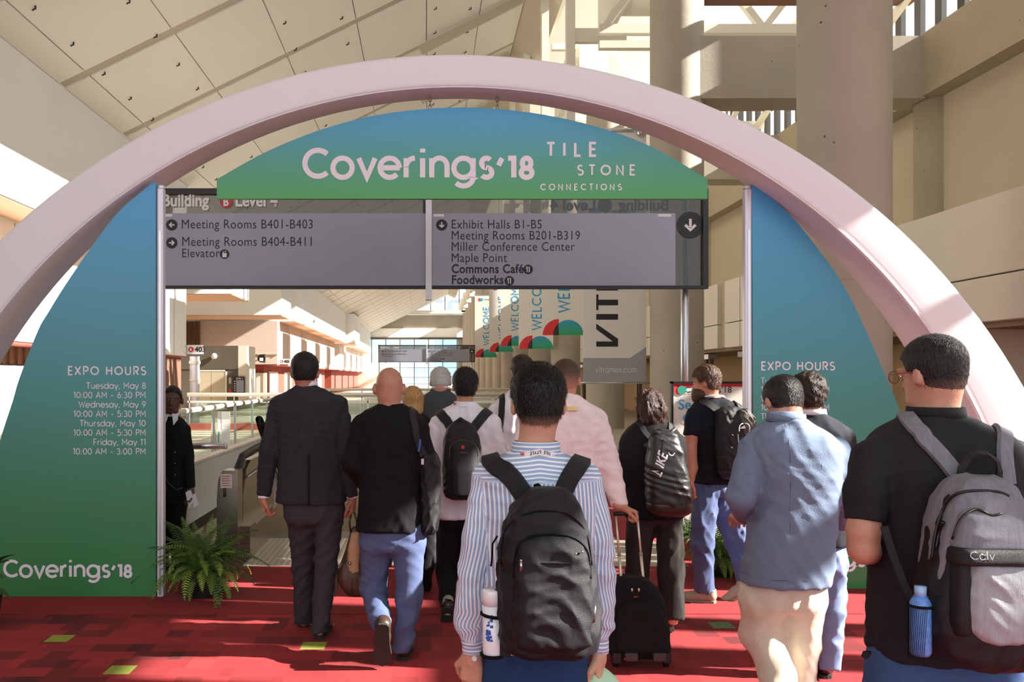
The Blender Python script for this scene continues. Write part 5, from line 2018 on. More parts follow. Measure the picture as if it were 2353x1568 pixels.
def smooth_path(pts, it=3):
    q = np.array(pts, float)
    for _ in range(it):
        q[1:-1] = (q[:-2] + 2 * q[1:-1] + q[2:]) / 4
    return q


def lay_strap(bg_, per, name, pts, wid, th, m, n=7, off=.004):
    """strap from bag over the shoulder, laid on the garment"""
    q = np.array(smooth_pts([tuple(per.J(*v)) for v in pts], n))
    pr_, nr_ = per.top.project(q, off)
    pr_, nr_ = smooth_path(pr_, 4), smooth_path(nr_, 8)
    return bg_.mb(name, MB().ribbon([Vector(v) for v in pr_], [Vector(v) for v in nr_], wid, th), m)


def spack(per, label, rows, yc, ry, m, base, n=3.0, seed=0, rnd=.035, amp=.004):
    """soft backpack body"""
    bg_ = Bag(per, 'backpack', label, base, 'backpack', 'backpacks')
    S = Sdf(.007)
    S.loft(bag_rows(per, rows, yc, ry), .02, n, rnd)
    S.post.append(waves(seed + 77, (38, 60, 90), (amp, amp, amp * .6)))
    bg_.S = S
    bg_.body = bg_.sdf('bag_body', S, m)
    return bg_


def on_bag(bg_, pts, off=.001):
    q = np.array([tuple(a) for a in pts])
    return bg_.S.project(q, off)


def zipline(bg_, per, pts, name='zip', r=.0028, m=None):
    q = smooth_path([on_surf(bg_.S, per, x, y) for x, y in smooth_pts(pts, 5)], 2)
    return bg_.mb(name, MB().tube([Vector(a) for a in q], r, 6), m or M_BLKM)


def ysurf(S, q, lo=-.6, hi=.2):
    """first hit of the field along +Y from the camera side"""
    ys = np.linspace(lo, hi, 260)
    out = np.zeros(len(q))
    for i, a in enumerate(q):
        pp = np.stack([np.full_like(ys, a[0]), ys, np.full_like(ys, a[2])], 1)
        d_ = S.eval(pp)
        k = np.argmax(d_ < 0)
        out[i] = ys[k] if d_[k] < 0 else 0
    return out


Bag.ysurf = lambda s, q: ysurf(s.S, q)

bg_ = spack(p, 'black backpack with small red square logo on the white-shirted man', [(968, 1040, 1082, .45), (985, 1026, 1094, .7), (1015, 1018, 1104, .95), (1080, 1016, 1108, 1.1), (1130, 1018, 1108, 1), (1148, 1026, 1100, .8)],
            -.21, .09, M_BLKN, p.J(1063, 1150, -.2), seed=5)
S = Sdf(.006)
S.loft(bag_rows(p, ((1010, 1044, 1084, .6), (1024, 1034, 1096, .9), (1080, 1032, 1100, 1.1), (1138, 1034, 1100, 1), (1144, 1040, 1094, .8)), -.27, .055), .02, 3, .02)
pk = bg_.sdf('front_pocket', S, M_BLKN)
bg_.S = S
zipline(bg_, p, ((1034, 1060), (1034, 1030), (1046, 1016), (1066, 1012), (1088, 1018), (1098, 1034), (1098, 1060)), m=mat('olive_piping', '5b574a', rough=.5))
zipline(bg_, p, ((1036, 1045), (1066, 1040), (1096, 1045)), m=mat('olive_piping', '5b574a'))
y0 = on_surf(bg_.S, p, 1064, 1028)[1]
a = p.J(1060, 1032, y0), p.J(1067, 1024, y0)
bg_.mb('logo_patch', MB().box(a[0][0], a[1][0], y0 - .004, y0 + .004, a[0][2], a[1][2]), M_SRED)
bg_.mb('grab_handle', MB().ribbon([Vector(p.J(x, y, d_)) for x, y, d_ in ((1042, 990, -.2), (1047, 972, -.22), (1058, 964, -.23), (1070, 972, -.22), (1076, 990, -.2))], [Vector((0, -.8, .6))] * 5, .03, .01), M_BLKN)
for pts in (((1040, 990, -.16), (1022, 965, -.14), (1012, 950, -.06), (1012, 955, .05)), ((1085, 990, -.16), (1104, 965, -.14), (1116, 950, -.06), (1116, 955, .05))):
    lay_strap(bg_, p, 'shoulder_strap', pts, .065, .012, M_BLKN)

# ---------------------------------------------------------------- bearded man, white shirt, dark strap
p = Person(6.7, 1195, 'bearded man in white shirt with dark strap, left of the pink shirt', 7, skin='b5836a', h=.012, yaw_head=12)
p.head(1198, 855, .93, 0.0, (1196, 905, -.02))
figure(p, [(896, 1172, 1220, .08, -.01), (905, 1160, 1232, .095, 0), (918, 1142, 1250, .11, 0), (935, 1130, 1262, .125, 0), (980, 1128, 1264, .135, 0), (1060, 1134, 1258, .13, 0), (1150, 1134, 1258, .135, 0)], M_WSHIRT,
       [[(1138, 945, 0, 18), (1128, 1020, 0, 17), (1135, 1090, .06, 13)], [(1254, 945, 0, 18), (1264, 1020, 0, 17), (1258, 1090, .06, 13)]],
       [(1120, 1140, 1252, .12, 0), (1180, 1138, 1252, .12, 0)], [[(1166, 1200, 0, 27), (1166, 1270, .1, 21), (1165, 1338, .15, 17)], [(1224, 1200, 0, 27), (1224, 1270, .05, 21), (1224, 1342, 0, 17)]],
       M_SUITT, top_amp=.007, top_name='shirt', h=.012)
for x, dy in ((1165, .12), (1224, -.03)):
    shoe(p, 'shoe', p.J(x, 1350, dy) * np.array((1, 1, 0)), (0, 1, 0), M_SHOEB, M_SOLE)
for x, sg in ((1136, -1), (1257, 1)):
    sdf_obj('hand', hand_field(p.J(x, 1092, .07), (-sg * .2, .4, -.9), (sg, 0, 0), sg, .7, h=.006), p.skin, p.o)
add_hair(p.o, 'hair', hair_field(p.hc, p.R, p.hsc, .013, 24, amp=.003, top=.004), hair_mat('hair_brown', '2c1c14'), 2000, .02, 6)
S = Sdf(.006)
c = p.hc
S.ell(c + p.R @ np.array((0, .045, -.07)), (.066, .062, .05), .02, p.R)
S.ell(c + p.R @ np.array((0, .05, -.095)), (.05, .055, .04), .02, p.R)
S.clips.append(lambda q: np.maximum(((q - c) @ p.R)[:, 2] + .035, .0 - ((q - c) @ p.R)[:, 1]))
add_hair(p.o, 'beard', S, hair_mat('hair_brown', '2c1c14'), 900, .014, 7)
neck_ring(p, 1196, 904, -.01, .072, .074, .03, M_WSHIRT)
bg_ = Bag(p, 'messenger_bag', 'dark messenger bag on the bearded man in the white shirt', p.J(1140, 1130, -.12), 'bag')
S = Sdf(.008)
S.rbox(p.J(1142, 1085, -.16), (.1, .05, .14), .03)
bg_.sdf('bag_body', S, M_BLKN)
pts = [p.J(*a) for a in ((1142, 1040, -.14), (1146, 990, -.14), (1150, 950, -.14), (1152, 925, -.11), (1158, 915, -.02), (1162, 925, .06))]
pr_, nr_ = p.top.project(np.array(smooth_pts([tuple(q) for q in pts], 5)), .004)
bg_.mb('strap', MB().ribbon([Vector(a) for a in pr_], [Vector(a) for a in nr_], .05, .008), M_BLKN)

# ---------------------------------------------------------------- pink shirt man with suitcase
p = Person(5.25, 1290, 'man in pale pink shirt pulling the black suitcase', 8, skin='bd8570', yaw_head=-10)
p.head(1300, 875, .94, 0.0, (1292, 940, -.02), .062)
figure(p, [(906, 1262, 1326, .085, -.01), (916, 1246, 1340, .10, 0), (932, 1220, 1364, .12, 0), (952, 1204, 1384, .135, 0), (1000, 1198, 1390, .15, 0), (1050, 1198, 1388, .15, .01),
           (1090, 1200, 1384, .15, .01), (1116, 1202, 1380, .15, .01)], M_PINKS,
       [[(1214, 972, 0, 28), (1196, 1075, .0, 26), (1215, 1150, .15, 18)], [(1368, 972, 0, 30), (1402, 1080, -.04, 27), (1424, 1166, -.12, 19)]],
       [(1085, 1206, 1380, .14, .01), (1140, 1208, 1380, .14, 0), (1190, 1212, 1376, .13, 0)],
       [[(1252, 1200, 0, 40), (1256, 1320, .08, 30), (1258, 1462, .12, 23)], [(1338, 1200, 0, 40), (1340, 1320, .0, 30), (1338, 1475, -.06, 23)]],
       cloth('near_black_trousers', '17161a'), top_amp=.009, top_freq=(24, 40, 60), top_name='shirt')
for x, dy in ((1258, .1), (1338, -.08)):
    shoe(p, 'shoe', p.J(x, 1485, dy) * np.array((1, 1, 0)), (.05, 1, 0), M_SHOEB, M_SOLE)
sdf_obj('hand', hand_field(p.J(1428, 1166, -.14), (.9, -.15, -.35), (.3, .2, 1), 1, 1.25, thumb=.9), p.skin, p.o)
sdf_obj('hand', hand_field(p.J(1217, 1152, .16), (.3, .5, -.7), (-1, 0, 0), -1, .7), p.skin, p.o)
fd = hair_mat('hair_sandy_fade', '4a3324', 'b98672')
add_hair(p.o, 'hair', hair_field(p.hc, p.R, p.hsc, .007, 25, amp=.002, top=.005), fd, 2000, .012, 9, p.hc, p.R, p.hsc, (.06, -.04))
neck_ring(p, 1294, 912, -.01, .073, .076, .032, M_PINKS)
neck_ring(p, 1294, 914, -.01, .082, .084, .01, M_LAN, 'lanyard')
MB().box(*[v for c in zip(p.J(1304, 944, -.155), p.J(1324, 934, -.1)) for v in sorted(c)]).build('lanyard_badge', mat('orange_badge', 'e6cf9a'), p.o)

# suitcase
sc_D = 4.82
po = P(1478, CY, sc_D)
po.z = 0
sc_ = empty('rolling_suitcase', po, 'black rolling suitcase with extended silver handle', 'suitcase')


def SJ(px, py, dy=0):
    return np.array(P(px, py, sc_D + dy) - po)


tl = .24          # lean away from the camera, metres per metre of height


def lean(q):
    q = np.array(q, float)
    q[..., 1] += q[..., 2] * tl
    return q


zt, zb_ = .47, .05
S = Sdf(.006)
S.loft([(z, cx, .1 + z * tl, rx, .105 * k) for z, cx, rx, k in ((.045, 0, .163, .85), (.075, 0, .176, 1), (.2, .0, .176, 1), (.34, -.004, .165, 1), (.42, -.012, .135, .95), (.465, -.02, .09, .8), (.475, -.02, .06, .6))], .02, 4, .02)
S.post.append(waves(31, (30, 55), (.003, .002)))
M_CASE = cloth('black_luggage_cloth', '121212', rough=.8, bump=.4)
sdf_obj('case_body', S, M_CASE, sc_)
S2 = Sdf(.006)
S2.loft([(z, cx, .0 + z * tl, rx, .035) for z, cx, rx in ((.09, 0, .135), (.12, 0, .148), (.28, 0, .14), (.34, 0, .11), (.36, -.005, .07))], .02, 3.5, .02)
sdf_obj('front_pocket', S2, M_CASE, sc_)
for nm, xa, xb in (('handle_rod', (1415, 1184), (1430, 1363)), ('handle_rod', (1464, 1182), (1481, 1363))):
    ta, tb = SJ(*xa, .29), SJ(*xb, .19)
    rod = MB().tube([tb, tb + (ta - tb) * .5], .0085, 10).tube([tb + (ta - tb) * .48, ta], .0065, 10)
    r_o = rod.build(nm, mat('champagne_aluminium', 'd9d2bf', rough=.35, metal=.6), sc_)
    MB().tube([tb + (ta - tb) * .47, tb + (ta - tb) * .51], .0105, 10).build('lock_collar', mat('grey_plastic', '8f8a80'), r_o)
ga, gb = SJ(1410, 1182, .29), SJ(1468, 1180, .29)
MB().tube([ga, ga + (gb - ga) * .5 + np.array((0, 0, .004)), gb], [.012, .014, .012], 12).build('grip', M_BLACK, sc_)
hs = [SJ(1437, 1362, .16), SJ(1446, 1348, .16), SJ(1462, 1343, .16), SJ(1482, 1350, .16), SJ(1492, 1364, .16)]
MB().tube([Vector(a) for a in smooth_pts([tuple(h_) for h_ in hs], 4)], .007, 8, flat=.6).build('carry_handle', M_BLKN, sc_)
for x in (1461, 1477):
    q = SJ(x, 1366, .0)
    q[1] = .1 + q[2] * tl - .11
    MB().ball(q, (.008, .006, .013), 8, 6).build('zip_pull', M_METAL, sc_)
for x, y, w_ in ((1470, 1382, .012), (1437, 1512, .012), (1519, 1512, .012)):
    q = SJ(x, y, 0)
    yy = float(ysurf(S, np.array([q]))[0]) if y < 1400 else float(ysurf(S2, np.array([q]))[0] or -.02)
    MB().box(q[0] - w_, q[0] + w_, yy - .003, yy + .004, q[2] - .004, q[2] + .004).build('red_label', M_SRED, sc_)
for sx in (-.14, .14):
    wh = MB()
    wh.tube([(sx - .014, .06, .026), (sx + .014, .06, .026)], .026, 16)
    wh.build('wheel', M_BLACK, sc_)
    MB().box(sx - .022, sx + .022, .02, .1, .03, .085).build('wheel_housing', M_DARK, sc_)
for sx in (-.07, .085):
    MB().bevbox(sx - .035, sx + .035, -.03, .02, .055, .1, .006).build('corner_guard', mat('dark_grey_plastic', '333336', rough=.5), sc_)

# ---------------------------------------------------------------- woman with drawstring backpack
p = Person(5.55, 1503, 'woman in black with wavy brown hair and a sporty backpack', 10, skin='c29078', yaw_head=25, pitch_head=-12)
p.head(1490, 935, .88, .02, (1497, 985, 0))
figure(p, [(968, 1466, 1528, .075, 0), (978, 1450, 1545, .09, 0), (992, 1436, 1560, .105, 0), (1010, 1430, 1568, .115, 0), (1060, 1434, 1566, .12, 0), (1110, 1442, 1562, .115, 0), (1160, 1436, 1568, .125, 0), (1190, 1434, 1570, .13, 0)], M_BLK,
       [[(1446, 1018, 0, 22), (1436, 1100, .02, 20), (1455, 1150, .15, 15)], [(1556, 1018, 0, 20), (1562, 1100, .04, 19), (1545, 1150, .16, 15)]],
       [(1165, 1442, 1566, .12, 0), (1205, 1440, 1568, .125, 0)],
       [[(1470, 1215, .0, 31), (1464, 1320, .06, 26), (1460, 1440, .1, 30)], [(1537, 1215, 0, 31), (1541, 1310, .02, 29), (1546, 1424, -.02, 27)]],
       cloth('taupe_black_trousers', '2b2724'), top_amp=.005, leg_amp=.007, leg_bias=(1.2, .5, .15))
shoe(p, 'shoe', p.J(1542, 1436, -.03), (0, 1, -.15), M_SHOEB, M_SOLE, .23, heel_h=.045, wd=.075)
shoe(p, 'shoe', p.J(1462, 1436, .08), (-.05, 1, -.15), M_SHOEB, M_SOLE, .23, heel_h=.045, wd=.075)
for x, sg in ((1458, -1), (1543, 1)):
    sdf_obj('hand', hand_field(p.J(x, 1150, .18), (-sg * .5, .7, 0), (0, .2, 1), -sg, .8, h=.005), p.skin, p.o)
c = p.hc
S = Sdf(.0065)
S.ell(c + (0.002, -.015, .028), (.082, .098, .088), .02)
S.cone(c + (.05, -.05, -.02), c + (.065, -.05, -.085), .05, .035, .03)
S.cone(c + (-.03, -.06, -.02), c + (-.03, -.06, -.08), .05, .04, .03)
S.cone(c + (.02, -.08, -.03), c + (.035, -.07, -.095), .05, .035, .03)
S.post.append(waves(46, (70, 100, 150), (.01, .008, .006), (1, .6, .35)))
S.clips.append(lambda q: np.minimum(((q - c) @ p.R)[:, 1] - .04, c[2] + .07 - q[:, 2]))
add_hair(p.o, 'hair', S, hair_mat('hair_auburn', '3a2117'), 3500, .035, 10, down=(.3, -.1, -1), lift=.15, wd=.0014)
bg_ = spack(p, 'glossy black drawstring backpack with slanted white lettering', [(986, 1508, 1542, .4), (1000, 1494, 1556, .6), (1030, 1488, 1566, .85), (1070, 1484, 1574, 1), (1110, 1484, 1582, 1.15), (1150, 1486, 1588, 1.2), (1172, 1490, 1586, 1.1), (1184, 1502, 1576, .8)],
            -.21, .1, mat('glossy_black_nylon', '1a1917', rough=.42, var=.1, spec=.5, bump=.2, bscale=30), p.J(1537, 1186, -.2), seed=11, amp=.005)
bg_.mb('knot', MB().tube([p.J(x, y, -.24) for x, y in ((1498, 990), (1512, 996), (1527, 1000), (1540, 996), (1552, 985))], [.012, .016, .02, .016, .01], 10), MATS['glossy_black_nylon'])
bg_.mb('drawstring', MB().tube([p.J(x, y, -.3) for x, y in ((1524, 1010), (1518, 1050), (1521, 1085), (1520, 1098))], .003, 6), M_BLKM)
bg_.mb('cord_end', MB().tube([p.J(1521, 1086, -.335), p.J(1517, 1097, -.335)], .005, 8), M_SIGNW)
# lettering slanting down the left side of the pack
org, ux = np.array(p.J(1503, 1092, -.25)), np.array(p.J(1527, 1017, -.25)) - np.array(p.J(1503, 1092, -.25))
ux = ux / np.linalg.norm(ux)
vx = np.array((-ux[2], 0, ux[0]))


def nk(a, b_, e):
    q = org + ux * a * 1.0 + vx * (b_ - .0)
    yy = ysurf(bg_.S, np.array([q]))[0]
    return (q[0], (yy if yy else -.2) - .004 - e, q[2])


quads, wd_ = stroke_text('NIKE', .062, .2, .0)
mbk = MB()
for qd in quads:
    mbk.add([nk(a + .25 * b_, b_ - .03, 0) for a, b_ in qd], [(0, 1, 2, 3)])
bg_.mb('white_lettering', mbk, M_SIGNW)
sw = [(1536, 1040), (1539, 1046), (1545, 1047), (1550, 1041)]
q = np.array([on_surf(bg_.S, p, x, y) for x, y in smooth_pts(sw, 4)]) - np.array((0, .003, 0))
bg_.mb('white_swoosh', MB().tube([Vector(a) for a in q], [.0015 + .003 * math.sin(PI * i / (len(q) - 1)) for i in range(len(q))], 6, flat=.5), M_SIGNW)
S = Sdf(.007)
S.loft(bag_rows(p, ((1149, 1484, 1590, 1.22), (1172, 1488, 1588, 1.14), (1186, 1502, 1577, .82)), -.212, .1), .02, 3, .03)
bg_.sdf('leather_base', S, mat('dark_brown_base', '2a1c17', rough=.4, var=.15))
for pts in (((1500, 1010, -.14), (1482, 990, -.13), (1470, 975, -.05), (1470, 985, .05)), ((1548, 1010, -.14), (1546, 990, -.12), (1538, 976, -.04), (1538, 985, .05))):
    lay_strap(bg_, p, 'shoulder_strap', pts, .035, .008, M_BLKN)

# ---------------------------------------------------------------- bearded T-shirt man
p = Person(6.3, 1640, 'bearded man in navy T-shirt and jeans stepping to the left', 11, skin='bb7f66', yaw_head=58, pitch_head=-8)
p.head(1622, 881, .89, .0, (1636, 930, 0))
figure(p, [(914, 1614, 1662, .08, 0), (924, 1600, 1682, .1, 0), (938, 1586, 1704, .12, 0), (960, 1584, 1712, .135, 0), (1010, 1590, 1708, .14, 0), (1060, 1596, 1696, .14, 0), (1110, 1590, 1686, .145, 0)], cloth('navy_tshirt', '12141d'),
       [[(1596, 955, -.03, 20), (1588, 1003, -.06, 20)], [(1700, 955, .08, 19), (1706, 1003, .1, 19)]],
       [(1090, 1592, 1684, .13, 0), (1140, 1588, 1680, .135, 0)],
       [[(1618, 1150, -.04, 31), (1614, 1250, -.05, 25), (1619, 1360, -.03, 22)], [(1655, 1140, .08, 32), (1694, 1245, .12, 28), (1716, 1335, .02, 21)]],
       M_JEAN, top_amp=.005, leg_amp=.009, top_name='t_shirt', leg_name='jeans',
       bare=[[(1590, 990, -.05, 15), (1586, 1035, -.06, 14.5), (1590, 1075, -.08, 13), (1586, 1105, -.12, 9.5)], [(1704, 990, .1, 15), (1708, 1040, .1, 13), (1690, 1090, .2, 10)]])
shoe(p, 'shoe', p.J(1646, 1387, -.06) * np.array((1, 1, 0)), (-1, .35, 0), mat('tan_suede', '9b8d79', rough=.8), M_SOLEG, .27)
shoe(p, 'shoe', p.J(1732, 1358, -.02), (-.75, .3, -.55), MATS['tan_suede'], M_SOLEG, .27, up=(-.4, .3, .8))
sdf_obj('hand', hand_field(p.J(1586, 1104, -.12), (-.2, .2, -1), (-1, -.2, 0), -1, .8, h=.005), p.skin, p.o)
sdf_obj('hand', hand_field(p.J(1690, 1090, .2), (-.5, .3, -.5), (1, 0, .3), 1, .8, h=.005), p.skin, p.o)
add_hair(p.o, 'hair', hair_field(p.hc, p.R, p.hsc, .014, 26, amp=.004, top=.01), hair_mat('hair_chestnut', '4b2d1a'), 2600, .022, 11, lift=.5)
S = Sdf(.006)
c = p.hc
RB = p.R
S.ell(c + RB @ np.array((0, .045, -.07)), (.068, .066, .052), .02, RB)
S.ell(c + RB @ np.array((0, .06, -.1)), (.05, .055, .045), .02, RB)
S.clips.append(lambda q: np.maximum(((q - c) @ RB)[:, 2] + .03, .005 - ((q - c) @ RB)[:, 1]))
add_hair(p.o, 'beard', S, hair_mat('hair_chestnut', '4b2d1a'), 1200, .018, 12)
neck_ring(p, 1638, 917, 0, .083, .085, .012, M_LAN, 'lanyard', tilt=.02)
bg_ = spack(p, 'black backpack with grey mesh pocket and oval badge on the T-shirt man', [(934, 1655, 1700, .5), (950, 1645, 1716, .8), (990, 1642, 1728, 1), (1050, 1645, 1728, 1), (1090, 1648, 1718, .9), (1102, 1655, 1706, .6)],
            -.17, .1, M_BLKN, p.J(1686, 1104, -.2), seed=12)
S = Sdf(.006)
S.loft(bag_rows(p, ((940, 1690, 1716, .6), (958, 1690, 1731, .9), (985, 1694, 1733, 1), (1004, 1698, 1730, .8)), -.19, .1), .02, 2.6, .02)
S.post.append(waves(88, (110, 150), (.006, .004), (1, .3, .4)))
bg_.sdf('mesh_pocket', S, mat('grey_mesh', '55504a', rough=.8))
q = np.array([on_surf(S, p, x, y) for x, y in smooth_pts([(1698, 992), (1699, 980), (1705, 974), (1716, 974), (1722, 982), (1721, 994)], 4)]) - np.array((0, .003, 0))
bg_.mb('badge_piping', MB().tube([Vector(a) for a in q], .004, 6), M_SIGNW)
a = [on_surf(S, p, x, y) for x, y in ((1702, 986), (1718, 985), (1710, 978))]
bg_.mb('badge', MB().prism([(v[0], v[2]) for v in a], a[2][1] - .006, a[2][1] + .006), M_SIGNW)
q = np.array([on_surf(bg_.S, p, x, y) for x, y in ((1696, 998), (1697, 1020), (1694, 1045), (1688, 1060))])
bg_.mb('white_piping', MB().tube([Vector(v) for v in q], .003, 6), M_SIGNW)
for x, y in ((1683, 1000), (1681, 1029)):
    bg_.mb('buckle', MB().ball(on_surf(bg_.S, p, x, y), .009), M_METAL)
for pts in (((1655, 950, -.13), (1640, 935, -.13), (1622, 926, -.08), (1612, 935, .04)), ((1700, 950, -.1), (1698, 935, -.08), (1690, 926, 0), (1690, 940, .1))):
    lay_strap(bg_, p, 'shoulder_strap', pts, .06, .012, M_BLKN)
# ---------------------------------------------------------------- striped-shirt man (nearest, centre)
def striped(name):
    m = bpy.data.materials.new(name)
    m.use_nodes = True
    nt = m.node_tree
    b = nt.nodes['Principled BSDF']
    b.inputs['Roughness'].default_value = .85
    b.inputs['Specular IOR Level'].default_value = .2
    at = nt.nodes.new('ShaderNodeAttribute')
    at.attribute_name = 'su'
    dv = nt.nodes.new('ShaderNodeMath')
    dv.operation = 'DIVIDE'
    dv.inputs[1].default_value = .0128
    nt.links.new(at.outputs['Fac'], dv.inputs[0])
    fr = nt.nodes.new('ShaderNodeMath')
    fr.operation = 'FRACT'
    nt.links.new(dv.outputs[0], fr.inputs[0])
    r = nt.nodes.new('ShaderNodeValToRGB')
    el = r.color_ramp.elements
    for _ in range(3):
        el.new(.5)
    for e, (q, c) in zip(el, ((0, '9fb6d6'), (.48, '92abce'), (.56, 'eef2f8'), (.88, 'eef2f8'), (.95, '9fb6d6'))):
        e.position = q
        e.color = (*lin(c), 1)
    nt.links.new(fr.outputs[0], r.inputs[0])
    nz = nt.nodes.new('ShaderNodeTexNoise')
    nz.inputs['Scale'].default_value = 900
    bp = nt.nodes.new('ShaderNodeBump')
    bp.inputs['Strength'].default_value = .1
    nt.links.new(nz.outputs[0], bp.inputs['Height'])
    nt.links.new(bp.outputs[0], b.inputs['Normal'])
    nt.links.new(r.outputs[0], b.inputs['Base Color'])
    return m


M_STRIPE = striped('blue_white_stripe')
p = Person(2.78, 1228, 'man in blue and white striped shirt with big black backpack, nearest in the middle', 9, h=.008, skin='c79a82')
p.head(1236, 930, .93, 0.0, (1230, 1030, -.01), .058)
armL = [(1122, 1092, 0, 36), (1098, 1240, -.02, 37), (1084, 1385, -.01, 38), (1080, 1432, 0, 36), (1084, 1462, 0, 25), (1085, 1498, .01, 24)]
armR = [(1346, 1098, 0, 36), (1374, 1240, -.02, 36), (1384, 1380, -.01, 31), (1384, 1430, 0, 28), (1378, 1462, 0, 22), (1376, 1500, .01, 21)]
rowsP = [(1036, 1184, 1280, .078, -.005), (1044, 1160, 1300, .09, -.005), (1052, 1138, 1320, .10, 0), (1062, 1118, 1338, .11, 0), (1078, 1104, 1354, .12, 0), (1120, 1102, 1362, .125, 0), (1200, 1106, 1364, .125, 0),
         (1300, 1110, 1360, .12, 0), (1400, 1110, 1356, .12, 0), (1484, 1110, 1350, .125, 0)]
TT = Sdf(.007)
TT.loft(p.rows(rowsP), .02, 2.5)
TA = [Sdf(.007).limb(p.chain(a), .02) for a in (armL, armR)]


def su(V):
    dt = TT.eval(V)
    out = V[:, 0] * .96 + .002 * np.sin(V[:, 2] * 30) + V[:, 2] * .02
    zy = p.J(0, 1100)[2]
    yoke = V[:, 2] > zy
    out = np.where(yoke, V[:, 2] * 1.0 + np.abs(V[:, 0] - p.J(1230, 0)[0]) * .12, out)
    for ch, S in zip((armL, armR), TA):
        da = S.eval(V)
        c = p.chain(ch)
        pts = np.array([q[:3] for q in c])
        # nearest axis point, angle round it
        best = np.full(len(V), 9.0)
        ang = np.zeros(len(V))
        tt = np.zeros(len(V))
        for i in range(len(pts) - 1):
            a, b = pts[i], pts[i + 1]
            t = np.clip(((V - a) @ (b - a)) / ((b - a) @ (b - a)), 0, 1)
            w = V - (a + t[:, None] * (b - a))
            d_ = np.linalg.norm(w, axis=1)
            u = d_ < best
            best = np.where(u, d_, best)
            ang = np.where(u, np.arctan2(w[:, 0], -w[:, 1]), ang)
            tt = np.where(u, i + t, tt)
        arm = da < dt - .002
        su_a = ang * .052 + .3 + .006 * np.sin(tt * 5)
        cuff = tt > 4.02
        su_a = np.where(cuff, V[:, 2], su_a)
        out = np.where(arm & ~(yoke & (tt < .05)), su_a, out)
    return out


figure(p, rowsP, M_STRIPE, [armL, armR],
       [(1440, 1114, 1346, .115, 0), (1500, 1110, 1350, .12, 0), (1560, 1106, 1352, .125, 0), (1600, 1106, 1352, .125, 0)],
       [[(1170, 1620, .02, 60), (1168, 1800, .05, 44), (1166, 2020, .02, 34)], [(1290, 1620, 0, 60), (1292, 1800, .12, 44), (1290, 2010, .18, 34)]],
       cloth('navy_trousers', '1f3a62'), top_amp=.0045, leg_amp=.006, h=.0065, top_freq=(30, 48, 75), top_name='striped_shirt', attrs={'su': su})
for x, dy in ((1166, -.02), (1290, .16)):
    shoe(p, 'shoe', p.J(x, 2030, dy) * np.array((1, 1, 0)), (0, 1, 0), M_SHOEB, M_SOLE)
sdf_obj('hand', hand_field(p.J(1085, 1502, .01), (.03, .12, -1), (-.35, -1, 0), 1, .55, spread=.05, thumb=.7, sc=1.02, h=.003), p.skin, p.o)
sdf_obj('hand', hand_field(p.J(1376, 1500, .01), (.02, -.1, -1), (1, -.35, 0), 1, 1.15, spread=.05, thumb=.9, sc=1.0, h=.003), p.skin, p.o)
MB().tube([p.J(1090, 1514, -.045), p.J(1092, 1516, -.03)], .0085, 12).build('white_ring', M_SIGNW, p.o)
fd = hair_mat('hair_black_fade', '090808', 'a88672', rough=.4)
add_hair(p.o, 'hair', hair_field(p.hc, p.R, p.hsc, .012, 27, nape=-.075, amp=.002, top=.006, side=.004), fd, 9000, .016, 13, p.hc, p.R, p.hsc, (-.028, -.085), down=(0, -.2, -1), lift=.5, wd=.0009)
neck_ring(p, 1231, 1040, -.008, .0745, .078, .036, M_STRIPE, 'shirt_collar')
zl = p.J(0, 1032)[2]
M_RINK = mat('lanyard_ink', '1c1c22')
c0 = p.J(1231, 1040, -.008)


def on_neck(a, b, e, r0=.0875, z0=zl):
    """wrap (a along, b up) round the back of the neck; a = 0 at the spine, positive to the right"""
    an = -PI / 2 + a / r0
    return (c0[0] + r0 * math.cos(an), c0[1] + (r0 + .003) * math.sin(an) - e, z0 + b)


ln = MB()
n_ = 30
for i in range(n_):
    a0, a1 = -.12 + .24 * i / n_, -.12 + .24 * (i + 1) / n_
    o0, o1 = abs(a0) * .25, abs(a1) * .25
    ln.add([on_neck(a0, -.011 - o0, 0), on_neck(a1, -.011 - o1, 0), on_neck(a1, .009 - o1, 0), on_neck(a0, .009 - o0, 0)], [(0, 1, 2, 3)], True)
ln.build('lanyard', M_LAN, p.o)
quads, wd_ = stroke_text('TILE STYLE', .011, .2, .06)
t_ = MB()
for qd in quads:
    t_.add([on_neck(-(a - wd_ / 2) + .004, -(b - .005) - abs(-(a - wd_ / 2)) * .2, .0, .0888) for a, b in qd], [(0, 1, 2, 3)])
t_.build('lanyard_lettering', M_RINK, p.o)
ln = MB()
ln.add([on_neck(-.062, -.016, 0, .0888), on_neck(-.048, -.013, 0, .0888), on_neck(-.048, -.004, 0, .0888), on_neck(-.062, -.007, 0, .0888)], [(0, 1, 2, 3)])
ln.build('lanyard_flag', mat('lanyard_red', 'd8545c'), p.o)

M_PACK = cloth('black_pack_nylon', '121318', rough=.55, spec=.35, bump=.35, bscale=700, var=.12)
bg_ = spack(p, 'large black backpack with a white tumbler in its side pocket', [(1120, 1214, 1306, .55), (1140, 1196, 1322, .7), (1170, 1174, 1336, .85), (1210, 1156, 1348, .95), (1260, 1146, 1360, 1), (1340, 1142, 1370, 1.05), (1430, 1142, 1380, 1.08), (1475, 1148, 1374, 1.05), (1498, 1160, 1364, .95), (1504, 1176, 1348, .8)],
            -.215, .1, M_PACK, p.J(1258, 1506, -.2), seed=21, amp=.005, rnd=.03)
S = Sdf(.006)
S.loft(bag_rows(p, ((1226, 1226, 1312, .5), (1240, 1200, 1336, .8), (1262, 1186, 1350, .95), (1320, 1178, 1358, 1), (1420, 1172, 1362, 1.1), (1480, 1176, 1356, 1), (1494, 1190, 1340, .7)), -.30, .055), .02, 3, .022)
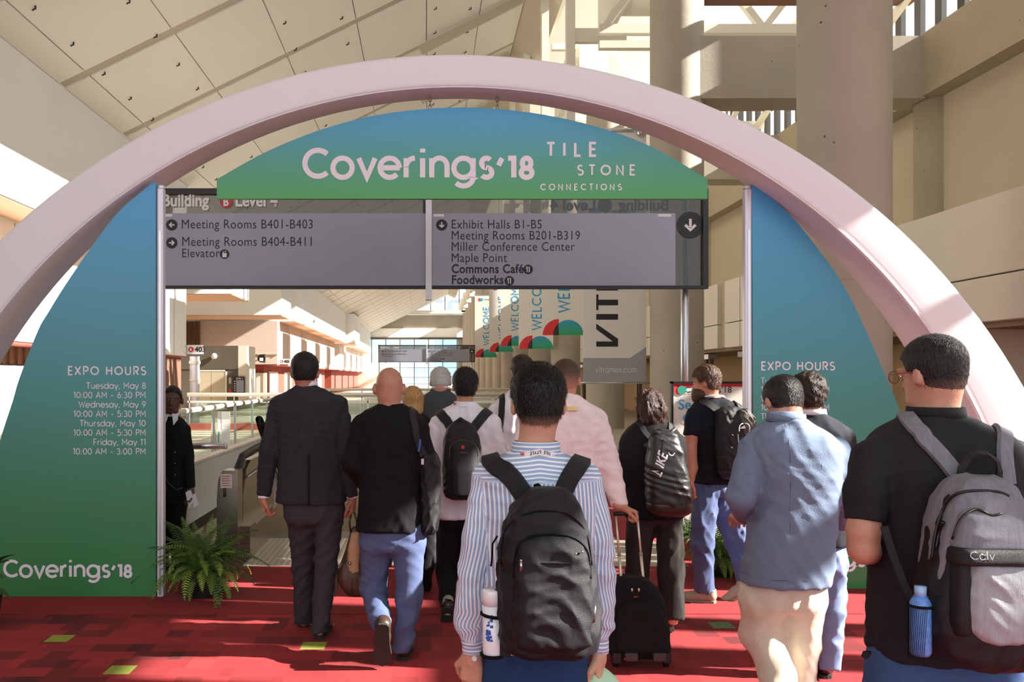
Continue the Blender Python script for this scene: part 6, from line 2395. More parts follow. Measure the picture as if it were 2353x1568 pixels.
S.post.append(waves(55, (30, 45, 70), (.006, .005, .003)))
bg_.sdf('front_pocket', S, M_PACK)
full = bg_.S
bg_.S = S
zipline(bg_, p, ((1180, 1330), (1184, 1275), (1198, 1246), (1230, 1232), (1270, 1228), (1310, 1234), (1340, 1252), (1354, 1280), (1358, 1330)), r=.003)
zipline(bg_, p, ((1184, 1292), (1270, 1296), (1356, 1293)), r=.002, name='pocket_zip')
bg_.S = full
zipline(bg_, p, ((1152, 1300), (1156, 1230), (1180, 1196), (1230, 1176), (1290, 1178), (1330, 1200), (1352, 1240), (1360, 1300)), r=.003, name='main_zip')
bg_.S = S


def pull(x, y, ln_=.03, m=None):
    a = on_surf(bg_.S, p, x, y)
    a[1] -= .006
    return MB().tube([a, a + np.array((0, -.002, -ln_))], [.0035, .0042], 8, flat=.5).ball(a, .005, 8, 6)


bg_.mb('zip_pull', pull(1197, 1288), M_METAL)
a = on_surf(full, p, 1366, 1392) - np.array((0, .004, 0))
bg_.mb('side_zip_pull', MB().tube([a, a + np.array((-.002, -.002, -.045))], .0038, 8), M_METAL)
q = np.array([on_surf(bg_.S, p, 1331, 1270)])
yy = q[0, 1]
for dx in (-.01, .008):
    bg_.mb('logo_stud', MB().ball((q[0, 0] + dx, yy - .003, q[0, 2] + (.002 if dx > 0 else -.003)), .0035, 8, 6), M_METAL)
bg_.mb('top_loop', MB().tube([p.J(x, y, d_) for x, y, d_ in ((1230, 1128, -.13), (1229, 1116, -.14), (1236, 1114, -.15), (1244, 1122, -.15), (1252, 1130, -.14))], .005, 8), M_BLKM)
for wl, pts in ((.062, ((1212, 1150, -.14), (1190, 1120, -.14), (1163, 1085, -.14), (1138, 1054, -.1), (1128, 1042, -.02), (1130, 1060, .08))),
                (.062, ((1290, 1150, -.14), (1304, 1120, -.14), (1322, 1085, -.13), (1334, 1060, -.08), (1336, 1048, 0), (1332, 1066, .08)))):
    lay_strap(bg_, p, 'shoulder_strap', pts, wl, .014, M_PACK)
bg_.mb('loose_cord', MB().tube([p.J(x, y, -.16) for x, y in ((1143, 1232), (1132, 1250), (1130, 1290), (1128, 1302))], .003, 6), M_BLKM)
# side pocket elastic round the tumbler
tc = p.J(1133, 1385, -.21)
tr = .0315
z_e = p.J(0, 1372)[2]
ring = [(tc[0] + (tr + .003) * math.cos(a), tc[1] + (tr + .003) * math.sin(a), z_e - .004 * math.cos(a)) for a in np.linspace(0, 2 * PI, 25)]
bg_.mb('pocket_elastic', MB().tube(ring, .005, 6, cap=False), M_BLKM)
zb_ = p.J(0, 1456)[2]
ring = [(tc[0] + (tr + .003) * math.cos(a), tc[1] + (tr + .003) * math.sin(a), zb_) for a in np.linspace(0, 2 * PI, 25)]
bg_.mb('pocket_base', MB().tube(ring, .005, 6, cap=False).cyl((tc[0], tc[1]), tr + .003, zb_ - .006, zb_ + .0), M_BLKM)
bg_.mb('pocket_side', MB().box(tc[0] + .018, tc[0] + .05, tc[1] - .028, tc[1] + .028, zb_, z_e), M_PACK)
# tumbler
tw_ = p.root + Vector((tc[0], tc[1], zb_))
tb = empty('tumbler', tw_, 'white tumbler with small blue print in the backpack side pocket', 'bottle')
M_CER = mat('white_ceramic', 'e8edf2', rough=.18, var=.01, coat=.4)
hT = p.J(0, 1318)[2] - zb_
MB().tube([(0, 0, .001), (0, 0, .004), (0, 0, hT * .76)], [tr * .93, tr * .97, tr], 28).build('cup', M_CER, tb)
MB().tube([(0, 0, hT * .77), (0, 0, hT * .98), (0, 0, hT)], [tr * 1.03, tr * 1.03, tr * .97], 28).build('lid', M_CER, tb)
pr_ = MB()
rr_ = random.Random(4)
for k in range(26):
    an = -PI / 2 - .45 + rr_.uniform(-.22, .3)
    z = hT * (.2 + .42 * rr_.random())
    s_ = rr_.uniform(.002, .0055)
    q = [(an - s_ / tr, z), (an + s_ / tr, z + s_ * rr_.uniform(-.5, .5)), (an + s_ / tr * .6, z + s_ * 2), (an - s_ / tr * .8, z + s_ * 1.6)]
    pr_.add([((tr + .0006) * math.cos(a), (tr + .0006) * math.sin(a), zz) for a, zz in q], [(0, 1, 2, 3)])
tag(pr_.build('blue_print', mat('blue_ink', '2d56b0'), tb), kind='stuff')
# pale green bag in his right hand
gb = Bag(p, 'paper_bag', 'pale green paper bag in the striped-shirt man\'s right hand', p.J(1388, 1640, .0), 'bag')
S = Sdf(.006)
S.loft([(p.J(0, y)[2], (p.J(xl, y)[0] + p.J(xr, y)[0]) / 2, .0, (p.J(xr, y)[0] - p.J(xl, y)[0]) / 2, ry) for y, xl, xr, ry in
        ((1536, 1366, 1390, .012), (1545, 1352, 1404, .03), (1560, 1344, 1420, .045), (1600, 1340, 1432, .055), (1700, 1340, 1434, .06))], .01, 3.2, .008)
S.post.append(waves(91, (50, 80), (.005, .004)))
gb.sdf('bag_body', S, mat('pale_green_paper', 'b9e3c0', rough=.6, var=.04))
gb.mb('bag_handle', MB().tube([p.J(1368, 1540, 0), p.J(1372, 1528, -.01), p.J(1380, 1526, -.01), p.J(1386, 1540, 0)], .004, 8), MATS['pale_green_paper'])

# ---------------------------------------------------------------- blazer man
p = Person(3.95, 1815, 'man in blue-grey blazer and cream chinos, head bowed', 12, h=.009, skin='bd8a73', pitch_head=-22, yaw_head=6)
p.head(1799, 926, .93, .05, (1806, 985, -.02), .06)
figure(p, [(962, 1776, 1842, .085, -.02), (970, 1760, 1854, .098, -.01), (980, 1742, 1872, .115, 0), (998, 1722, 1908, .13, 0), (1030, 1718, 1932, .145, 0), (1090, 1730, 1926, .15, 0), (1150, 1734, 1922, .145, .01),
           (1220, 1724, 1918, .145, .01), (1280, 1713, 1910, .15, 0), (1341, 1703, 1902, .155, 0)], cloth('blue_grey_linen', '74849c', bscale=260, var=.06),
       [[(1734, 1035, 0, 36), (1702, 1145, -.03, 34), (1712, 1186, .18, 24)], [(1918, 1040, 0, 36), (1942, 1140, -.03, 33), (1925, 1200, .16, 24)]],
       [(1290, 1728, 1890, .125, 0), (1350, 1706, 1896, .135, 0), (1405, 1702, 1888, .125, 0)],
       [[(1752, 1380, .01, 50), (1748, 1450, .04, 45), (1788, 1555, -.06, 37), (1802, 1650, -.26, 32)], [(1846, 1380, 0, 50), (1842, 1480, .03, 38), (1838, 1580, .05, 34), (1834, 1672, .05, 31)]],
       cloth('cream_chinos', 'd9cfbc', bump=.15), top_amp=.005, leg_amp=.005, top_freq=(28, 44, 70))
shoe(p, 'shoe', p.J(1836, 1686, .0) * np.array((1, 1, 0)), (0, 1, 0), M_SHOEBR, M_SOLE)
shoe(p, 'shoe', p.J(1803, 1650, -.34), (0, .6, -.55), M_SHOEBR, M_SOLE, up=(0, .6, .7))
for x, y, sg in ((1700, 1192, -1), (1925, 1204, 1)):
    sdf_obj('hand', hand_field(p.J(x, y, .18), (-sg * .2, .9, .0), (0, .1, 1), -sg, .6, h=.004), p.skin, p.o)
fd = hair_mat('hair_short_brown', '1d1510', '9a7058')
add_hair(p.o, 'hair', hair_field(p.hc, p.R, p.hsc, .009, 28, nape=-.055, amp=.002), fd, 5000, .012, 14, p.hc, p.R, p.hsc, (-.03, -.1), wd=.001)
neck_ring(p, 1806, 968, -.015, .082, .086, .034, MATS['blue_grey_linen'], 'jacket_collar', tilt=.0)
neck_ring(p, 1806, 960, -.015, .07, .073, .03, cloth('blue_shirt', '8fa0c0'), 'shirt_collar')
sm = MB()
q = np.array(smooth_pts([tuple(p.J(x, y, -.14)) for x, y in ((1812, 975), (1816, 1050), (1818, 1150), (1818, 1250), (1816, 1339))], 6))
q[:, 1] = ysurf(p.top, q) + .001
sm.tube([Vector(v) for v in q], .0022, 6).build('back_seam', cloth('seam_blue', '5d6a86'), p.o)
q = np.array(smooth_pts([tuple(p.J(x, y, -.14)) for x, y in ((1708, 1326), (1760, 1334), (1816, 1334), (1860, 1334), (1896, 1330))], 6))
q[:, 1] = ysurf(p.top, q) + .001
MB().tube([Vector(v) for v in q], .0018, 6).build('hem_stitch', MATS['seam_blue'], p.o)

# ---------------------------------------------------------------- dark jacket man behind him
p = Person(4.7, 1868, 'man in dark jacket and light jeans half hidden by the blazer man', 13, skin='b98a70', yaw_head=8)
p.head(1854, 911, .9, 0, (1864, 965, -.02))
figure(p, [(949, 1840, 1888, .08, -.01), (957, 1826, 1902, .095, 0), (970, 1806, 1926, .115, 0), (986, 1792, 1946, .13, 0), (1030, 1788, 1954, .14, 0), (1100, 1796, 1946, .135, 0), (1180, 1796, 1944, .14, 0), (1250, 1790, 1948, .145, 0)], cloth('dark_navy_jacket', '23252c'),
       [[(1802, 1005, 0, 26), (1782, 1105, 0, 24), (1795, 1180, .1, 18)], [(1936, 1005, 0, 27), (1954, 1095, 0, 26), (1958, 1180, .04, 19)]],
       [(1220, 1798, 1940, .125, 0), (1270, 1798, 1942, .13, 0), (1310, 1800, 1940, .12, 0)],
       [[(1830, 1300, .03, 38), (1812, 1400, .16, 28), (1800, 1500, .2, 23)], [(1906, 1300, 0, 37), (1911, 1410, .0, 28), (1908, 1536, -.02, 24)]],
       M_JEANL, top_amp=.005, leg_amp=.008, leg_name='jeans')
shoe(p, 'shoe', p.J(1902, 1558, -.03) * np.array((1, 1, 0)), (0, 1, 0), M_SHOEB, M_SOLE)
shoe(p, 'shoe', p.J(1800, 1520, .22) * np.array((1, 1, 0)), (0, 1, 0), M_SHOEB, M_SOLE)
for x, sg in ((1795, -1), (1958, 1)):
    sdf_obj('hand', hand_field(p.J(x, 1183, .06), (0, .2, -1), (sg, 0, 0), sg, .7, h=.005), p.skin, p.o)
add_hair(p.o, 'hair', hair_field(p.hc, p.R, p.hsc, .015, 29, amp=.005, top=.006, freq=130), hair_mat('hair_wavy_brown', '2e2016'), 4000, .024, 15, lift=.3)
neck_ring(p, 1864, 953, -.012, .074, .077, .03, M_WSHIRT)

# ---------------------------------------------------------------- polo man at the right edge
p = Person(2.82, 2170, 'man in black polo shirt with grey backpack at the right edge', 14, h=.009, skin='c08f78', yaw_head=22, pitch_head=-6)
p.head(2140, 864, .93, .01, (2150, 975, -.01), .064)
armL = [(2010, 1062, -.02, 54), (1990, 1130, -.04, 48), (1987, 1196, -.05, 41)]
armR = [(2326, 1062, .02, 54), (2352, 1130, .0, 48), (2358, 1196, 0, 41)]
M_POLO = cloth('black_polo', '232428', var=.06, bscale=420)
figure(p, [(956, 2084, 2214, .09, -.01), (964, 2068, 2230, .10, 0), (976, 2044, 2258, .12, 0), (996, 2012, 2304, .135, 0), (1030, 1994, 2336, .15, 0), (1090, 2000, 2348, .165, 0), (1180, 2016, 2348, .165, 0), (1280, 2016, 2346, .165, .01),
           (1380, 2012, 2344, .17, .01), (1460, 2008, 2340, .17, 0), (1502, 2006, 2338, .17, 0)], M_POLO,
       [armL, armR],
       [(1460, 2014, 2334, .155, 0), (1520, 1998, 2330, .16, 0), (1600, 1992, 2330, .165, 0), (1660, 1994, 2328, .16, 0)],
       [[(2076, 1640, .02, 80), (2074, 1820, .05, 54), (2072, 1990, 0, 42)], [(2248, 1640, 0, 80), (2250, 1820, .1, 54), (2250, 1970, .15, 42)]],
       M_JEAND, top_amp=.005, leg_amp=.006, h=.007, top_freq=(22, 36, 60), top_name='polo_shirt', leg_name='jeans',
       bare=[[(1992, 1150, -.04, 33), (1984, 1220, -.05, 35), (1984, 1262, -.05, 33), (2004, 1268, .08, 31), (2030, 1258, .22, 22)], [(2355, 1150, 0, 32), (2362, 1250, .0, 32), (2330, 1250, .22, 22)]])
for x, dy in ((2072, -.02), (2250, .14)):
    shoe(p, 'shoe', p.J(x, 2010, dy) * np.array((1, 1, 0)), (0, 1, 0), M_SHOEBR, M_SOLE)
sdf_obj('hand', hand_field(p.J(2028, 1260, .22), (.3, .6, .15), (-.6, .2, .6), 1, .9, h=.0035), p.skin, p.o)
sdf_obj('hand', hand_field(p.J(2332, 1250, .22), (-.4, .6, .1), (.5, .2, .7), -1, .9, h=.0035), p.skin, p.o)
fd = hair_mat('hair_cropped_grey', '1c1a1a', '8f7264', rough=.5)
add_hair(p.o, 'hair', hair_field(p.hc, p.R, p.hsc, .010, 30, nape=-.062, amp=.0022, top=.006, freq=260), fd, 9000, .011, 16, p.hc, p.R, p.hsc, (-.01, -.09), lift=.3, wd=.0009)
neck_ring(p, 2150, 962, -.01, .083, .088, .038, M_POLO, 'polo_collar')
# glasses
g_ = MB()
hc, R_ = p.hc, p.R


def GP(x, y, z):
    return hc + R_ @ np.array((x, y, z))


for q_ in (-1, 1):
    g_.tube([GP(q_ * (.033 + .024 * math.cos(a)), .112, .006 + .02 * math.sin(a)) for a in np.linspace(0, 2 * PI, 21)], .0022, 6, cap=False)
    g_.tube([GP(q_ * .057, .112, .012), GP(q_ * .078, .09, .014), GP(q_ * .08, .0, .012), GP(q_ * .08, -.02, -.002)], .0024, 6)
g_.tube([GP(-.01, .114, .01), GP(.01, .114, .01)], .002, 6)
go = g_.build('glasses_frame', mat('tortoise_frame', '8a4a1e', rough=.3), p.o)
gl = MB()
for q_ in (-1, 1):
    gl.add([GP(q_ * .033 + .022 * math.cos(a), .1115, .006 + .018 * math.sin(a)) for a in np.linspace(0, 2 * PI, 17)[:-1]], [tuple(range(16))])
gl.build('lenses', M_GLASS, go)
MB().tube([p.J(1998, 1500, -.1), p.J(1990, 1504, -.12), p.J(1984, 1512, -.12)], [.006, .012, .008], 8).build('shirt_tail', M_POLO, p.o)

M_GPACK = mat('grey_heather', '7c7e87', rough=.85, var=.18, scale=30, bump=.4, bscale=300, stretch=(3, 3, .4))
M_GPACKL = mat('light_grey_heather', 'a0a4ab', rough=.85, var=.14, scale=30, bump=.35, bscale=300, stretch=(3, 3, .3))
bg_ = spack(p, 'grey and black backpack with a blue bottle at its side', [(1098, 2192, 2296, .5), (1118, 2174, 2314, .7), (1150, 2156, 2332, .9), (1200, 2142, 2350, 1), (1270, 2132, 2364, 1.05), (1330, 2120, 2372, 1.08), (1400, 2112, 2376, 1.1), (1450, 2116, 2376, 1.1), (1500, 2146, 2372, 1), (1530, 2196, 2350, .8), (1538, 2220, 2330, .6)],
            -.26, .1, M_BLKN, p.J(2250, 1540, -.26), seed=33, amp=.004)
full = bg_.S


def panel(name, rows, yc, ry, m, amp=.003, n=3.0, rnd=.014, sd=1):
    S = Sdf(.006)
    S.loft(bag_rows(p, rows, yc, ry), .01, n, rnd)
    S.post.append(waves(sd, (40, 70), (amp, amp * .7)))
    bg_.sdf(name, S, m)
    return S


S1 = panel('upper_panel', [(1094, 2196, 2294, .6), (1114, 2174, 2316, .8), (1150, 2156, 2334, 1), (1200, 2142, 2352, 1.08), (1262, 2136, 2364, 1.1), (1330, 2128, 2366, 1.06)], -.263, .1, M_GPACK, sd=3)
S2 = panel('middle_panel', [(1172, 2206, 2316, .5), (1190, 2196, 2340, .8), (1230, 2186, 2356, 1), (1262, 2184, 2362, 1)], -.335, .055, M_GPACK, sd=4)
S3 = panel('black_band', [(1256, 2186, 2364, .9), (1290, 2182, 2368, 1), (1296, 2182, 2368, .9)], -.352, .055, M_BLKN, amp=.001, n=4, rnd=.01)
S4 = panel('front_pocket', [(1290, 2216, 2370, .9), (1340, 2212, 2372, 1), (1400, 2206, 2372, 1), (1440, 2212, 2370, .95), (1470, 2240, 2360, .8), (1478, 2262, 2340, .6)], -.345, .055, M_GPACKL, sd=6, amp=.004)
S5 = panel('side_panel', [(1258, 2186, 2216, .9), (1340, 2180, 2218, 1), (1420, 2176, 2218, 1), (1460, 2186, 2226, .8)], -.34, .045, M_BLKN, sd=7)
M_ZIPB = mat('black_zip', '08080a', rough=.35)
bg_.S = S1
zipline(bg_, p, ((2140, 1290), (2150, 1220), (2172, 1160), (2200, 1134), (2240, 1128), (2290, 1130), (2318, 1140)), r=.0045, m=M_ZIPB)
zipline(bg_, p, ((2150, 1262), (2158, 1220), (2168, 1200)), r=.006, m=M_ZIPB, name='side_zip')
bg_.S = S2
zipline(bg_, p, ((2188, 1240), (2206, 1194), (2236, 1172), (2256, 1174), (2280, 1186), (2310, 1180), (2340, 1196)), r=.004, m=M_ZIPB, name='pocket_zip')
q = on_surf(S3, p, 2226, 1286)
lt = text_geo('lettering', 'Calv', .024, .12, mat('silver_print', 'b9bcc2', rough=.4), lambda a, b, e: (q[0] + a * 1.05, float(ysurf(S3, np.array([(q[0] + a * 1.05, 0, q[2] + b)]))[0]) - .005, q[2] + b), 'l', .05, None)
lt.parent = bg_.o
lt.location = bg_.off
bg_.mb('grab_handle', MB().ribbon([Vector(p.J(x, y, d_)) for x, y, d_ in ((2206, 1100, -.2), (2210, 1076, -.2), (2224, 1054, -.2), (2244, 1044, -.2), (2266, 1046, -.2), (2286, 1060, -.2), (2294, 1084, -.2), (2292, 1104, -.2))], [Vector((0, -.5, .8))] * 8, .022, .008), M_BLKN)
for pts in (((2210, 1106, -.17), (2186, 1070, -.17), (2150, 1024, -.16), (2112, 984, -.13), (2090, 964, -.06), (2082, 966, .03), (2084, 1000, .12)),
            ((2306, 1112, -.15), (2312, 1070, -.16), (2312, 1030, -.15), (2304, 1000, -.1), (2296, 986, -.02), (2292, 1000, .1))):
    lay_strap(bg_, p, 'shoulder_strap', pts, .052, .012, M_GPACK)
pts = ((2032, 1210, -.14), (2050, 1270, -.17), (2080, 1350, -.2), (2108, 1396, -.24))
bg_.mb('lower_strap', MB().ribbon([Vector(p.J(*v)) for v in pts], [Vector((-.3, -1, 0))] * 4, .025, .004), M_BLKN)
# blue bottle in the mesh pocket
bc = p.J(2112, 1380, -.29)
z0_, z1_ = p.J(0, 1440)[2], p.J(0, 1298)[2]
bt = empty('water_bottle', p.root + Vector((bc[0] + .004, bc[1], z0_)), 'blue water bottle in the side pocket of the grey backpack', 'bottle')
hB = z1_ - z0_
MB().tube([(0, 0, 0), (0, 0, .01), (0, 0, hB * .75), (0, 0, hB * .86)], [.024, .029, .029, .018], 20).build('bottle_body', mat('blue_plastic', '5f8fd8', rough=.25, var=.2, scale=40, bump=.5, bscale=70), bt)
MB().tube([(0, 0, hB * .86), (0, 0, hB)], [.016, .016], 16).build('bottle_cap', mat('pale_blue_plastic', '9cc3ee', rough=.3), bt)
mp_ = MB()
for k in range(14):
    an = PI * .75 + k * .16
    mp_.tube([(bc[0] + .004 + .033 * math.cos(an), bc[1] + .033 * math.sin(an), z0_ - .01), (bc[0] + .004 + .033 * math.cos(an + .3), bc[1] + .033 * math.sin(an + .3), z0_ + hB * .7)], .0008, 4)
mp_.tube([(bc[0] + .004 + .033 * math.cos(a), bc[1] + .033 * math.sin(a), z0_ + hB * .72) for a in np.linspace(PI * .6, PI * 1.9, 14)], .004, 6)
tag(bg_.mb('mesh_pocket', mp_, M_BLKM), kind='stuff')

# ---------------------------------------------------------------- uniformed woman beside the left board
p = Person(7.15, 392, 'woman in black uniform with white collar standing behind the fern', 1, skin='5a392c', yaw_head=194, h=.009)
p.head(395, 921, .98, 0, (392, 970, .0), .05)
figure(p, [(957, 374, 412, .06, 0), (964, 366, 420, .075, 0), (974, 357, 428, .09, 0), (990, 353, 432, .105, 0), (1030, 355, 428, .115, 0), (1070, 360, 424, .105, 0), (1110, 355, 428, .115, 0), (1140, 352, 430, .12, 0)], M_BLK,
       [[(360, 990, 0, 14), (352, 1050, 0, 13), (362, 1105, -.1, 10)], [(424, 990, 0, 14), (432, 1050, -.01, 14), (438, 1122, -.05, 11)]],
       [(1100, 358, 426, .105, 0), (1160, 355, 428, .115, 0)], [[(372, 1165, 0, 19), (372, 1240, 0, 16), (372, 1312, 0, 15)], [(410, 1165, 0, 19), (410, 1240, 0, 16), (410, 1312, 0, 15)]],
       M_BLK, top_amp=.004, leg_amp=.005, top_name='uniform_jacket')
for x in (372, 410):
    shoe(p, 'shoe', p.J(x, 1322, .05) * np.array((1, 1, 0)), (.1, -1, 0), M_SHOEB, M_SOLE, .25)
sdf_obj('hand', hand_field(p.J(440, 1126, -.06), (.2, -.3, -.9), (1, 0, 0), -1, .9, h=.005), p.skin, p.o)
sdf_obj('hand', hand_field(p.J(363, 1108, -.12), (.4, -.6, -.2), (0, 0, 1), 1, .7, h=.005), p.skin, p.o)
S = Sdf(.006)
c = p.hc
RG = p.R
S.ell(c + RG @ np.array((0, -.016, .035)), (.083, .102, .092), .02, RG)
S.ell(c + RG @ np.array((0, -.07, -.02)), (.06, .055, .06), .03, RG)
S.clips.append(lambda q: np.interp(((q - c) @ RG)[:, 1], (-.1, -.02, .0, .04, .07), (-.07, -.05, .0, .05, .075)) - ((q - c) @ RG)[:, 2])
add_hair(p.o, 'hair', S, hair_mat('hair_black_sleek', '0b0908'), 800, .02, 17, lift=.1)
a, b = p.J(392, 952, 0), p.J(392, 978, 0)
for s_ in (-1, 1):
    nk_ = p.J(394, 950, -.045)
    MB().hexa([nk_ + (s_ * .012, -.02, .0), nk_ + (s_ * .05, .01, .012), nk_ + (s_ * .062, -.03, -.05), nk_ + (s_ * .035, -.062, -.095)],
              [nk_ + (s_ * .012, -.026, .0), nk_ + (s_ * .05, .004, .012), nk_ + (s_ * .062, -.036, -.05), nk_ + (s_ * .035, -.068, -.095)]).build('white_collar', M_WSHIRT, p.o)
neck_ring(p, 393, 957, 0, .06, .062, .03, M_WSHIRT)
pp_ = link('folded_papers', MB().hexa([p.J(426, 1132, -.12), p.J(438, 1126, -.12), p.J(448, 1150, -.12), p.J(434, 1168, -.12)], [p.J(426, 1132, -.09), p.J(438, 1126, -.09), p.J(448, 1150, -.09), p.J(434, 1168, -.09)])
           .hexa([p.J(440, 1140, -.10), p.J(448, 1134, -.10), p.J(457, 1160, -.10), p.J(444, 1168, -.10)], [p.J(440, 1140, -.05), p.J(448, 1134, -.05), p.J(457, 1160, -.05), p.J(444, 1168, -.05)]).mesh('folded_papers', mat('white_paper', 'dcd9dd', rough=.7)), None, None, p.root)
tag(pp_, 'folded white papers in the uniformed woman\'s hand', 'paper')
MB().tube([p.J(x, y, -.125) for x, y in ((376, 1092), (388, 1112), (404, 1126), (420, 1122))], .004, 6).build('belt_cord', mat('grey_cord', '3c3c3e'), p.o)
for k in range(3):
    MB().ball(p.J(402, 1040 + 26 * k, -.118), .006, 8, 6).build('button', M_METAL, p.o)
# ================================================================== ESCALATORS, RAILINGS, PLANTS, SMALL THINGS
def escalator(xc, label):
    """downward escalator: two stainless balustrades with black handrails, steps, comb plate"""
    y0 = 7.75
    o = empty('escalator', (xc, y0, 0), label, 'escalator', 'escalators down to the exhibit halls')
    of = (xc, y0, 0)
    yk, sl = 9.3, math.tan(math.radians(30))
    yb = yk + 6.3 / sl

    def dz(y):
        return -max(0.0, y - yk) * sl
    for sx in (-.62, .62):
        x = xc + sx
        prof = [(y0 + .1, .0), (y0 + .16, .55), (y0 + .3, .78), (y0 + .5, .84), (yk, .84), (yb, .84 - 6.3), (yb, -6.3), (yk + .3, -.35), (y0 + .1, -.25)]
        MB().prism([(a, b) for a, b in prof], x - .035, x + .035, ax='x').build('balustrade', M_STEEL, o, of)
        MB().prism([(y0 - .02, -.0), (y0 - .02, .24), (y0 + .5, .26), (yk, .26), (yb, .26 - 6.3), (yb, -6.3), (yk + .3, -.35), (y0, -.25)], x - .12, x + .12, ax='x').build('deck_skirt', M_STEEL, o, of)
        MB().box(x - .135, x + .135, y0 - .03, y0 + .25, .0, .3).build('newel_box', M_STEEL, o, of)
        rail = [(x, y0 + .06, .14), (x, y0 + .0, .3), (x, y0 + .0, .6), (x, y0 + .06, .76), (x, y0 + .2, .86), (x, y0 + .42, .9), (x, yk, .9), (x, yk + .4, .9 - .23), (x, yb, .9 - 6.3)]
        MB().tube([Vector(q) for q in smooth_pts(rail, 5)], .04, 12, flat=1.0).build('handrail', M_BLACK, o, of)
        MB().tube([(x + (.05 if sx < 0 else -.05), y0 + .3, .7), (x + (.05 if sx < 0 else -.05), yk, .74), (x + (.05 if sx < 0 else -.05), yb, .74 - 6.3)], .012, 8).build('inner_trim', M_ALU, o, of)
    # comb plate with ribs
    MB().box(xc - .5, xc + .5, 7.46, 8.75, -.28, .006).build('landing_plate', mat('ribbed_plate', 'b0a898', rough=.4, metal=.7, var=.1), o, of)
    rb_ = MB()
    for k in range(19):
        x = xc - .47 + k * .052
        rb_.box(x, x + .02, 7.5, 8.7, .006, .011)
    tag(rb_.build('comb_ribs', M_ALU, o, of), kind='stuff')
    st = MB().box(-.5, .5, 0, .39, -.2, 0).mesh('step', mat('step_metal', '6a665f', rough=.45, metal=.6))
    for k in range(26):
        y = 8.8 + k * .4
        q = link('step', st, None, o, (0, y - y0, dz(y + .2) - .02))
    return o


e1 = escalator(-1.08, 'left escalator, stainless steel with black handrails, behind the fern')
e2 = escalator(.82, 'right escalator behind the walking crowd')
struct('floor_plates', MB().box(EX0, -1.85, 7.45, 8.65, -.3, .003).box(-.3, .05, 7.45, 9.2, -.3, .003).box(1.6, EX1, 7.45, 8.65, -.3, .003),
       mat('steel_plate', 'aaa294', rough=.4, metal=.6, var=.08), label='metal floor plates between the escalators')

# notice pillar in front of the left escalator
d = 7.6
a, b = P(498, 1272, d), P(546, 1082, d)
o = empty('notice_pillar', ((a.x + b.x) / 2, d, 0), 'stainless pillar with a small notice beside the left escalator', 'pillar')
of = ((a.x + b.x) / 2, d, 0)
MB().prism([(a.x, 0.004), (b.x, 0.004), (b.x, b.z), (a.x + .05, b.z), (a.x + .012, b.z - .08), (a.x, b.z - .25)], d, d + .2).build('pillar_body', M_STEEL, o, of)
q0, q1 = P(507, 1122, d), P(533, 1090, d)
MB().box(q0.x, q1.x, d - .004, d, q0.z, q1.z).build('notice', mat('cream_notice', 'dcd4c8', rough=.6), o, of)
nt_ = MB()
for k in range(5):
    z = q1.z - .018 - k * .02
    nt_.box(q0.x + .012, q1.x - .012 - .01 * (k % 2), d - .006, d - .004, z - .004, z + .002)
tag(nt_.build('notice_print', mat('notice_red', 'b0574a'), o, of), kind='stuff')
MB().tube([P(516, 1122, d - .01), P(516, 1143, d - .01)], .012, 8).build('key_switch', M_SHOEBR, o, of)

# yellow caution sticker on the second newel
d = 7.69
a, b = P(821, 1116, d), P(830, 1084, d)
o = empty('caution_sign', (a.x, d, a.z), 'small yellow caution sign at the right escalator', 'sign')
MB().box(a.x - .02, b.x + .02, d, d + .006, a.z, b.z).build('plate', mat('caution_yellow', 'e8d23a', rough=.5), o, (a.x, d, a.z))
MB().box(a.x + .01, b.x - .01, d - .003, d, a.z + .02, b.z - .02).build('figure_print', M_INK, o, (a.x, d, a.z))
MB().box((a.x + b.x) / 2 - .01, (a.x + b.x) / 2 + .01, d + .006, d + .02, 0.3, b.z - .02).build('stand', M_STEEL, o, (a.x, d, a.z))

# low white wall along the left side of the opening
o = empty('low_wall', (-2.42, 8.7, 0), 'low white panel wall along the left escalator', 'wall')
MB().bevbox(-2.5, -2.42, 8.66, 18, .12, .72, .01).build('panel', mat('pale_panel', 'd2d2c9', rough=.5, var=.02), o, (-2.42, 8.7, 0))
MB().box(-2.49, -2.43, 8.67, 18, 0.0, .12).build('plinth', M_DARK, o, (-2.42, 8.7, 0))
MB().box(-2.52, -2.4, 8.64, 18, .72, .745).build('cap', M_CREAM, o, (-2.42, 8.7, 0))

# left glass railing
M_RAIL = mat('cream_rail', 'ded8c8', rough=.35, metal=.2, var=.03)
o = empty('glass_railing', (-3.95, 9.0, 0), 'glass railing with cream tube along the left of the opening', 'railing', 'glass railings')
of = (-3.95, 9.0, 0)
MB().tube([(-3.95, 9.0, 1.07), (-3.95, 26.8, 1.07)], .045, 14).build('handrail', M_RAIL, o, of)
for k in range(10):
    y = 9.1 + k * 1.78
    MB().box(-3.958, -3.942, y, y + 1.7, .05, 1.02).build('glass_panel', M_GLASSG, o, of)
    MB().tube([(-3.95, y + .6, 1.07), (-3.95, y + .8, 1.07)], .05, 12).build('rail_sleeve', mat('grey_sleeve', 'a59f92', rough=.4), o, of)
    MB().box(-3.97, -3.93, y - .06, y - .02, .02, 1.05).build('post', M_ALU, o, of)
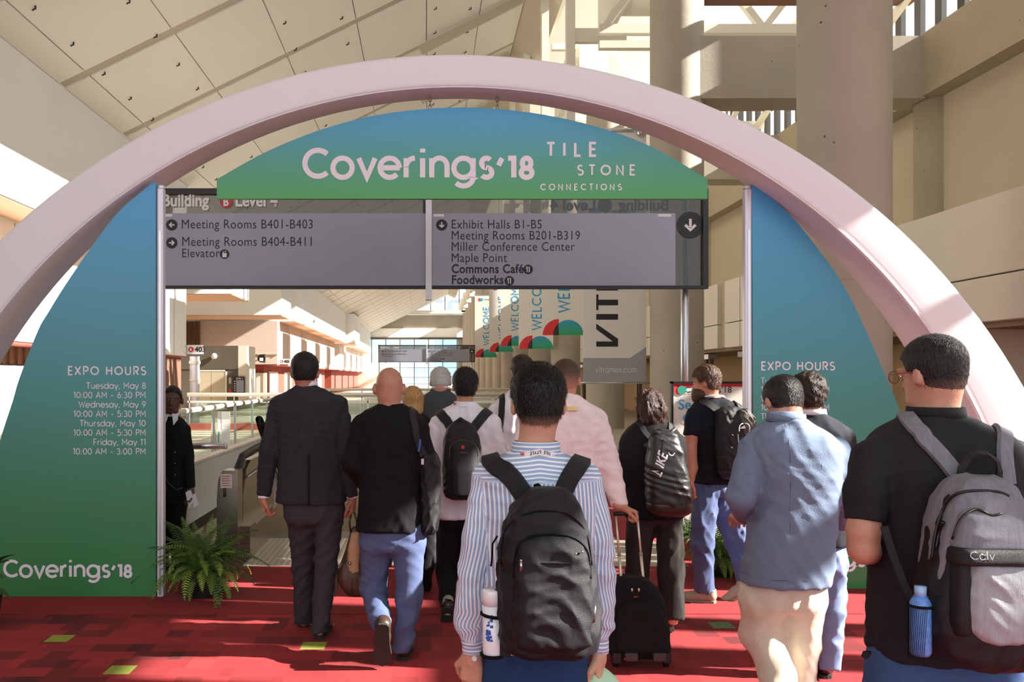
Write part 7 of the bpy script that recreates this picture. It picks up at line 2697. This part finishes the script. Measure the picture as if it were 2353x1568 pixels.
# cross railing at the far side of the opening
o = empty('glass_railing', (-.9, 26.95, 0), 'far cross railing with green glass behind the heads', 'railing', 'glass railings')
of = (-.9, 26.95, 0)
MB().tube([(-7.4, 26.95, 1.09), (2.4, 26.95, 1.09)], .06, 12).build('handrail', M_RAIL, o, of)
MB().box(-7.4, 2.4, 26.93, 26.97, .84, .9).build('lower_rail', M_RAIL, o, of)
for k in range(7):
    x = -7.3 + k * 1.38
    MB().box(x, x + 1.32, 26.945, 26.955, .06, .82).build('glass_panel', M_GLASSG, o, of)
    MB().box(x - .05, x - .02, 26.93, 26.97, .02, 1.05).build('post', M_ALU, o, of)
MB().box(-7.4, -3.95, 26.9, 27.0, .0, .2).build('base_rail', M_REDW, o, of)
# second, farther railing
o = empty('glass_railing', (-1, 40, 0), 'distant cream railing below the far directory sign', 'railing', 'glass railings')
of = (-1, 40, 0)
MB().tube([(-6, 40, 1.07), (4.6, 40, 1.07)], .06, 10).build('handrail', M_RAIL, o, of)
MB().box(-6, 4.6, 39.97, 40.03, .7, .76).build('lower_rail', M_RAIL, o, of)
for k in range(8):
    MB().box(-6 + k * 1.5, -5.94 + k * 1.5, 39.97, 40.03, 0, 1.05).build('post', M_ALU, o, of)
    if k < 7:
        MB().box(-5.9 + k * 1.5, -4.55 + k * 1.5, 39.99, 40.01, .06, .68).build('glass_panel', M_GLASSG, o, of)

# round pillar beyond the left railing
o = empty('round_pillar', (-8.15, 30.6, 0), 'slim pale round pillar under the room 403 sign', 'pillar')
MB().cyl((0, 0), .17, 0, 2.36, 20).build('shaft', M_ALUW, o)
MB().cyl((0, 0), .19, 1.5, 1.56, 20).build('band', M_CREAM, o)
MB().cyl((0, 0), .2, 2.1, 2.2, 20).build('collar', M_CREAM, o)

# papers hung over the left railing
for lab, x0, x1, yb_, m, tx in (('peach paper strip hung over the left railing', 485, 498, 1050, mat('peach_paper', 'e6cdb0', rough=.7), None),
                                ('white paper strip with teal print hung over the left railing', 499.5, 507, 1052, M_BANW, 'teal'),
                                ('long white paper strip with blue lettering hung over the left railing', 508.5, 528, 1092, M_BANW, 'blue')):
    d = 16.4
    a, b = P(x0, yb_, d), P(x1, 946, d)
    o = empty('paper_strip', ((a.x + b.x) / 2, d, a.z), lab, 'paper', 'papers hung over the left railing')
    of = ((a.x + b.x) / 2, d, a.z)
    sw = MB()
    nseg = 8
    for i in range(nseg):
        z0_, z1_ = b.z + (a.z - b.z) * i / nseg, b.z + (a.z - b.z) * (i + 1) / nseg
        y0_, y1_ = d + .03 * math.sin(i * .9), d + .03 * math.sin((i + 1) * .9)
        sw.hexa([(a.x, y0_, z0_), (b.x, y0_, z0_), (b.x, y1_, z1_), (a.x, y1_, z1_)], [(a.x, y0_ + .006, z0_), (b.x, y0_ + .006, z0_), (b.x, y1_ + .006, z1_), (a.x, y1_ + .006, z1_)])
    sw.build('sheet', m, o, of)
    if tx == 'teal':
        MB().box(a.x + .02, b.x - .02, d - .045, d - .04, a.z + .1, a.z + .5).build('teal_print', mat('teal_ink', '3fae9c'), o, of)
    if tx == 'blue':
        font_text('lettering', 'LEVEL', .075, M_BBLUE, lambda u, v, e: (a.x + .01 + u * .7, d - .04, a.z + .04 + v), 'LEFT', 0, o, of)
d = 15.0
a = P(434, 1052, d)
o = empty('glass_decal', (a.x, d, a.z), 'red round decal on the left glass railing', 'sign')
disc(MB(), a.x, d, a.z, .1, .01).build('red_disc', M_SRED, o, (a.x, d, a.z))
MB().prism([(a.x + .05 * math.cos(t), a.z + .06 * math.sin(t)) for t in np.linspace(0, 2 * PI, 17)[:-1]], d - .014, d - .01).build('white_mark', M_SIGNW, o, (a.x, d, a.z))

# silver barrier tube beside the uniformed woman
d = 7.5
a, b = P(405, 1025, d), P(520, 1025, d)
o = empty('barrier_arm', (a.x, d, 0), 'silver horizontal barrier tube beside the uniformed woman', 'barrier')
MB().tube([(a.x, d, a.z), (b.x, d, a.z)], .028, 16).build('arm_tube', M_ALU, o, (a.x, d, 0))
MB().tube([(b.x - .012, d, a.z), (b.x + .004, d, a.z)], .03, 16).build('end_cap', M_ALUW, o, (a.x, d, 0))
MB().tube([(a.x + .02, d, 0.004), (a.x + .02, d, a.z)], .025, 12).build('upright', M_ALU, o, (a.x, d, 0))
MB().cyl((a.x + .02, d), .14, .004, .03, 20).build('base', M_DARK, o, (a.x, d, 0))

# ---- ferns
M_FERN = mat('fern_green', '55752c', rough=.55, var=.3, scale=9, spec=.4)
M_FERND = mat('fern_dark', '38531f', rough=.6, var=.25, scale=9)
M_FERNY = mat('fern_light', '7f9a3c', rough=.55, var=.2, scale=9)


def frond_mesh(seed, m, ln=.42, arch_=.9, npin=27):
    r = random.Random(seed)
    mb = MB()
    pts = []
    for i in range(npin + 1):
        t = i / npin
        an = math.radians(72) - arch_ * t * 2.0
        pts.append(Vector((0, 0, 0)) if i == 0 else pts[-1] + Vector((math.cos(an), .05 * math.sin(t * 5 + seed), math.sin(an))) * ln / npin)
    mb.tube(pts[::3] + [pts[-1]] if npin % 3 else pts[::3], [.0022] * (len(pts[::3]) - (0 if npin % 3 == 0 else -1)), 4)
    for i in range(2, npin + 1):
        t = i / npin
        tg = (pts[i] - pts[i - 1]).normalized()
        up = Vector((-tg.z, 0, tg.x))
        L_ = .05 * math.sin(PI * min(1, .12 + t * .88)) ** .7 * (1 - .35 * t) + .006
        for s_ in (-1, 1):
            sd = (Vector((0, s_, 0)) + tg * .45 - up * (.25 + .3 * r.random())).normalized()
            wv = tg * .0046
            p0 = pts[i]
            p1 = p0 + sd * L_ * .5 + up * .004
            p2 = p0 + sd * L_
            mb.add([p0 - wv * .6, p1 - wv, p2, p1 + wv, p0 + wv * .6], [(0, 1, 3, 4), (1, 2, 3)])
    return mb.mesh('frond', m)


FRONDS = [frond_mesh(k, (M_FERN, M_FERND, M_FERN, M_FERNY)[k % 4], .34 + .07 * (k % 3), .55 + .22 * (k % 4)) for k in range(8)]


def fern(loc, label, n, seed, sc=1.0, pot_m=None, pot_h=.16):
    o = empty('potted_fern', loc, label, 'fern', 'potted ferns')
    r = random.Random(seed)
    MB().cyl((0, 0), .13 * sc, .002, pot_h, 24, .16 * sc).build('pot', pot_m or M_DARK, o)
    MB().cyl((0, 0), .15 * sc, pot_h - .02, pot_h - .012, 20).build('soil', M_SHOEBR, o)
    for k in range(n):
        f = link('frond', FRONDS[r.randrange(8)], None, o, (r.uniform(-.06, .06) * sc, r.uniform(-.06, .06) * sc, pot_h - .02))
        a = 2 * PI * k / n * 3.0 + r.uniform(-.3, .3)
        lay = k / n
        f.rotation_euler = (r.uniform(-.25, .25), -.55 + 1.15 * lay + r.uniform(-.12, .12), a)
        s_ = sc * r.uniform(.8, 1.15)
        f.scale = (s_, s_, s_)
    return o


fern((P(468, 0, 6.5).x, 6.5, .004), 'lush green fern in a dark pot at the foot of the left board', 130, 3, 1.12)
fern((P(1655, 0, 7.15).x, 7.15, .004), 'green fern behind the stepping man by the right board', 80, 5, 1.0)
fern((P(1586, 0, 7.75).x, 7.75, .004), 'small round fern in a terracotta pot left of the stepping man', 60, 9, .62, mat('terracotta', '8a4634', rough=.8), .2)

# broad-leaved plant at the left edge, nearer than the board
o = empty('leafy_plant', (P(-60, 0, 5.6).x, 5.6, 0), 'dark broad-leaved plant cut off by the left edge', 'plant')
of = o.location
MB().cyl((0, 0), .14, 0, .22, 24, .17).build('pot', M_DARK, o)
rl = random.Random(8)
for k, (tx, ty, tz) in enumerate(((22, 1290, .35), (36, 1275, .2), (28, 1378, .3), (-20, 1240, .3), (-60, 1180, .4), (-110, 1220, .3), (8, 1330, .3), (-150, 1330, .3), (-90, 1390, .2))):
    tip = P(tx, ty, 5.6 - .12 + .05 * (k % 3)) - Vector(of)
    base_ = Vector((rl.uniform(-.04, .04), rl.uniform(-.04, .04), .2))
    mid = (base_ + tip) / 2 + Vector((0, 0, .12))
    lf = MB()
    n_ = 9
    pts = [(1 - t) ** 2 * base_ + 2 * t * (1 - t) * mid + t * t * tip for t in [i / n_ for i in range(n_ + 1)]]
    vs, fs = [], []
    for i, q in enumerate(pts):
        t = i / n_
        w_ = .038 * math.sin(PI * min(1, max(0, (t - .35) / .65))) if t > .35 else .003
        tg = (pts[min(i + 1, n_)] - pts[max(i - 1, 0)]).normalized()
        sd = tg.cross(Vector((0, 0, 1))).normalized()
        vs += [q - sd * w_ + Vector((0, 0, w_ * .4)), q, q + sd * w_ + Vector((0, 0, w_ * .4))]
    for i in range(n_):
        fs += [(i * 3, i * 3 + 1, i * 3 + 4, i * 3 + 3), (i * 3 + 1, i * 3 + 2, i * 3 + 5, i * 3 + 4)]
    lf.add(vs, fs, True)
    lf.build('leaf', M_FERND, o)
# security camera on the far left bulkhead
c = P(690, 738, 60)
o = empty('security_camera', (-7.93, 57, c.z), 'small security camera on the far white bulkhead', 'camera')
MB().bar((0, 0, 0), (.45, -.1, -.1), .06).build('arm', M_ALU, o)
MB().bevbox(.3, .62, -.5, .1, -.32, -.12, .03).build('housing', M_ALU, o)
